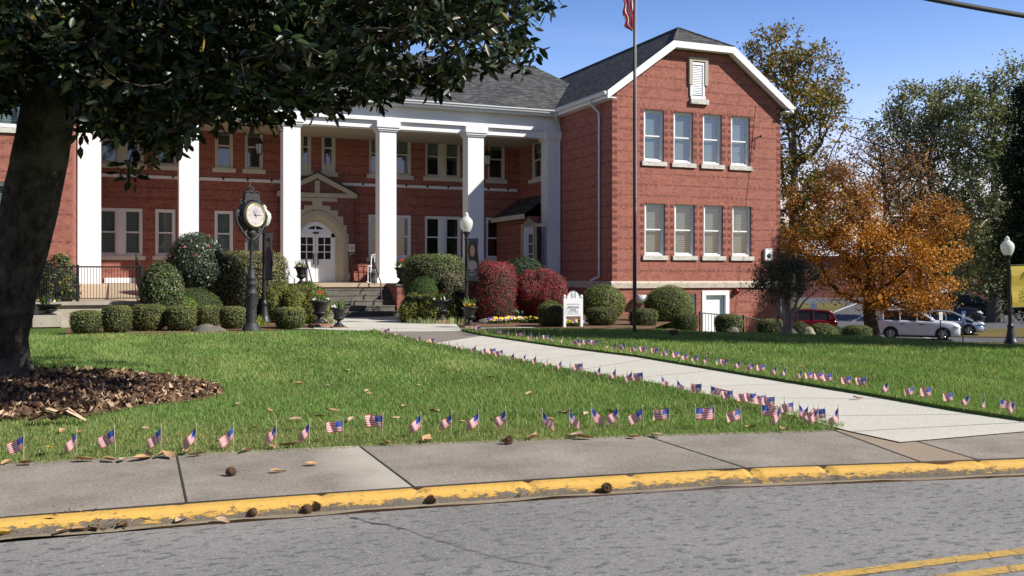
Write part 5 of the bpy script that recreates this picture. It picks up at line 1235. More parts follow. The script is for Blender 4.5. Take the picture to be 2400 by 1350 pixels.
lrow = [(898, 'e'), (913, 'L'), (929, 'e'), (953, 'e'), (971, 'e'), (986, 'd'), (1005, 'e'), (1021, 'L'), (1033, 'e'), (1052, 'e'), (1072, 'e'), (1085, 'e'), (1115, 'd'), (1138, 'd'), (1161, 'L'), (1178, 'L'), (1206, 'd'), (1231, 'd'), (1257, 'd'), (1283, 'e'), (1315.6, 'd'), (1335, 'e'), (1366, 'L'), (1408, 'd'), (1444.7, 'd'), (1468, 'e'), (1482, 'd'), (1508.4, 'L'), (1551, 'D'), (1587.5, 'D'), (1621, 'D'), (1642.8, 'L'), (1665.6, 'R'), (1693, 'R'), (1718, 'L'), (1750, 'L'), (1770, 'L'), (1794, 'L'), (1813.4, 'L'), (1836, 'e'), (1858.8, 'L'), (1893, 'd'), (1910, 'd'), (1937, 'L')]
for i, (x, k) in enumerate(lrow): put_flag(x, interp(x, LEx)+3.5, k, 'flag %s, %s from far end on left walkway edge' % (DESC[k], ordw(i+1)), 'small flags along the left edge of the walkway')
rrow = [(1100, 'e'), (1112, 'e'), (1127, 'L'), (1145, 'd'), (1176, 'L'), (1193, 'e'), (1209, 'e'), (1229, 'L'), (1246, 'd'), (1263, 'd'), (1284, 'L'), (1297.5, 'd'), (1317, 'e'), (1337, 'e'), (1358, 'L'), (1366, 'd'), (1383, 'L'), (1400, 'L'), (1425, 'e'), (1444, 'd'), (1466, 'L'), (1493, 'L'), (1515.7, 'L'), (1543.9, 'L'), (1565.6, 'L'), (1594.5, 'L'), (1612.5, 'l'), (1637.6, 'l'), (1656.4, 'd'), (1682, 'e'), (1705, 'L'), (1735, 'l'), (1768, 'L'), (1792.5, 'L'), (1821, 'd'), (1841, 'd'), (1878.7, 'd'), (1905, 'L'), (1930.5, 'L'), (1952.6, 'L'), (1996.8, 'L'), (2030.6, 'L'), (2083.8, 'l'), (2142, 'L'), (2183, 'L'), (2235, 'L'), (2272, 'l'), (2310, 'e'), (2345.5, 'R'), (2380, 'd')]
for i, (x, k) in enumerate(rrow): put_flag(x, interp(x, REx)-2.5, k, 'flag %s, %s from far end on right walkway edge' % (DESC[k], ordw(i+1)), 'small flags along the right edge of the walkway')
# ================================================================ VEGETATION
def unit(a): return a/np.maximum(np.linalg.norm(a, axis=1, keepdims=True), 1e-9)
def leafquads(P, Nn, size, cols, aspect=.5, r=rng, fold=False):
    """rhombic leaves at P with normals Nn"""
    n = len(P); rnd = unit(r.normal(size=(n, 3))); T = unit(np.cross(Nn, rnd)); B2 = np.cross(Nn, T); s = np.asarray(size).reshape(-1, 1)*np.ones((n, 1))
    a = P-T*s*.5; b = P-B2*s*aspect*.5-T*s*.05; c = P+T*s*.5; d = P+B2*s*aspect*.5-T*s*.05
    if fold:
        m = P-Nn*s*.06; V = np.stack([a, b, c, d, m], 1)  # bowl
    V = np.stack([a, b, c, d], 1).reshape(-1, 3); F = np.arange(n*4).reshape(-1, 4); C = np.repeat(cols, 4, axis=0); return V, F, C
def palette(n, cols, r=rng, var=.2, weights=None):
    cols = np.array(cols); i = r.choice(len(cols), n, p=weights); return cols[i]*r.uniform(1-var, 1+var, (n, 1))
SHAPES = {}
def shrub(px, w, ytop, d, label, cols, shape='box', dens=1.0, leaf=.036, name='clipped_shrub', cat='shrub', group=None, ybot=None, depth=None, rough=.03, z0=None, weights=None, blobs=None, mat='hedge_leaf', core=(.02, .025, .012), flowers_=None, stem=False):
    b = atD(px, 700, d); x, _ = wc(b.x, b.y); gz_ = HT(x, d) if z0 is None else z0
    K = d/FPX; W2 = w*K/2*1.05; top = CAM.z+(HY-ytop)*K; H = top-gz_; D2 = (depth or min(w*K, 2.2))/2
    base = Vector((b.x, b.y, gz_)); t = thing(name, base, label, cat, group)
    nseg, nr = 28, 14
    def prof(th, ph):
        """unit direction -> point (local right, away, up fraction)"""
        c, s = math.cos(th), math.sin(th); zz = math.sin(ph); rr_ = math.cos(ph)
        return c*rr_, s*rr_, zz
    seed = sum(map(ord, label)) % 997
    ells = blobs or [(0, 0, 0, 1, 1, 1)]
    Vc = []; Fc = []; P_ = []; N_ = []
    for bi, (ox, oy, oz, sx, sy, sz) in enumerate(ells):
        pw = {'box': 4.5, 'round': 2.3, 'dome': 2.1, 'wild': 2.0}[shape]
        cz = H*.5 if shape in ('box', 'round') else H*.38; rz_ = H-cz if oz == 0 else (H-cz)*sz
        def pt(th, ph, shrink=1.0):
            c, s, zz = prof(th, ph)
            if shape == 'box':
                l = (abs(c)**2+abs(s)**2)**.5; k = (l**pw+abs(zz)**pw)**(-1/pw); c, s, zz = c*k, s*k, zz*k
            n1 = mn.noise(Vector((c*1.7+seed, s*1.7+bi*3, zz*1.7)))*{'box': .035, 'round': .04, 'dome': .07, 'wild': .2}[shape]; n2 = mn.noise(Vector((c*5+seed, s*5, zz*5)))*{'box': .03, 'round': .025, 'dome': .03, 'wild': .10}[shape]
            k = (1+n1+n2)*shrink; low = (1-.10*max(0, -zz)) if shape == 'box' else 1
            return np.array([(c*k*low)*W2*sx+ox*W2, (s*k*low)*D2*sy+oy*D2, cz+zz*k*rz_*(1 if oz == 0 else 1)+oz*H])
        base_i = len(Vc)
        for j in range(nr+1):
            ph = -PI/2+PI*j/nr
            for i in range(nseg): Vc.append(pt(2*PI*i/nseg, ph, .93))
        for j in range(nr):
            for i in range(nseg): Fc.append((base_i+j*nseg+i, base_i+j*nseg+(i+1) % nseg, base_i+(j+1)*nseg+(i+1) % nseg, base_i+(j+1)*nseg+i))
        area = 4*PI*((W2*sx*D2*sy+W2*sx*rz_+D2*sy*rz_)/3); n = int(area/(leaf*leaf)*2.3*dens); r = np.random.default_rng(seed+bi)
        n = min(n, 24000)
        for q in range(n):
            th = r.uniform(0, 2*PI); ph = math.asin(r.uniform(-.97, 1)); 
            if shape == 'box' and r.uniform() < .25: ph = math.asin(r.uniform(.5, 1))
            p = pt(th, ph, 1+r.normal()*rough-rough*.8); c, s, zz = prof(th, ph); P_.append(p); nn = np.array([c/W2, s/D2, zz/max(rz_, .1)]); N_.append(nn/np.linalg.norm(nn)+r.normal(size=3)*.38)
    P_ = np.array(P_); N_ = unit(np.array(N_)); keep = P_[:, 2] > -.02; P_ = P_[keep]; N_ = N_[keep]; P_[:, 2] = np.maximum(P_[:, 2], .01)
    R = np.array([[CS, SN, 0], [-SN, CS, 0], [0, 0, 1]]); tow = lambda A: A@R.T
    # right axis = (CS,-SN), away axis = (SN,CS)
    X = np.array([CS, -SN, 0]); Y = np.array([SN, CS, 0]); Z = np.array([0, 0, 1.]); bb = np.array(base)
    Wd = lambda A: A[:, :1]*X+A[:, 1:2]*Y+A[:, 2:]*Z
    r = np.random.default_rng(seed+9); n = len(P_)
    pal = palette(n, cols, r, .18, weights)
    # patches of slightly different foliage
    pn = np.array([mn.noise(Vector((p[0]*2.2+seed, p[1]*2.2, p[2]*2.2))) for p in P_]); pal = pal*(1+pn[:, None]*.5)
    V, F, C = leafquads(bb+Wd(P_), unit(Wd(N_)), leaf*r.uniform(.7, 1.4, n), pal, .62, r)
    npmesh('foliage', V, F, M[mat], t, col=np.clip(C, 0, 1))
    Vc = np.array(Vc); Vc[:, 2] = np.maximum(Vc[:, 2], 0.0); npmesh('branches', bb+Wd(Vc), Fc, M['shrub_core'], t, smooth=True)
    if flowers_:
        idx = r.choice(n, flowers_[1]); V, F, C = leafquads(bb+Wd(P_[idx]*1.03), unit(Wd(N_[idx])), flowers_[2], palette(len(idx), flowers_[0], r, .1), 1.0, r); npmesh('blossoms', V, F, M['petal'], t, col=C)
    return t
simple('shrub_core', (.018, .022, .010), .95)
BOX = [(.13, .15, .045), (.16, .18, .055), (.20, .215, .075), (.10, .12, .035)]
DKG = [(.035, .05, .02), (.06, .08, .03), (.09, .11, .04)]
HG = 'row of clipped box shrubs'
HL = [(201, 68, 728, 24.3, 'leftmost clipped box shrub, nearest the tree trunk'), (274, 66, 716, 24.7, 'tall clipped box shrub, second from the left'), (349, 80, 713, 25.6, 'widest clipped box shrub in the left row, below the terrace railing'), (424, 70, 717, 25.6, 'clipped box shrub just left of the flat grey rock'), (487, 58, 716, 28.0, 'clipped box shrub set back behind the flat rock'), (546, 60, 718, 26.6, 'clipped box shrub touching the left side of the post clock'), (679, 71, 720, 26.9, 'clipped box shrub right of the post clock')]
for px, w, y, d, lab in HL: shrub(px, w, y, d, lab, BOX, group=HG, cat='shrub')
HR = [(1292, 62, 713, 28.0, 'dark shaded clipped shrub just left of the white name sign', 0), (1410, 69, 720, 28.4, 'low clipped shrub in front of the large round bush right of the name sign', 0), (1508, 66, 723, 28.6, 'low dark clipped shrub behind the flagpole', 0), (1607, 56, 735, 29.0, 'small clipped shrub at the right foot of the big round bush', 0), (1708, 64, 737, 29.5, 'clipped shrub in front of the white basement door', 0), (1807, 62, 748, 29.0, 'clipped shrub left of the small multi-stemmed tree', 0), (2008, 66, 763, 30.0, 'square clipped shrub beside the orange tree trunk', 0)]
for px, w, y, d, lab, _ in HR: shrub(px, w, y, d, lab, [tuple(c*.8 for c in k) for k in BOX], group=HG)  # right row: box leaf colours darkened, its shade put into the palette
shrub(1926, 70, 757, 29.0, 'rounded clipped shrub between the pale boulder and the orange tree', BOX, 'round')
shrub(1952, 66, 762, 33.0, 'dark rounded shrub behind the rounded clipped shrub', DKG, 'round'); shrub(1872, 56, 752, 34.0, 'dark shrub in the shade behind the small tree stems', DKG, 'round')
shrub(1413, 102, 667, 31.0, 'large round clipped bush right of the name sign', [(.10, .13, .03), (.16, .19, .05), (.24, .24, .08)], 'round', name='round_bush')
shrub(1567, 112, 668, 31.5, 'large round clipped bush in front of the basement window', [(.10, .13, .03), (.16, .19, .05), (.24, .24, .08)], 'round', name='round_bush')
shrub(379, 98, 612, 27.9, 'glossy round bush with bronze tips right of the ramp railing', [(.05, .09, .03), (.08, .12, .035), (.16, .13, .05), (.3, .3, .22)], 'round', name='round_bush', leaf=.06, weights=[.4, .35, .15, .1])
shrub(459, 132, 546, 30.5, 'dark camellia trained as a round standard with a few pink flowers', [(.035, .055, .03), (.05, .075, .04), (.3, .32, .3)], 'dome', name='camellia_bush', z0=1.1, leaf=.06, weights=[.48, .48, .04], flowers_=([(.65, .12, .2), (.7, .6, .55)], 16, .10), mat='gloss_leaf')  # palest leaf tone stands in for white glints on the glossy leaves
ct = cw((459-CX)/FPX*30.5, 30.5)
t = bpy.data.objects['camellia_bush']; mb = MB()
for k, (dx, dy) in enumerate(((-.25, 0), (.05, .1), (.3, -.05), (.15, .2))): mb.tube([(ct.x+dx*.4, ct.y+dy*.4, 0), (ct.x+dx*.7, ct.y+dy, .9), (ct.x+dx*1.3, ct.y+dy*1.3, 2.1)], [.05, .04, .03], 6)
simple('bark_plain', (.14, .12, .10), .9); mb.build('trunk', M['bark_plain'], t)
shrub(578, 186, 592, 31.5, 'large spreading olive green bush behind the post clock', [(.10, .12, .04), (.15, .16, .055), (.22, .2, .09), (.25, .13, .09)], 'box', name='olive_bush', leaf=.06, weights=[.35, .35, .2, .1], depth=3.0, dens=.8)
shrub(452, 130, 675, 29.3, 'dark dome of clipped yew behind the box row', DKG+[(.09, .14, .03)], 'dome'); shrub(429, 80, 693, 28.3, 'small bright green dome in front of the dark dome', [(.11, .18, .03), (.16, .24, .05)], 'dome', leaf=.035)
LIME = [(.17, .20, .035), (.22, .24, .04), (.13, .17, .035), (.24, .20, .05)]
shrub(695, 140, 668, 30.8, 'spreading lime green shrub left of the steps', LIME, 'wild', name='lime_shrub', leaf=.045, dens=.9, rough=.04, depth=2.4, blobs=[(-.55, 0, 0, .5, .8, 1), (.1, 0, 0, .6, 1, .9), (.6, -.1, 0, .45, .7, .7)])
shrub(723, 56, 657, 32.5, 'low green mound between the lime shrub and the porch urn', [(.08, .14, .03), (.12, .18, .05)], 'dome')
shrub(640, 70, 655, 32.3, 'yellow green shrub growing around the left lamp post', LIME, 'wild', name='lime_shrub', leaf=.07)
shrub(136, 92, 598, 28.6, 'loose green bush with red berries behind the railing by the tree trunk', [(.10, .15, .04), (.2, .2, .06), (.06, .09, .03), (.35, .07, .06)], 'wild', name='loose_bush', leaf=.08, z0=.5, weights=[.4, .25, .25, .1], depth=.75)
shrub(1016, 142, 597, 33.5, 'wide clipped green bush right of the porch urn', [(.07, .10, .03), (.11, .14, .04), (.17, .17, .07)], 'box', name='green_bush', leaf=.055, depth=2.4, dens=.8)
shrub(1062, 82, 640, 32.3, 'brown twiggy patch of bush left of the banner post', [(.12, .09, .06), (.09, .09, .05), (.2, .16, .11)], 'wild', name='twiggy_bush', leaf=.055, depth=1.2)
shrub(995, 92, 649, 32.2, 'round dense green bush above the lime shrub by the steps', [(.05, .09, .02), (.08, .13, .03)], 'dome', name='round_bush', leaf=.04)
shrub(1008, 138, 688, 30.8, 'spreading lime green shrub right of the steps', LIME, 'wild', name='lime_shrub', leaf=.045, dens=.9, rough=.04, blobs=[(-.5, 0, 0, .5, .8, .9), (.1, 0, 0, .6, 1, 1), (.6, -.1, 0, .45, .7, .8)])
shrub(1226, 130, 600, 35.4, 'dark dense bush behind the two red bushes', [(.03, .05, .02), (.045, .07, .03)], 'dome', name='dark_bush', leaf=.06)
RED = [(.34, .035, .055), (.24, .03, .045), (.44, .07, .09), (.10, .05, .035), (.22, .13, .10)]
shrub(1152, 112, 616, 30.8, 'tall clipped burning bush with red leaves right of the banner post', RED, 'box', name='burning_bush', leaf=.036, weights=[.32, .26, .10, .22, .10], depth=1.9, rough=.045)
shrub(1266, 128, 624, 31.6, 'irregular red burning bush left of the name sign', RED, 'wild', name='burning_bush', leaf=.036, weights=[.32, .26, .12, .20, .10], depth=1.9, blobs=[(-.42, 0, .18, .58, .8, .6), (.38, 0, .14, .6, .8, .62), (.1, .1, 0, .62, .9, .8)])
shrub(1290, 52, 703, 29.6, 'small green dome behind the dark clipped shrub by the sign', [(.10, .14, .03), (.15, .19, .05)], 'dome')
# low plants and flower beds
def plantpatch(px, py, label, name, n, hgt, cols, R, seed, wid=.012, fl=None):
    c = onZ(px, py, 0); t = thing(name, c, label, 'plant'); V, F, C = blades((c.x, c.y, .02), R, n, hgt, cols, wid, .7, seed); npmesh('leaves', V, F, M['leaf'], t, col=C)
    if fl: V, F, C = flowers((c.x, c.y, .02), R, fl[1], fl[2], fl[0], fl[3], seed+1); npmesh('blossoms', V, F, M['petal'], t, col=C)
YG = [(.35, .42, .05), (.25, .36, .06), (.45, .5, .12)]
plantpatch(603, 762, 'bright yellow green strappy plant right of the post clock', 'strappy_plant', 40, .3, YG, .14, 1); plantpatch(617, 766, 'small yellow green strappy plant below the left lamp post', 'strappy_plant', 36, .22, YG, .13, 2)
plantpatch(771, 762, 'variegated grassy clump between the two urns', 'strappy_plant', 60, .26, [(.3, .36, .15), (.4, .42, .22), (.15, .2, .06)], .25, 3)
plantpatch(1000, 759, 'pale variegated groundcover under the lime shrub', 'groundcover_plant', 120, .2, [(.3, .34, .16), (.16, .2, .07), (.4, .42, .25)], .6, 4)
plantpatch(1068, 760, 'pale green clump between the two right urns', 'groundcover_plant', 70, .2, [(.3, .36, .15), (.4, .42, .22)], .35, 5)
plantpatch(1160, 756, 'tall yellow green strappy plant in front of the red bush', 'strappy_plant', 60, .36, YG, .2, 6)
for i, (px, py, lab) in enumerate(((1170, 760, 'yellow and white pansies at the left end of the flower bed'), (1205, 757, 'yellow, white and purple pansies in the middle of the flower bed'), (1240, 758, 'mixed pansies at the right end of the flower bed by the dark clipped shrub'), (1343, 766, 'yellow pansies growing at the foot of the name sign'))):
    c = onZ(px, py, 0); t = thing('pansy_clump', c, lab, 'flowers', 'pansies in the flower beds')
    V, F, C = blades((c.x, c.y, .02), .32, 90, .14, GREENS, .02, .8, 60+i); npmesh('leaves', V, F, M['leaf'], t, col=C); V, F, C = flowers((c.x, c.y, .05), .34, 42, .13, PANSY, .045, 70+i); npmesh('blossoms', V, F, M['petal'], t, col=C)
c = onZ(1232, 749, 0); t = thing('tulip_clump', c, 'red tulips with grey green leaves behind the pansies', 'flowers')
V, F, C = blades((c.x, c.y, .02), .5, 110, .36, [(.12, .2, .13), (.18, .26, .17)], .022, .35, 90); npmesh('leaves', V, F, M['leaf'], t, col=C); V, F, C = flowers((c.x, c.y, .30), .5, 16, .12, [(.6, .01, .04), (.5, .01, .03)], .055, 91); npmesh('blossoms', V, F, M['petal'], t, col=C)
# rocks
def rock(px, pyb, w, h, label, d=None, mat='rock', name='boulder'):
    b = onZ(px, pyb) if d is None else atD(px, pyb, d); x, dd = wc(b.x, b.y); K = dd/FPX; W2, H_ = w*K/2, h*K; V = []; F = []; ns, nr = 22, 9; sd = px
    for j in range(nr+1):
        ph = -.2+(PI/2+.2)*j/nr
        for i in range(ns):
            th = 2*PI*i/ns; c, s, z = math.cos(th)*math.cos(ph), math.sin(th)*math.cos(ph), math.sin(ph); k = 1+mn.noise(Vector((c*1.5+sd, s*1.5, z*1.5)))*.25+mn.noise(Vector((c*5+sd, s*5, z*5)))*.08
            q = cw(c*k*W2, s*k*W2*.7)-cw(0, 0); V.append((b.x+q.x, b.y+q.y, b.z+z*k*H_))
    for j in range(nr):
        for i in range(ns): F.append((j*ns+i, j*ns+(i+1) % ns, (j+1)*ns+(i+1) % ns, (j+1)*ns+i))
    npmesh(name, V, F, M[mat], None, org=b, smooth=False, label=label, cat='rock')
mk_concrete('rock_pale', (.34, .31, .2), (.2, .2, .11), 6.0, .9, .4)
rock(486, 779, 78, 18, 'flat grey rock lying between the clipped shrubs', name='flat_rock'); rock(1895, 792, 34, 24, 'pale lichen covered boulder at the foot of the rounded shrub', 26.5, 'rock_pale'); rock(1856, 788, 26, 18, 'grey boulder beside the stems of the small tree', 26.0); rock(1718, 781, 34, 14, 'low grey boulder in front of the shrub by the basement door', 27.0); rock(1137, 757, 40, 10, 'flat brown stone in the mulch bed beside the lower urn', 29.5, name='flat_rock')
# ---------------------------------------------------------------- grass blades
def in_poly(x, y, poly):
    r = np.zeros(len(x), bool); n = len(poly)
    for i in range(n):
        x1, y1 = poly[i][:2]; x2, y2 = poly[(i+1) % n][:2]
        c = ((y1 > y) != (y2 > y)) & (x < (x2-x1)*(y-y1)/(y2-y1+1e-12)+x1); r ^= c
    return r
def grass():
    r = np.random.default_rng(3)
    walkp = [(p.x, p.y) for p in LE[:9]]+[(p.x, p.y) for p in reversed(RE[:9])]
    ringp = [(g(*p).x, g(*p).y) for p in ring]
    plaza = [(v[0], v[1]) for v in PLZ]+[(PLZ[5].x, PLZ[5].y+9), (PLZ[0].x, PLZ[0].y+9)]
    lawnp = [(p.x, p.y) for p in sid]+[(cw(26, 10).x, cw(26, 10).y), (cw(26, 30).x, cw(26, 30).y), (cw(-16, 30).x, cw(-16, 30).y), (cw(-16, 6).x, cw(-16, 6).y)]
    Vs = []; Cs = []; nb = 0
    bands = [(6.5, 9.5, 3400, .0032, .05), (9.5, 13, 2100, .0042, .052), (13, 18, 1100, .006, .055), (18, 24, 620, .0085, .06), (24, 32, 330, .011, .062)]
    for d0, d1, den, w, h in bands:
        xm0, xm1 = -.56*d1, .56*d1; n = int((xm1-xm0)*(d1-d0)*den); x = r.uniform(xm0, xm1, n); d = r.uniform(d0, d1, n); k = np.abs(x/d) < .555; x, d = x[k], d[k]
        wx = CAM.x+CS*x+SN*d; wy = CAM.y-SN*x+CS*d
        jx = wx+r.normal(size=len(wx))*.02; jy = wy+r.normal(size=len(wx))*.02
        ok = in_poly(jx, jy, lawnp) & ~in_poly(jx, jy, walkp) & ~in_poly(jx, jy, plaza); inr = in_poly(wx, wy, ringp); ok &= ~inr | (r.uniform(size=len(wx)) < .01)
        # stop at the beds and the far slope
        cr_ = np.interp(x, [c[0] for c in CREST], [c[1] for c in CREST])
        lim = np.where(x < -4, np.interp(x, [-13, -11, -4], [24.6, 24.6, 26.0]), np.where(x > 3, cr_+2.5, 26.8)); ok &= d < lim
        wx, wy, x, d = wx[ok], wy[ok], x[ok], d[ok]; n = len(wx)
        hz = np.array([HT(a, b) for a, b in zip(x, d)]) if d1 > 18 else np.zeros(n)
        dm = np.full(n, 9.0)
        for pl_ in (LE[1:9], RE[1:9]):
            for a_, b_ in zip(pl_, pl_[1:]):
                ex_, ey_ = b_.x-a_.x, b_.y-a_.y; tt_ = np.clip(((wx-a_.x)*ex_+(wy-a_.y)*ey_)/(ex_*ex_+ey_*ey_), 0, 1); dm = np.minimum(dm, np.hypot(wx-a_.x-tt_*ex_, wy-a_.y-tt_*ey_))
        hz = hz+.05*np.clip(1-dm/.45, 0, 1)
        big = np.array([mn.noise(Vector((a*.55, b*.55, 0))) for a, b in zip(wx, wy)]) if n < 200000 else np.sin(wx*.8)*np.cos(wy*.7)*.3
        sm = np.sin(wx*3.1+np.sin(wy*2.3)*2)*np.sin(wy*3.7+np.cos(wx*1.9)*2)
        edge = np.clip((9.9-d+.10*(-x))/1.6, 0, 1) if d0 < 12 else np.zeros(n)
        hh = h*r.uniform(.55, 1.25, n)*(1+.25*big)*(1-.35*edge); th = r.uniform(0, 2*PI, n); lean = hh*r.uniform(.1, .8, n); ta = th+r.normal(size=n)*.8
        base = np.stack([wx, wy, hz-.004], 1); sv = np.stack([np.cos(th), np.sin(th), np.zeros(n)], 1)*(w*r.uniform(.7, 1.3, n))[:, None]; tip = base+np.stack([np.cos(ta)*lean, np.sin(ta)*lean, hh], 1)
        Vs.append(np.stack([base-sv, base+sv, tip], 1).reshape(-1, 3))
        c0 = np.array([.125, .225, .045]); c1 = np.array([.26, .39, .115]); c2 = np.array([.38, .35, .15]); u = r.uniform(size=(n, 1)); c = c0*(1-u)+c1*u
        dry = (r.uniform(size=n) < np.clip(.10+.45*np.clip(big, 0, 1)+.14*np.clip(sm, 0, 1)+.50*edge, 0, .8))[:, None]; c = np.where(dry, c2*r.uniform(.6, 1.2, (n, 1)), c); c = c*(1+.22*big[:, None])*(1+.10*np.sign(np.sin(wx*3.6+.6*np.sin(wy)))[:, None]*np.clip((d-10)/6, 0, 1)[:, None])
        lite = (r.uniform(size=n) < .08)[:, None]; c = np.where(lite, np.array([.30, .42, .16]), c)
        Cs.append(np.repeat(c, 3, axis=0))
    V = np.concatenate(Vs); C = np.clip(np.concatenate(Cs), 0, 1); F = np.arange(len(V)).reshape(-1, 3); print('grass blades', len(F))
    npmesh('grass', V, F, M['grass_blade'], None, col=C, kind='stuff', label='short green lawn grass with dry patches', cat='grass')
grass()
# ---------------------------------------------------------------- litter of the magnolia
def litter_leaf_mesh(seed, L=.17):
    r = random.Random(seed); V = []; F = []; n = 7; curl = r.uniform(.5, 1.6); tw = r.uniform(-.5, .5)
    for i in range(n+1):
        t = i/n; w = L*.24*math.sin(PI*(t**.8))+.001; x = (t-.5)*L; z = .002+curl*L*.16*(1-math.cos((t-.5)*2.2))+.006; 
        for s in (-1, 0, 1): V.append((x, s*w, z+abs(s)*w*.55+s*tw*(t-.5)*L*.3))
    for i in range(n):
        for s in range(2): k = i*3+s; F.append((k, k+1, k+4, k+3))
    me = bpy.data.meshes.new('leaf'); me.from_pydata(V, [], F); me.polygons.foreach_set('use_smooth', [True]*len(F)); return me
simple('dry_leaf', (.42, .25, .13), .7, 0, .35, 8); simple('dry_leaf_pale', (.5, .36, .24), .7, 0, .3, 8); simple('yellow_leaf', (.62, .38, .04), .6, 0, .3, 8); simple('cone_brown', (.09, .055, .035), .95, 0, .4, 30, .1, .5)
LM = {}
for k, m in (('tan', 'dry_leaf'), ('pale', 'dry_leaf_pale'), ('yellow', 'yellow_leaf')):
    LM[k] = []
    for s in range(3): me = litter_leaf_mesh(s+hash(k) % 3, .16); me.materials.append(M[m]); LM[k].append(me)
def litter(px, py, k, z, lab, grp, s=1.0):
    p = onZ(px, py, z); o = bpy.data.objects.new('fallen_leaf', frr.choice(LM[k])); COL.objects.link(o); o.location = p; o.rotation_euler = (frr.uniform(-.25, .25), frr.uniform(-.2, .2), frr.uniform(0, 6.3)); o.scale = (s,)*3; tag(o, lab, 'leaf', grp)
ll = [(145, 1012), (188, 1014), (378, 1068), (525, 1003), (520, 1040), (752, 978), (868, 925), (1150, 885), (635, 965), (780, 965), (823, 985), (925, 983), (1018, 966), (1085, 990), (1208, 968), (1290, 985), (1375, 973), (1435, 968), (978, 905), (1076, 868), (860, 918), (1152, 930), (560, 948), (690, 985), (600, 1000), (950, 955), (1240, 925), (1840, 1008), (2010, 935), (1880, 860), (1660, 830), (2300, 850), (810, 870), (700, 900), (770, 905), (920, 880), (340, 1005), (1325, 970), (1595, 965), (1760, 1003)]
for x, y in ll: litter(x, y, frr.choice(['tan', 'pale']), .022, 'dry tan magnolia leaf lying in the lawn grass', 'dry leaves scattered on the lawn', frr.uniform(.55, .95))
le = [(18, 1085), (62, 1088), (200, 1080), (290, 1080), (440, 1062), (460, 1068), (580, 1058), (640, 1050), (680, 1046), (905, 1040), (1000, 1035), (1190, 1032), (1250, 1028), (1345, 1025), (1372, 1028), (1488, 1026), (1540, 1022), (395, 1071), (330, 1077), (255, 1080)]
for x, y in le: litter(x, y, frr.choice(['tan', 'pale', 'tan']), .012, 'curled brown leaf at the edge between lawn and sidewalk', 'brown leaves along the lawn edge', frr.uniform(.8, 1.15))
litter(121, 1053, 'yellow', .05, 'large yellow leaf in the grass right of the leftmost front flag', 'yellow fallen leaves', 1.2); litter(15, 1256, 'yellow', Rz+.01, 'yellow leaf in the road gutter at the left edge', 'yellow fallen leaves', .9)
litter(728, 1090, 'tan', .008, 'small tan leaf on the sidewalk near the pale concrete patch', 'leaves on the sidewalk', .7); litter(652, 1107, 'tan', .008, 'small orange leaf in the middle of the left sidewalk slab', 'leaves on the sidewalk', .7)
for x, y in ((150, 1248), (190, 1243), (230, 1240), (330, 1225), (290, 1233), (430, 1220), (520, 1222), (700, 1190)): litter(x, y, frr.choice(['tan', 'pale']), Rz+.012, 'brown leaf caught in the gutter under the yellow kerb', 'leaves in the road gutter', frr.uniform(.6, 1.0))
def cone_mesh(seed):
    r = random.Random(seed); V = []; F = []; rows = 9
    mb = MB(); mb.lathe([(.002, 0), (.02, .008), (.026, .03), (.022, .05), (.004, .065)], 10, (0, 0, 0))
    for j in range(rows):
        z = .006+j*.0065; rr_ = .026*math.sin(PI*(j+1)/(rows+1.3))+.004
        for i in range(9):
            a = 2*PI*(i+.5*(j % 2))/9; c, s = math.cos(a), math.sin(a); q = Vector((c*rr_, s*rr_, z)); o = Vector((c, s, .5))*.011*r.uniform(.6, 1.2); w = Vector((-s, c, 0))*.006
            mb.add([q-w, q+w, q+o+w*.5, q+o-w*.5], [(0, 1, 2, 3)]); mb.add([q-w-Z3*.004, q+w-Z3*.004, q+o], [(0, 2, 1)])
    o = mb.build('seed_cone', M['cone_brown'], None); me = o.data; bpy.data.objects.remove(o); return me
CM = [cone_mesh(s) for s in range(3)]
def cone(px, py, z, lab, s=1.0, grp='seed cones on the road and sidewalk'):
    p = onZ(px, py, z); o = bpy.data.objects.new('seed_cone', frr.choice(CM)); COL.objects.link(o); o.location = p+Vector((0, 0, .022*s)); o.rotation_euler = (PI/2+frr.uniform(-.4, .4), 0, frr.uniform(0, 6.3)); o.scale = (s,)*3; tag(o, lab, 'seed cone', grp)
cone(541, 1117, .005, 'brown seed cone alone on the left sidewalk slab', 1.0); cone(1186, 1039, .005, 'brown seed cone at the lawn edge on the middle sidewalk slab', 1.1)
for x, y in ((478, 1219), (800, 1190), (998, 1181), (730, 1200), (600, 1212), (1220, 1165), (1207, 1158), (1355, 1152), (1382, 1150), (1418, 1153), (1628, 1137), (1916, 1118), (280, 1233), (300, 1228), (345, 1072), (720, 1205)): cone(x, y, Rz+.005 if y > 1100 else .01, 'brown seed cone lying in the gutter against the yellow kerb' if y > 1100 else 'brown seed cone in the grass at the left end of the lawn edge', frr.uniform(.75, 1.1))
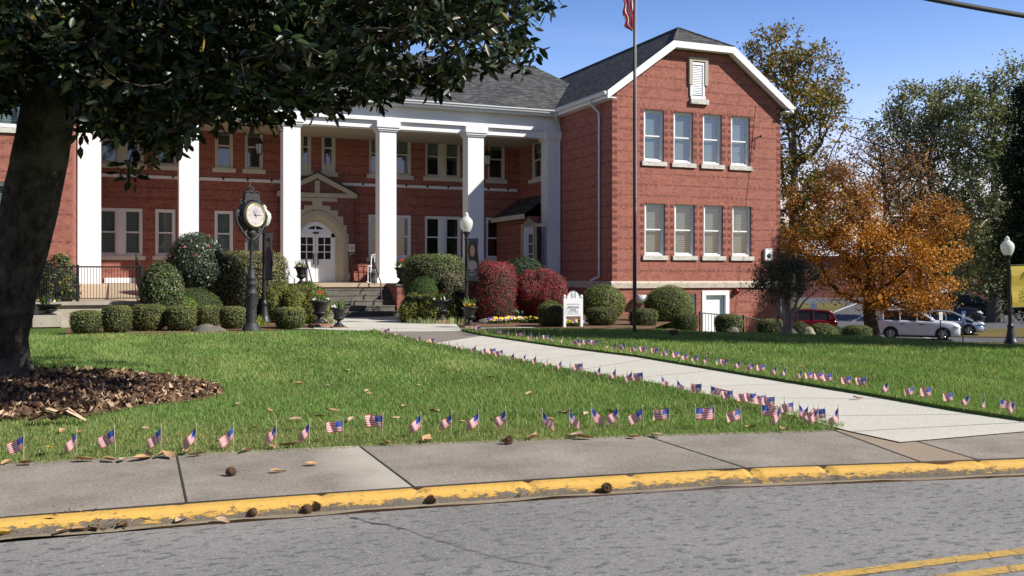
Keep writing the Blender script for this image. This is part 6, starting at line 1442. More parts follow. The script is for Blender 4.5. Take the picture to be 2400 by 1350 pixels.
# debris heap in the broken kerb, and twigs
def debris(cxs, n, spread, name, lab, z=0.0, size=.05, cols=[(.10, .06, .04), (.2, .13, .08), (.05, .03, .02), (.32, .2, .12)], seed=5, hz=.05):
    r = np.random.default_rng(seed); P_ = []
    for px, py, s in cxs:
        c = onZ(px, py, z)
        for i in range(int(n*s)): P_.append((c.x+r.normal()*spread*s, c.y+r.normal()*spread*s*.6, z+abs(r.normal())*hz*s*.6+.005))
    P_ = np.array(P_); Nn = unit(r.normal(size=P_.shape)*.8+np.array([0, 0, .6])); V, F, C = leafquads(P_, Nn, size*r.uniform(.5, 1.4, len(P_)), palette(len(P_), cols, r, .3), .3, r); npmesh(name, V, F, M['debris'], None, col=C, kind='stuff', label=lab, cat='debris')
debris([(130, 1232, 1.3), (165, 1230, 1.2), (90, 1243, .6), (260, 1236, .7), (330, 1222, .5), (420, 1215, .6), (480, 1213, .5), (1215, 1162, .7), (1345, 1152, .6)], 160, .09, 'gutter_debris', 'brown twigs and dead leaves heaped in the gutter at the broken kerb', Rz, .05)
# cones and dead leaves under the magnolia
def litter_bed():
    r = np.random.default_rng(8); poly = [(g(*p).x, g(*p).y) for p in ring]; xs_ = np.array(poly); lo_, hi = xs_.min(0), xs_.max(0); n = 9000; x = r.uniform(lo_[0], hi[0], n); y = r.uniform(lo_[1], hi[1], n); k = in_poly(x, y, poly)
    x, y = x[k], y[k]; P_ = np.stack([x, y, .03+r.uniform(0, .05, len(x))], 1); Nn = unit(r.normal(size=P_.shape)*.7+np.array([0, 0, .5])); V, F, C = leafquads(P_, Nn, .10*r.uniform(.4, 1.5, len(x)), palette(len(x), [(.17, .10, .06), (.32, .21, .13), (.08, .05, .035), (.48, .34, .23), (.24, .15, .095)], r, .3), .38, r)
    # lumps (seed cones heaped)
    Vl = []; Fl = []; Cl = []; idx = r.choice(len(x), 520)
    for i in idx:
        xx, dd = wc(x[i], y[i])
        if not (-6.6 < xx < 1): continue
        s = r.uniform(.02, .042); c = np.array([x[i], y[i], .045+r.uniform(0, .05)]); col = np.array([(.085, .05, .03), (.13, .08, .05), (.05, .03, .022)][r.integers(3)])*r.uniform(.7, 1.3); k0 = len(Vl)
        ax = unit(r.normal(size=(1, 3)))[0]
        for (a, b_, c_) in ((1, 0, 0), (-1, 0, 0), (0, 1, 0), (0, -1, 0), (0, 0, 1), (0, 0, -1)): Vl.append(c+np.array([a, b_, c_*.8])*s*(1+.5*abs(ax[0]))*r.uniform(.8, 1.2))
        for f in ((0, 2, 4), (2, 1, 4), (1, 3, 4), (3, 0, 4), (2, 0, 5), (1, 2, 5), (3, 1, 5), (0, 3, 5)): Fl.append(tuple(q+k0 for q in f)); 
        Cl += [col]*6
    npmesh('leaf_litter', V, F, M['debris'], None, col=C, kind='stuff', label='brown dead leaves under the magnolia', cat='leaves')
    npmesh('seed_cone_heap', Vl, Fl, M['debris'], None, col=np.array(Cl), kind='stuff', label='dark seed cones heaped around the magnolia trunk', cat='seed cones')
litter_bed()
p = onZ(135, 990, .03); t_ = bpy.data.objects.new('palm_sheath', None)
bpy.data.objects.remove(t_)
mb = MB()
for k in range(9):
    a = -.5+k*.13; dv = cw(math.cos(a), math.sin(a)*.6)-cw(0, 0); dv.z = 0; s = (-1)**k
    pts = [p+dv*(-.22*(k > 4)-.05)+Vector((0, 0, .02)), p+dv*.1*s+Vector((0, 0, .10+.02*(k % 3))), p+dv*.27*(1 if k > 3 else -1)+Vector((0, 0, .02))]
    w = Vector((-dv.y, dv.x, 0))*.045; mb.quad(pts[0]-w, pts[1]-w*1.2, pts[1]+w*1.2, pts[0]+w); mb.quad(pts[1]-w*1.2, pts[2]-w*.4, pts[2]+w*.4, pts[1]+w*1.2)
o = mb.build('dead_leaf_cluster', M['dry_leaf_pale'], None, 'large crumpled tan dead leaf cluster at the front edge of the litter bed', 'leaf', org=p)
# ================================================================ TREES
def skeleton(root_pts, root_rad, tips, r, maxn=None, ff=.45, tipr=.012, pipe=2.3, wig=.12, mid=2):
    """greedy branching: each tip joins the nearest node that is closer to the trunk. returns tubes"""
    nodes = [np.array(p) for p in root_pts]; par = [i-1 for i in range(len(nodes))]; top = nodes[-1]; base = nodes[0]
    fork = np.array(root_pts[len(root_pts)//2])
    order = np.argsort(np.linalg.norm(tips-fork, axis=1)); NA = np.zeros((len(tips)*(mid+1)+len(nodes)+5, 3)); DN = np.zeros(len(NA)); n = len(nodes)
    for i, p in enumerate(nodes): NA[i] = p; DN[i] = 0 if i == 0 else DN[i-1]+np.linalg.norm(nodes[i]-nodes[i-1])
    tipidx = []; first = max(1, int(n*ff))
    for ti in order:
        T = tips[ti]; A = NA[first:n]; dd = np.linalg.norm(A-T, axis=1); cost = dd+.35*DN[first:n]+np.maximum(0, A[:, 2]-T[2])*.5; j = int(np.argmin(cost))+first
        prev = j; P0 = NA[j].copy()
        for m in range(1, mid+1):
            f = m/(mid+1); q = P0*(1-f)+T*f+r.normal(size=3)*wig*np.linalg.norm(T-P0)*.35+np.array([0, 0, -.05*np.linalg.norm(T-P0)*math.sin(f*PI)])
            NA[n] = q; DN[n] = DN[prev]+np.linalg.norm(q-NA[prev]); par.append(prev); prev = n; n += 1
        NA[n] = T; DN[n] = DN[prev]+np.linalg.norm(T-NA[prev]); par.append(prev); tipidx.append(n); n += 1
    cnt = np.zeros(n)
    for i in tipidx: cnt[i] += 1
    for i in range(n-1, 0, -1): cnt[par[i]] += cnt[i]
    rad = tipr*np.maximum(cnt, 1)**(1/pipe)
    return NA[:n], np.array(par), rad, len(root_pts)
def branch_mesh(NA, par, rad, nroot, sides=5, minr=0.0):
    V = []; F = []; idx = np.array([i for i in range(nroot, len(NA)) if rad[i] >= minr])
    if len(idx) == 0: return np.zeros((0, 3)), np.zeros((0, 4), int)
    A = NA[par[idx]]; B2 = NA[idx]; T = unit(B2-A); O = np.where(np.abs(T[:, 2:3]) < .9, np.array([[0, 0, 1.]]), np.array([[1., 0, 0]])); U = unit(np.cross(T, O)); W_ = np.cross(T, U)
    ra = np.minimum(rad[par[idx]], rad[idx]*1.35); rb = rad[idx]; k = np.arange(sides)*2*PI/sides
    ring0 = A[:, None]+(U[:, None]*np.cos(k)[None, :, None]+W_[:, None]*np.sin(k)[None, :, None])*ra[:, None, None]; ring1 = B2[:, None]+(U[:, None]*np.cos(k)[None, :, None]+W_[:, None]*np.sin(k)[None, :, None])*rb[:, None, None]
    V = np.concatenate([ring0, ring1], 1).reshape(-1, 3); n = len(idx); b0 = np.arange(n)[:, None]*2*sides; i = np.arange(sides); j = (i+1) % sides
    F = np.stack([b0+i, b0+j, b0+sides+j, b0+sides+i], 2).reshape(-1, 4); return V, F
def in_blobs(blobs, n, r, shell=.35):
    vol = np.array([b[3]*b[4]*b[5] for b in blobs]); k = r.choice(len(blobs), n, p=vol/vol.sum()); B_ = np.array([b[:6] for b in blobs])[k]
    dvec = unit(r.normal(size=(n, 3))); rr_ = r.uniform(shell**3, 1, n)**(1/3); return B_[:, :3]+dvec*rr_[:, None]*B_[:, 3:6], k
def tree(name, px, d, blobs, label, trunk, cols, ntips, per, spread, leaf, seed, bark='bark_dark', lean=0, trunk_top=None, group=None, colf=None, sides=5, weights=None, mat='leaf', tipr=.012, minr=.0, shell=.3, base_h=None, cat='tree', aspect=.6, bdepth=1.0, pipe=2.3):
    r = np.random.default_rng(seed); K = d/FPX; x0 = (px-CX)/FPX*d; b = cw(x0, d, HT(x0, d) if base_h is None else base_h)
    W_ = []
    for (bx_, by_, rx, ry) in blobs:
        c = atD(bx_, by_, d); W_.append((c.x, c.y, c.z, rx*K, rx*K*bdepth, ry*K))
    tips, bi = in_blobs(W_, ntips, r, shell)
    t = thing(name, b, label, cat, group); cz = np.mean([w[2] for w in W_]); cxy = np.mean([[w[0], w[1]] for w in W_], axis=0) if trunk_top is None else None
    topz = tips[:, 2].max()
    if trunk_top is None: tp = np.array([cxy[0]*.7+b.x*.3, cxy[1]*.7+b.y*.3, b.z+(topz-b.z)*.8])
    else: q = atD(trunk_top[0], trunk_top[1], d); tp = np.array(q)
    nb = 9; rp = []; 
    for i in range(nb):
        f = i/(nb-1); p = np.array(b)*(1-f)+tp*f+np.array([math.sin(f*5+seed), math.cos(f*4+seed), 0])*trunk*.5*math.sin(f*PI); rp.append(p)
    rp = [rp[0]]+rp[1:]; NA, par, rad, nr_ = skeleton(rp, None, tips, r, tipr=tipr, pipe=pipe)
    mb = MB(); R0 = [trunk*(1.35 if i == 0 else 1.05)*(1-(i/(nb-1))**1.1*.86) for i in range(nb)]; mb.tube(rp, R0, 10)
    rad = np.minimum(rad, trunk*.6)
    V, F = branch_mesh(NA, par, rad, nr_, sides, minr); 
    tr = mb.build('trunk', M[bark], t); 
    if len(F): npmesh('limbs', V, F, M[bark], t, smooth=True)
    n = ntips*per; k = np.repeat(np.arange(ntips), per); P_ = tips[k]+r.normal(size=(n, 3))*spread*np.array([1, 1, .75]); Nn = unit(r.normal(size=(n, 3))+np.array([0, 0, .5]))
    if colf is not None: C0 = colf(P_, k, r)
    else:
        C0 = palette(n, cols, r, .25, weights); cl_ = r.uniform(.65, 1.3, ntips)[k]; C0 = C0*cl_[:, None]
    V, F, C = leafquads(P_, Nn, leaf*r.uniform(.6, 1.4, n), C0, aspect, r); npmesh('crown', V, F, M[mat], t, col=np.clip(C, 0, 1)); return t
# tall amber and green tree behind the wing
AMB = [(.20, .17, .035), (.30, .19, .03), (.13, .13, .035), (.34, .20, .045), (.10, .12, .04)]
tree('tall_tree', 1852, 62, [(1825, 120, 78, 62), (1900, 175, 80, 78), (1790, 165, 55, 60), (1870, 245, 105, 60), (1965, 215, 38, 42), (1950, 300, 55, 45), (1870, 330, 80, 55), (1880, 420, 85, 75), (1930, 480, 90, 80), (1850, 540, 60, 80)], 'tall thin tree with amber and olive leaves rising behind the right gable', .42, AMB, 560, 30, .27, .21, 31, trunk_top=(1860, 150), tipr=.022, bark='bark_grey', shell=.45)
def maplecol(P_, k, r):
    n = len(P_); b = cw(0, 0); z = P_[:, 2]; zt_, zb2 = 7.5, 1.0; f = np.clip((z-1.5)/6, 0, 1); c = palette(n, [(.54, .21, .028), (.64, .30, .045), (.40, .15, .028), (.54, .29, .07)], r, .25); br = palette(n, [(.20, .10, .06), (.30, .13, .06), (.16, .10, .07)], r, .2)
    m = (r.uniform(size=n) < np.clip(f*1.3-.35, 0, .85))[:, None]; return np.where(m, br, c)*r.uniform(.6, 1.25, k.max()+1)[k][:, None]
tree('orange_tree', 2047, 50, [(1892, 470, 58, 45), (1905, 560, 72, 60), (1990, 470, 70, 55), (2000, 560, 90, 60), (1985, 660, 75, 50), (2090, 600, 105, 70), (2085, 700, 85, 34), (2190, 520, 75, 60), (2205, 620, 60, 68), (2170, 690, 65, 45), (1950, 400, 50, 35)], 'broad autumn tree with bright orange leaves and a forked trunk', .42, None, 520, 70, .27, .125, 41, colf=maplecol, trunk_top=(2040, 600), tipr=.016, shell=.3)
tree('bare_brown_tree', 2075, 66, [(2030, 400, 90, 60), (2110, 420, 80, 60), (2060, 480, 100, 60), (2130, 360, 50, 40), (2010, 340, 50, 40)], 'thin twiggy russet tree showing above the orange tree', .25, [(.28, .13, .07), (.20, .12, .08), (.35, .17, .06)], 420, 12, .5, .16, 43, trunk_top=(2070, 330), tipr=.02, shell=.1, pipe=2.6)
OLV = [(.14, .165, .07), (.19, .21, .09), (.26, .25, .13), (.29, .23, .12), (.10, .12, .055), (.42, .41, .30)]
tree('olive_tree', 2180, 78, [(2150, 255, 75, 65), (2100, 330, 80, 65), (2200, 310, 85, 70), (2240, 235, 60, 55), (2120, 430, 85, 70), (2230, 420, 80, 80), (2180, 530, 90, 80), (2250, 600, 70, 80)], 'large loose olive green tree right of the orange tree', .5, OLV, 780, 30, .36, .24, 51, tipr=.026, bark='bark_grey', shell=.45)
tree('olive_tree', 2330, 74, [(2330, 230, 70, 60), (2385, 180, 45, 60), (2290, 300, 75, 75), (2370, 320, 80, 80), (2310, 420, 85, 85), (2330, 540, 95, 90), (2380, 650, 80, 80), (2290, 640, 60, 60)], 'large leafy green tree beside the dark evergreen at the right edge', .5, [(.12, .155, .055), (.17, .21, .07), (.24, .25, .10), (.26, .22, .11), (.38, .39, .26)], 820, 32, .36, .22, 52, tipr=.024, bark='bark_grey', shell=.4)
tree('dark_evergreen', 2455, 36.5, [(2460, 260, 80, 90), (2450, 400, 92, 100), (2442, 560, 90, 110), (2480, 130, 50, 80), (2438, 680, 72, 70)], 'very dark evergreen tree filling the right edge behind the yellow banner', .35, [(.02, .045, .02), (.03, .06, .025), (.015, .03, .015)], 900, 90, .22, .11, 61, tipr=.012, shell=.3)
# small multi-stemmed crape myrtle
def myrtle():
    d = 24.3; r = np.random.default_rng(77); K = d/FPX; b = atD(1843, 786, d); t = thing('crape_myrtle', b, 'small multi-stemmed tree with pale twisting stems and sparse dark leaves', 'tree')
    stems = [[(1836, 786), (1820, 745), (1812, 712), (1817, 680), (1812, 655)], [(1840, 786), (1838, 745), (1834, 700), (1842, 670), (1840, 640)], [(1845, 786), (1846, 735), (1862, 720), (1880, 690), (1893, 660)], [(1850, 786), (1860, 745), (1868, 700), (1866, 660), (1870, 630)], [(1842, 765), (1838, 725), (1850, 690), (1856, 650)], [(1832, 745), (1822, 710), (1832, 690), (1826, 660)], [(1852, 770), (1858, 733), (1882, 712), (1902, 690)], [(1815, 700), (1800, 680), (1785, 668)]]
    mb = MB(); nodes = []
    for s in stems:
        dd = r.uniform(-.3, .3); pts = [atD(x, y, d+dd*i/len(s)) for i, (x, y) in enumerate(s)]; pp = []
        for a, b2 in zip(pts, pts[1:]):
            for f in (0, .33, .66): pp.append(a.lerp(b2, f)+Vector(r.normal(size=3)*.012))
        pp.append(pts[-1]); mb.tube(pp, list(np.linspace(.045, .014, len(pp))), 7); nodes += pp[len(pp)//2:]
    mb.build('stems', M['bark_myrtle'], t)
    bl = [(1775, 665, 30, 24), (1800, 650, 52, 34), (1850, 648, 70, 42), (1900, 668, 42, 34), (1842, 612, 48, 26), (1818, 690, 50, 26), (1880, 625, 32, 28), (1752, 690, 16, 12)]
    W_ = [(lambda c: (c.x, c.y, c.z, rx*K, rx*K*.9, ry*K))(atD(x, y, d)) for x, y, rx, ry in bl]; tips, _ = in_blobs(W_, 260, r, .2); nd = np.array([list(n) for n in nodes]); V = []; F = []
    NA = np.concatenate([nd, tips]); par = np.zeros(len(NA), int); 
    for i in range(len(tips)): par[len(nd)+i] = int(np.argmin(np.linalg.norm(nd-tips[i], axis=1)))
    V, F = branch_mesh(NA, par, np.full(len(NA), .007), len(nd), 4); npmesh('twigs', V, F, M['bark_plain'], t)
    per = 34; k = np.repeat(np.arange(len(tips)), per); n = len(k); P_ = tips[k]+r.normal(size=(n, 3))*.085; Nn = unit(r.normal(size=(n, 3))+np.array([0, 0, .5])); V, F, C = leafquads(P_, Nn, .048*r.uniform(.6, 1.4, n), palette(n, [(.06, .075, .04), (.09, .11, .055), (.15, .15, .10), (.16, .08, .06), (.035, .045, .025)], r, .3, [.3, .3, .15, .05, .2]), .5, r); npmesh('crown', V, F, M['leaf'], t, col=C)
myrtle()
# trees beyond the right edge whose shade falls on the lawn
tree('roadside_tree', 3195, 20, [(3195, 340, 270, 170), (3195, 15, 280, 250), (3195, -330, 270, 260), (3195, -640, 200, 200)], 'tall leafy tree beyond the right edge of the lawn', .3, OLV, 520, 70, .45, .24, 72, tipr=.02)
def street_tree(x, d, h, R, lab, sd_):
    r = np.random.default_rng(sd_); b = cw(x, d, Rz+.1); t = thing('street_tree', b, lab, 'tree', 'trees across the street'); mb = MB(); mb.tube([b, b+Z3*h*.35, b+Z3*h*.8], [.35, .28, .1], 8); mb.build('trunk', M['bark_dark'], t)
    n = 9000; k = r.integers(0, 60, n); c = unit(r.normal(size=(60, 3)))*r.uniform(.3, .9, (60, 1)); P_ = np.array(b)+np.array([0, 0, h*.6])+c[k]*np.array([R, R, h*.4])+r.normal(size=(n, 3))*R*.16; V, F, C = leafquads(P_, unit(r.normal(size=(n, 3))+np.array([0, 0, .5])), .42*r.uniform(.6, 1.4, n), palette(n, OLV[:4], r, .25), .7, r); npmesh('crown', V, F, M['leaf'], t, col=C)
for i, (x, d, h, R) in enumerate(((-34, -20, 13, 5), (-22, -24, 15, 6), (-9, -26, 12, 5), (4, -24, 16, 6), (17, -30, 13, 5.5), (33, -34, 15, 6))): street_tree(x, d, h, R, ['tall round', 'broad dark', 'low spreading', 'tallest bushy', 'narrow olive', 'wide leafy'][i]+' street tree across the road behind the viewpoint', 200+i)
# far wood
def wood():
    r = np.random.default_rng(5); n = 80000; V = []
    px = r.uniform(1780, 2700, n); d = r.uniform(118, 160, n); top = 525+30*np.sin(px*.013)+28*np.sin(px*.041+1)+12*np.sin(px*.11); py = top+(720-top)*r.uniform(0, 1, n)**1.1
    x = (px-CX)/FPX*d; z = CAM.z+(HY-py)/FPX*d; P_ = np.stack([CAM.x+CS*x+SN*d, CAM.y-SN*x+CS*d, z], 1); Nn = unit(r.normal(size=(n, 3))+np.array([0, -.2, .5])); pn = np.sin(px*.03)*np.sin(py*.05+px*.01); V, F, C = leafquads(P_, Nn, .8*r.uniform(.5, 1.3, n), palette(n, [(.08, .09, .05), (.11, .11, .065), (.14, .12, .08), (.06, .065, .04), (.18, .12, .07)], r, .25)*(1+.3*pn[:, None]), .7, r)
    npmesh('far_wood', V, F, M['leaf'], None, col=np.clip(C, 0, 1), kind='stuff', label='distant mixed wood beyond the parking lot', cat='wood')
wood()
# ================================================================ MAGNOLIA
OUT = [(-700, 420), (-250, 330), (-60, 300), (0, 262), (22, 285), (45, 215), (75, 190), (120, 240), (150, 280), (178, 305), (205, 325), (232, 335), (262, 338), (300, 325), (330, 330), (352, 365), (380, 385), (402, 384), (430, 350), (452, 330), (470, 348), (500, 330), (520, 312), (560, 305), (600, 285), (640, 262), (668, 296), (705, 296), (722, 262), (758, 268), (790, 248), (832, 262), (850, 258), (875, 236), (918, 236), (935, 208), (960, 205), (1000, 212), (1022, 212), (1050, 196), (1078, 182), (1100, 160), (1118, 138), (1145, 160), (1175, 160), (1200, 128), (1222, 90), (1250, 60), (1275, 34), (1300, 8), (1340, -20), (1420, -80), (1500, -300)]
GAPS = [(1030, 118, 55, 22), (985, 105, 35, 28), (1100, 60, 22, 14), (1180, 70, 22, 16), (1130, 108, 16, 14), (70, 100, 30, 32), (60, 215, 30, 26), (25, 270, 30, 28), (1060, 165, 22, 8), (905, 150, 16, 12)]
def magnolia():
    r = np.random.default_rng(19); D0 = 12.9
    b = atD(-20, 885, 13.8); t = thing('magnolia_tree', b, 'huge dark magnolia with a thick leaning trunk filling the upper left', 'tree')
    tp = [(-38, 905, 14.0), (-34, 880, 13.95), (-22, 840, 13.9), (2, 780, 13.8), (22, 700, 13.7), (45, 600, 13.6), (70, 480, 13.45), (93, 370, 13.3), (113, 260, 13.2), (130, 120, 13.1), (140, -60, 13.0), (150, -300, 13.0), (160, -560, 13.0)]
    W2 = [98, 80, 68, 60, 58, 60, 62, 62, 60, 56, 50, 36, 16]
    pts = [atD(*p) for p in tp]; rad = [w*p[2]/FPX for w, p in zip(W2, tp)]; pp = []; rr_ = []
    for i in range(len(pts)-1):
        for f in (0, .25, .5, .75): pp.append(pts[i].lerp(pts[i+1], f)); rr_.append(lerp(rad[i], rad[i+1], f))
    pp.append(pts[-1]); rr_.append(rad[-1]); sides = 36; V = []; F = []
    X = Vector((CS, -SN, 0)); Y = Vector((SN, CS, 0))
    for i, (p, q) in enumerate(zip(pp, rr_)):
        fl = max(0, 1-(p.z+.1)/.7)
        for k in range(sides):
            a = 2*PI*k/sides; rt = 1+fl*(.25+.22*math.sin(a*5+1.3)+.12*math.sin(a*9))+.05*mn.noise(Vector((math.cos(a)*2, math.sin(a)*2, p.z*1.2)))+.03*mn.noise(Vector((math.cos(a)*7, math.sin(a)*7, p.z*4))); v = p+(X*math.cos(a)+Y*math.sin(a))*q*rt; V.append(v)
    for i in range(len(pp)-1):
        for k in range(sides): F.append((i*sides+k, i*sides+(k+1) % sides, (i+1)*sides+(k+1) % sides, (i+1)*sides+k))
    npmesh('trunk', V, F, M['bark_magnolia'], t, smooth=True)
    # leaf rosettes
    tips = []
    def rt(n, x0, x1, ylo, dn=9.8, df=15.5):
        px = r.uniform(x0, x1, n*4); py = r.uniform(ylo, 420, n*4); ob = np.interp(px, [o[0] for o in OUT], [o[1] for o in OUT])-30-14*((px > 430) & (px < 1000))+np.array([26*mn.noise(Vector((a*.022, b*2.2, 0)))+22*mn.noise(Vector((a*.07, 3.3, b*1.0))) for a, b in zip(px, r.uniform(0, 1, len(px)))])
        k = py < ob; px, py, ob = px[k], py[k], ob[k]
        gap = np.zeros(len(px), bool)
        for gx, gy, gw, gh in GAPS: gap |= ((px-gx)/gw)**2+((py-gy)/gh)**2 < 1
        px, py, ob = px[~gap], py[~gap], ob[~gap]
        # thin out on the right where sky shows
        dens_ = np.interp(px, [-700, 600, 720, 860, 960, 1100, 1300, 1500], [1, .9, .62, .48, .34, .32, .20, .10]); dens_ = dens_*np.clip(.25+(ob-py)/170, .25, 1); dens_ = np.where(py < -40, np.interp(px, [-700, 900, 1100, 1500], [.9, .8, .45, .2]), dens_); k = r.uniform(size=len(px)) < dens_; px, py = px[k][:n], py[k][:n]
        d = r.uniform(dn, df, len(px)); d = d+np.interp(px, [0, 1300], [.4, -.6]); return px, py, d
    A = [rt(2900, -500, 1330, -60), rt(900, -120, 760, 60), rt(800, 700, 1320, -40, 9.5, 13.5), rt(2300, -1200, 1450, -900, 8.5, 16.5)]
    px = np.concatenate([a[0] for a in A]); py = np.concatenate([a[1] for a in A]); d = np.concatenate([a[2] for a in A])
    sp = [(310, 400, 11.5), (300, 415, 11.5), (325, 412, 11.4), (1300, 5, 11), (1270, 20, 11), (1215, 95, 11), (1205, 125, 11.2), (1060, 175, 11.3), (1030, 205, 11.2), (1010, 208, 11.3), (1155, 165, 11.3), (1140, 150, 11.3)]
    for _ in range(40):
        x_ = r.uniform(175, 1210); o_ = float(np.interp(x_, [q[0] for q in OUT], [q[1] for q in OUT]))-22; d_ = r.uniform(10.5, 13); dx_ = r.uniform(-14, 22)
        for q_ in range(r.integers(2, 5)): sp.append((x_+dx_*q_, o_-14+q_*r.uniform(8, 15), d_+r.normal()*.08))
    px = np.concatenate([px, [s[0] for s in sp]]); py = np.concatenate([py, [s[1] for s in sp]]); d = np.concatenate([d, [s[2] for s in sp]])
    x = (px-CX)/FPX*d; tips = np.stack([CAM.x+CS*x+SN*d, CAM.y-SN*x+CS*d, CAM.z+(HY-py)/FPX*d], 1)
    # main limbs fan from the trunk
    rootp = [np.array(p) for p in pts]; NA, par, rad2, nr_ = skeleton(rootp, None, tips, r, tipr=.0065, pipe=2.15, wig=.16, ff=.70)
    rad2 = np.minimum(rad2, .16); V, F = branch_mesh(NA, par, rad2, nr_, 5); npmesh('limbs', V, F, M['bark_dark'], t, smooth=True)
    # leaves: 6-vertex folded ellipses in whorls round each tip
    n = len(tips); Vs = []; Cs = []; 
    for rep in range(11):
        out = unit(r.normal(size=(n, 3))*np.array([1, 1, .7])+np.array([0, 0, -.05])); L_ = r.uniform(.105, .17, n)[:, None]; st = tips+out*r.uniform(0, .06, n)[:, None]+r.normal(size=(n, 3))*.045; nr2 = unit(np.cross(out, r.normal(size=(n, 3)))); sd2 = np.cross(out, nr2); w = L_*r.uniform(.17, .22, n)[:, None]; dr = np.array([0, 0, -1.])*L_*.12
        a = st; e = st+out*L_+dr; m1 = st+out*L_*.35; m2 = st+out*L_*.7+dr*.4; up = nr2*w*.35
        P6 = [a, m1+sd2*w+up, m2+sd2*w*.9+up, e, m2-sd2*w*.9+up, m1-sd2*w+up, m1, m2]; Vs.append(np.stack(P6, 1).reshape(-1, 3))
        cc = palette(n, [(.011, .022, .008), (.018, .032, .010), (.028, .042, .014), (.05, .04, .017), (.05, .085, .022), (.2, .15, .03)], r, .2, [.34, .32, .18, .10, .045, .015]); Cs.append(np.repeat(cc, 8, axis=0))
    V = np.concatenate(Vs); C = np.concatenate(Cs); m = len(V)//8; b0 = np.arange(m)[:, None]*8
    quads = np.array([[0, 1, 2, 7], [0, 7, 6, 5]]) ; F = np.concatenate([b0+np.array([[0, 1, 2, 6]]), b0+np.array([[6, 2, 3, 7]]), b0+np.array([[0, 6, 4, 5]]), b0+np.array([[6, 7, 3, 4]])])
    F = np.concatenate([b0+np.array([[0, 1, 2, 7]]), b0+np.array([[0, 7, 4, 5]]), b0+np.array([[7, 2, 3, 3]])[:, :4], b0+np.array([[7, 3, 4, 4]])])
    tri = np.concatenate([b0+np.array([[0, 1, 6]]), b0+np.array([[1, 2, 7]]), b0+np.array([[1, 7, 6]]), b0+np.array([[2, 3, 7]]), b0+np.array([[0, 6, 5]]), b0+np.array([[5, 6, 7]]), b0+np.array([[5, 7, 4]]), b0+np.array([[7, 3, 4]])])
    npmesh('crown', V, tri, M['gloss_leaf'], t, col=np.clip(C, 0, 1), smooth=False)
magnolia()
# ================================================================ PARKING LOT, CARS, BACKDROP
def patch(name, pts, mat, off, n=10, **kw):
    """draped quad grid between two edges: pts = [(x,d) x4] near-left, near-right, far-right, far-left"""
    V = []; F = []
    for j in range(n+1):
        for i in range(n+1):
            s, t_ = i/n, j/n; a = [lerp(pts[0][k], pts[1][k], s) for k in (0, 1)]; b2 = [lerp(pts[3][k], pts[2][k], s) for k in (0, 1)]; x, d = lerp(a[0], b2[0], t_), lerp(a[1], b2[1], t_); w = cw(x, d, HT(x, d)+off); V.append(w)
    for j in range(n):
        for i in range(n): k = j*(n+1)+i; F.append((k, k+1, k+n+2, k+n+1))
    return npmesh(name, V, F, M[mat], smooth=True, kind='structure', **kw)
def gx(px, d): return ((px-CX)/FPX*d, d)
patch('parking_lot', [gx(1780, 54), gx(2620, 56), gx(2600, 118), gx(1800, 118)], 'asphalt_far', .03, 40)
patch('grass_verge', [gx(1780, 33), gx(2900, 33), gx(2620, 55.8), gx(1750, 53.8)], 'far_grass', .025, 24)
patch('grass_island', [gx(1845, 84), gx(1952, 84), gx(1986, 100), gx(1845, 100)], 'far_grass', .07, 8)
patch('grass_island', [gx(2215, 60), gx(2500, 59), gx(2500, 68), gx(2265, 66)], 'far_grass', .07, 8)
patch('far_lawn', [gx(1780, 121), gx(2000, 121), gx(1960, 150), gx(1780, 150)], 'far_grass', .09, 8)
for a, b_, w in (((2000, 74), (2062, 96), .12), ((2090, 96), (2130, 108), .12), ((1930, 80), (2010, 100), .1), ((2125, 62), (2190, 58), .1)):
    A_, B_ = gx(*a), gx(*b_); dx, dy = B_[0]-A_[0], B_[1]-A_[1]; l = math.hypot(dx, dy); nx_, ny_ = -dy/l*w, dx/l*w; V = []; n = 10
    for i in range(n+1):
        for s in (-1, 1): x, d = A_[0]+dx*i/n+s*nx_, A_[1]+dy*i/n+s*ny_; V.append(cw(x, d, HT(x, d)+.05))
    npmesh('parking_line', V, [(2*i, 2*i+1, 2*i+3, 2*i+2) for i in range(n)], M['white_cloth'], kind='structure')
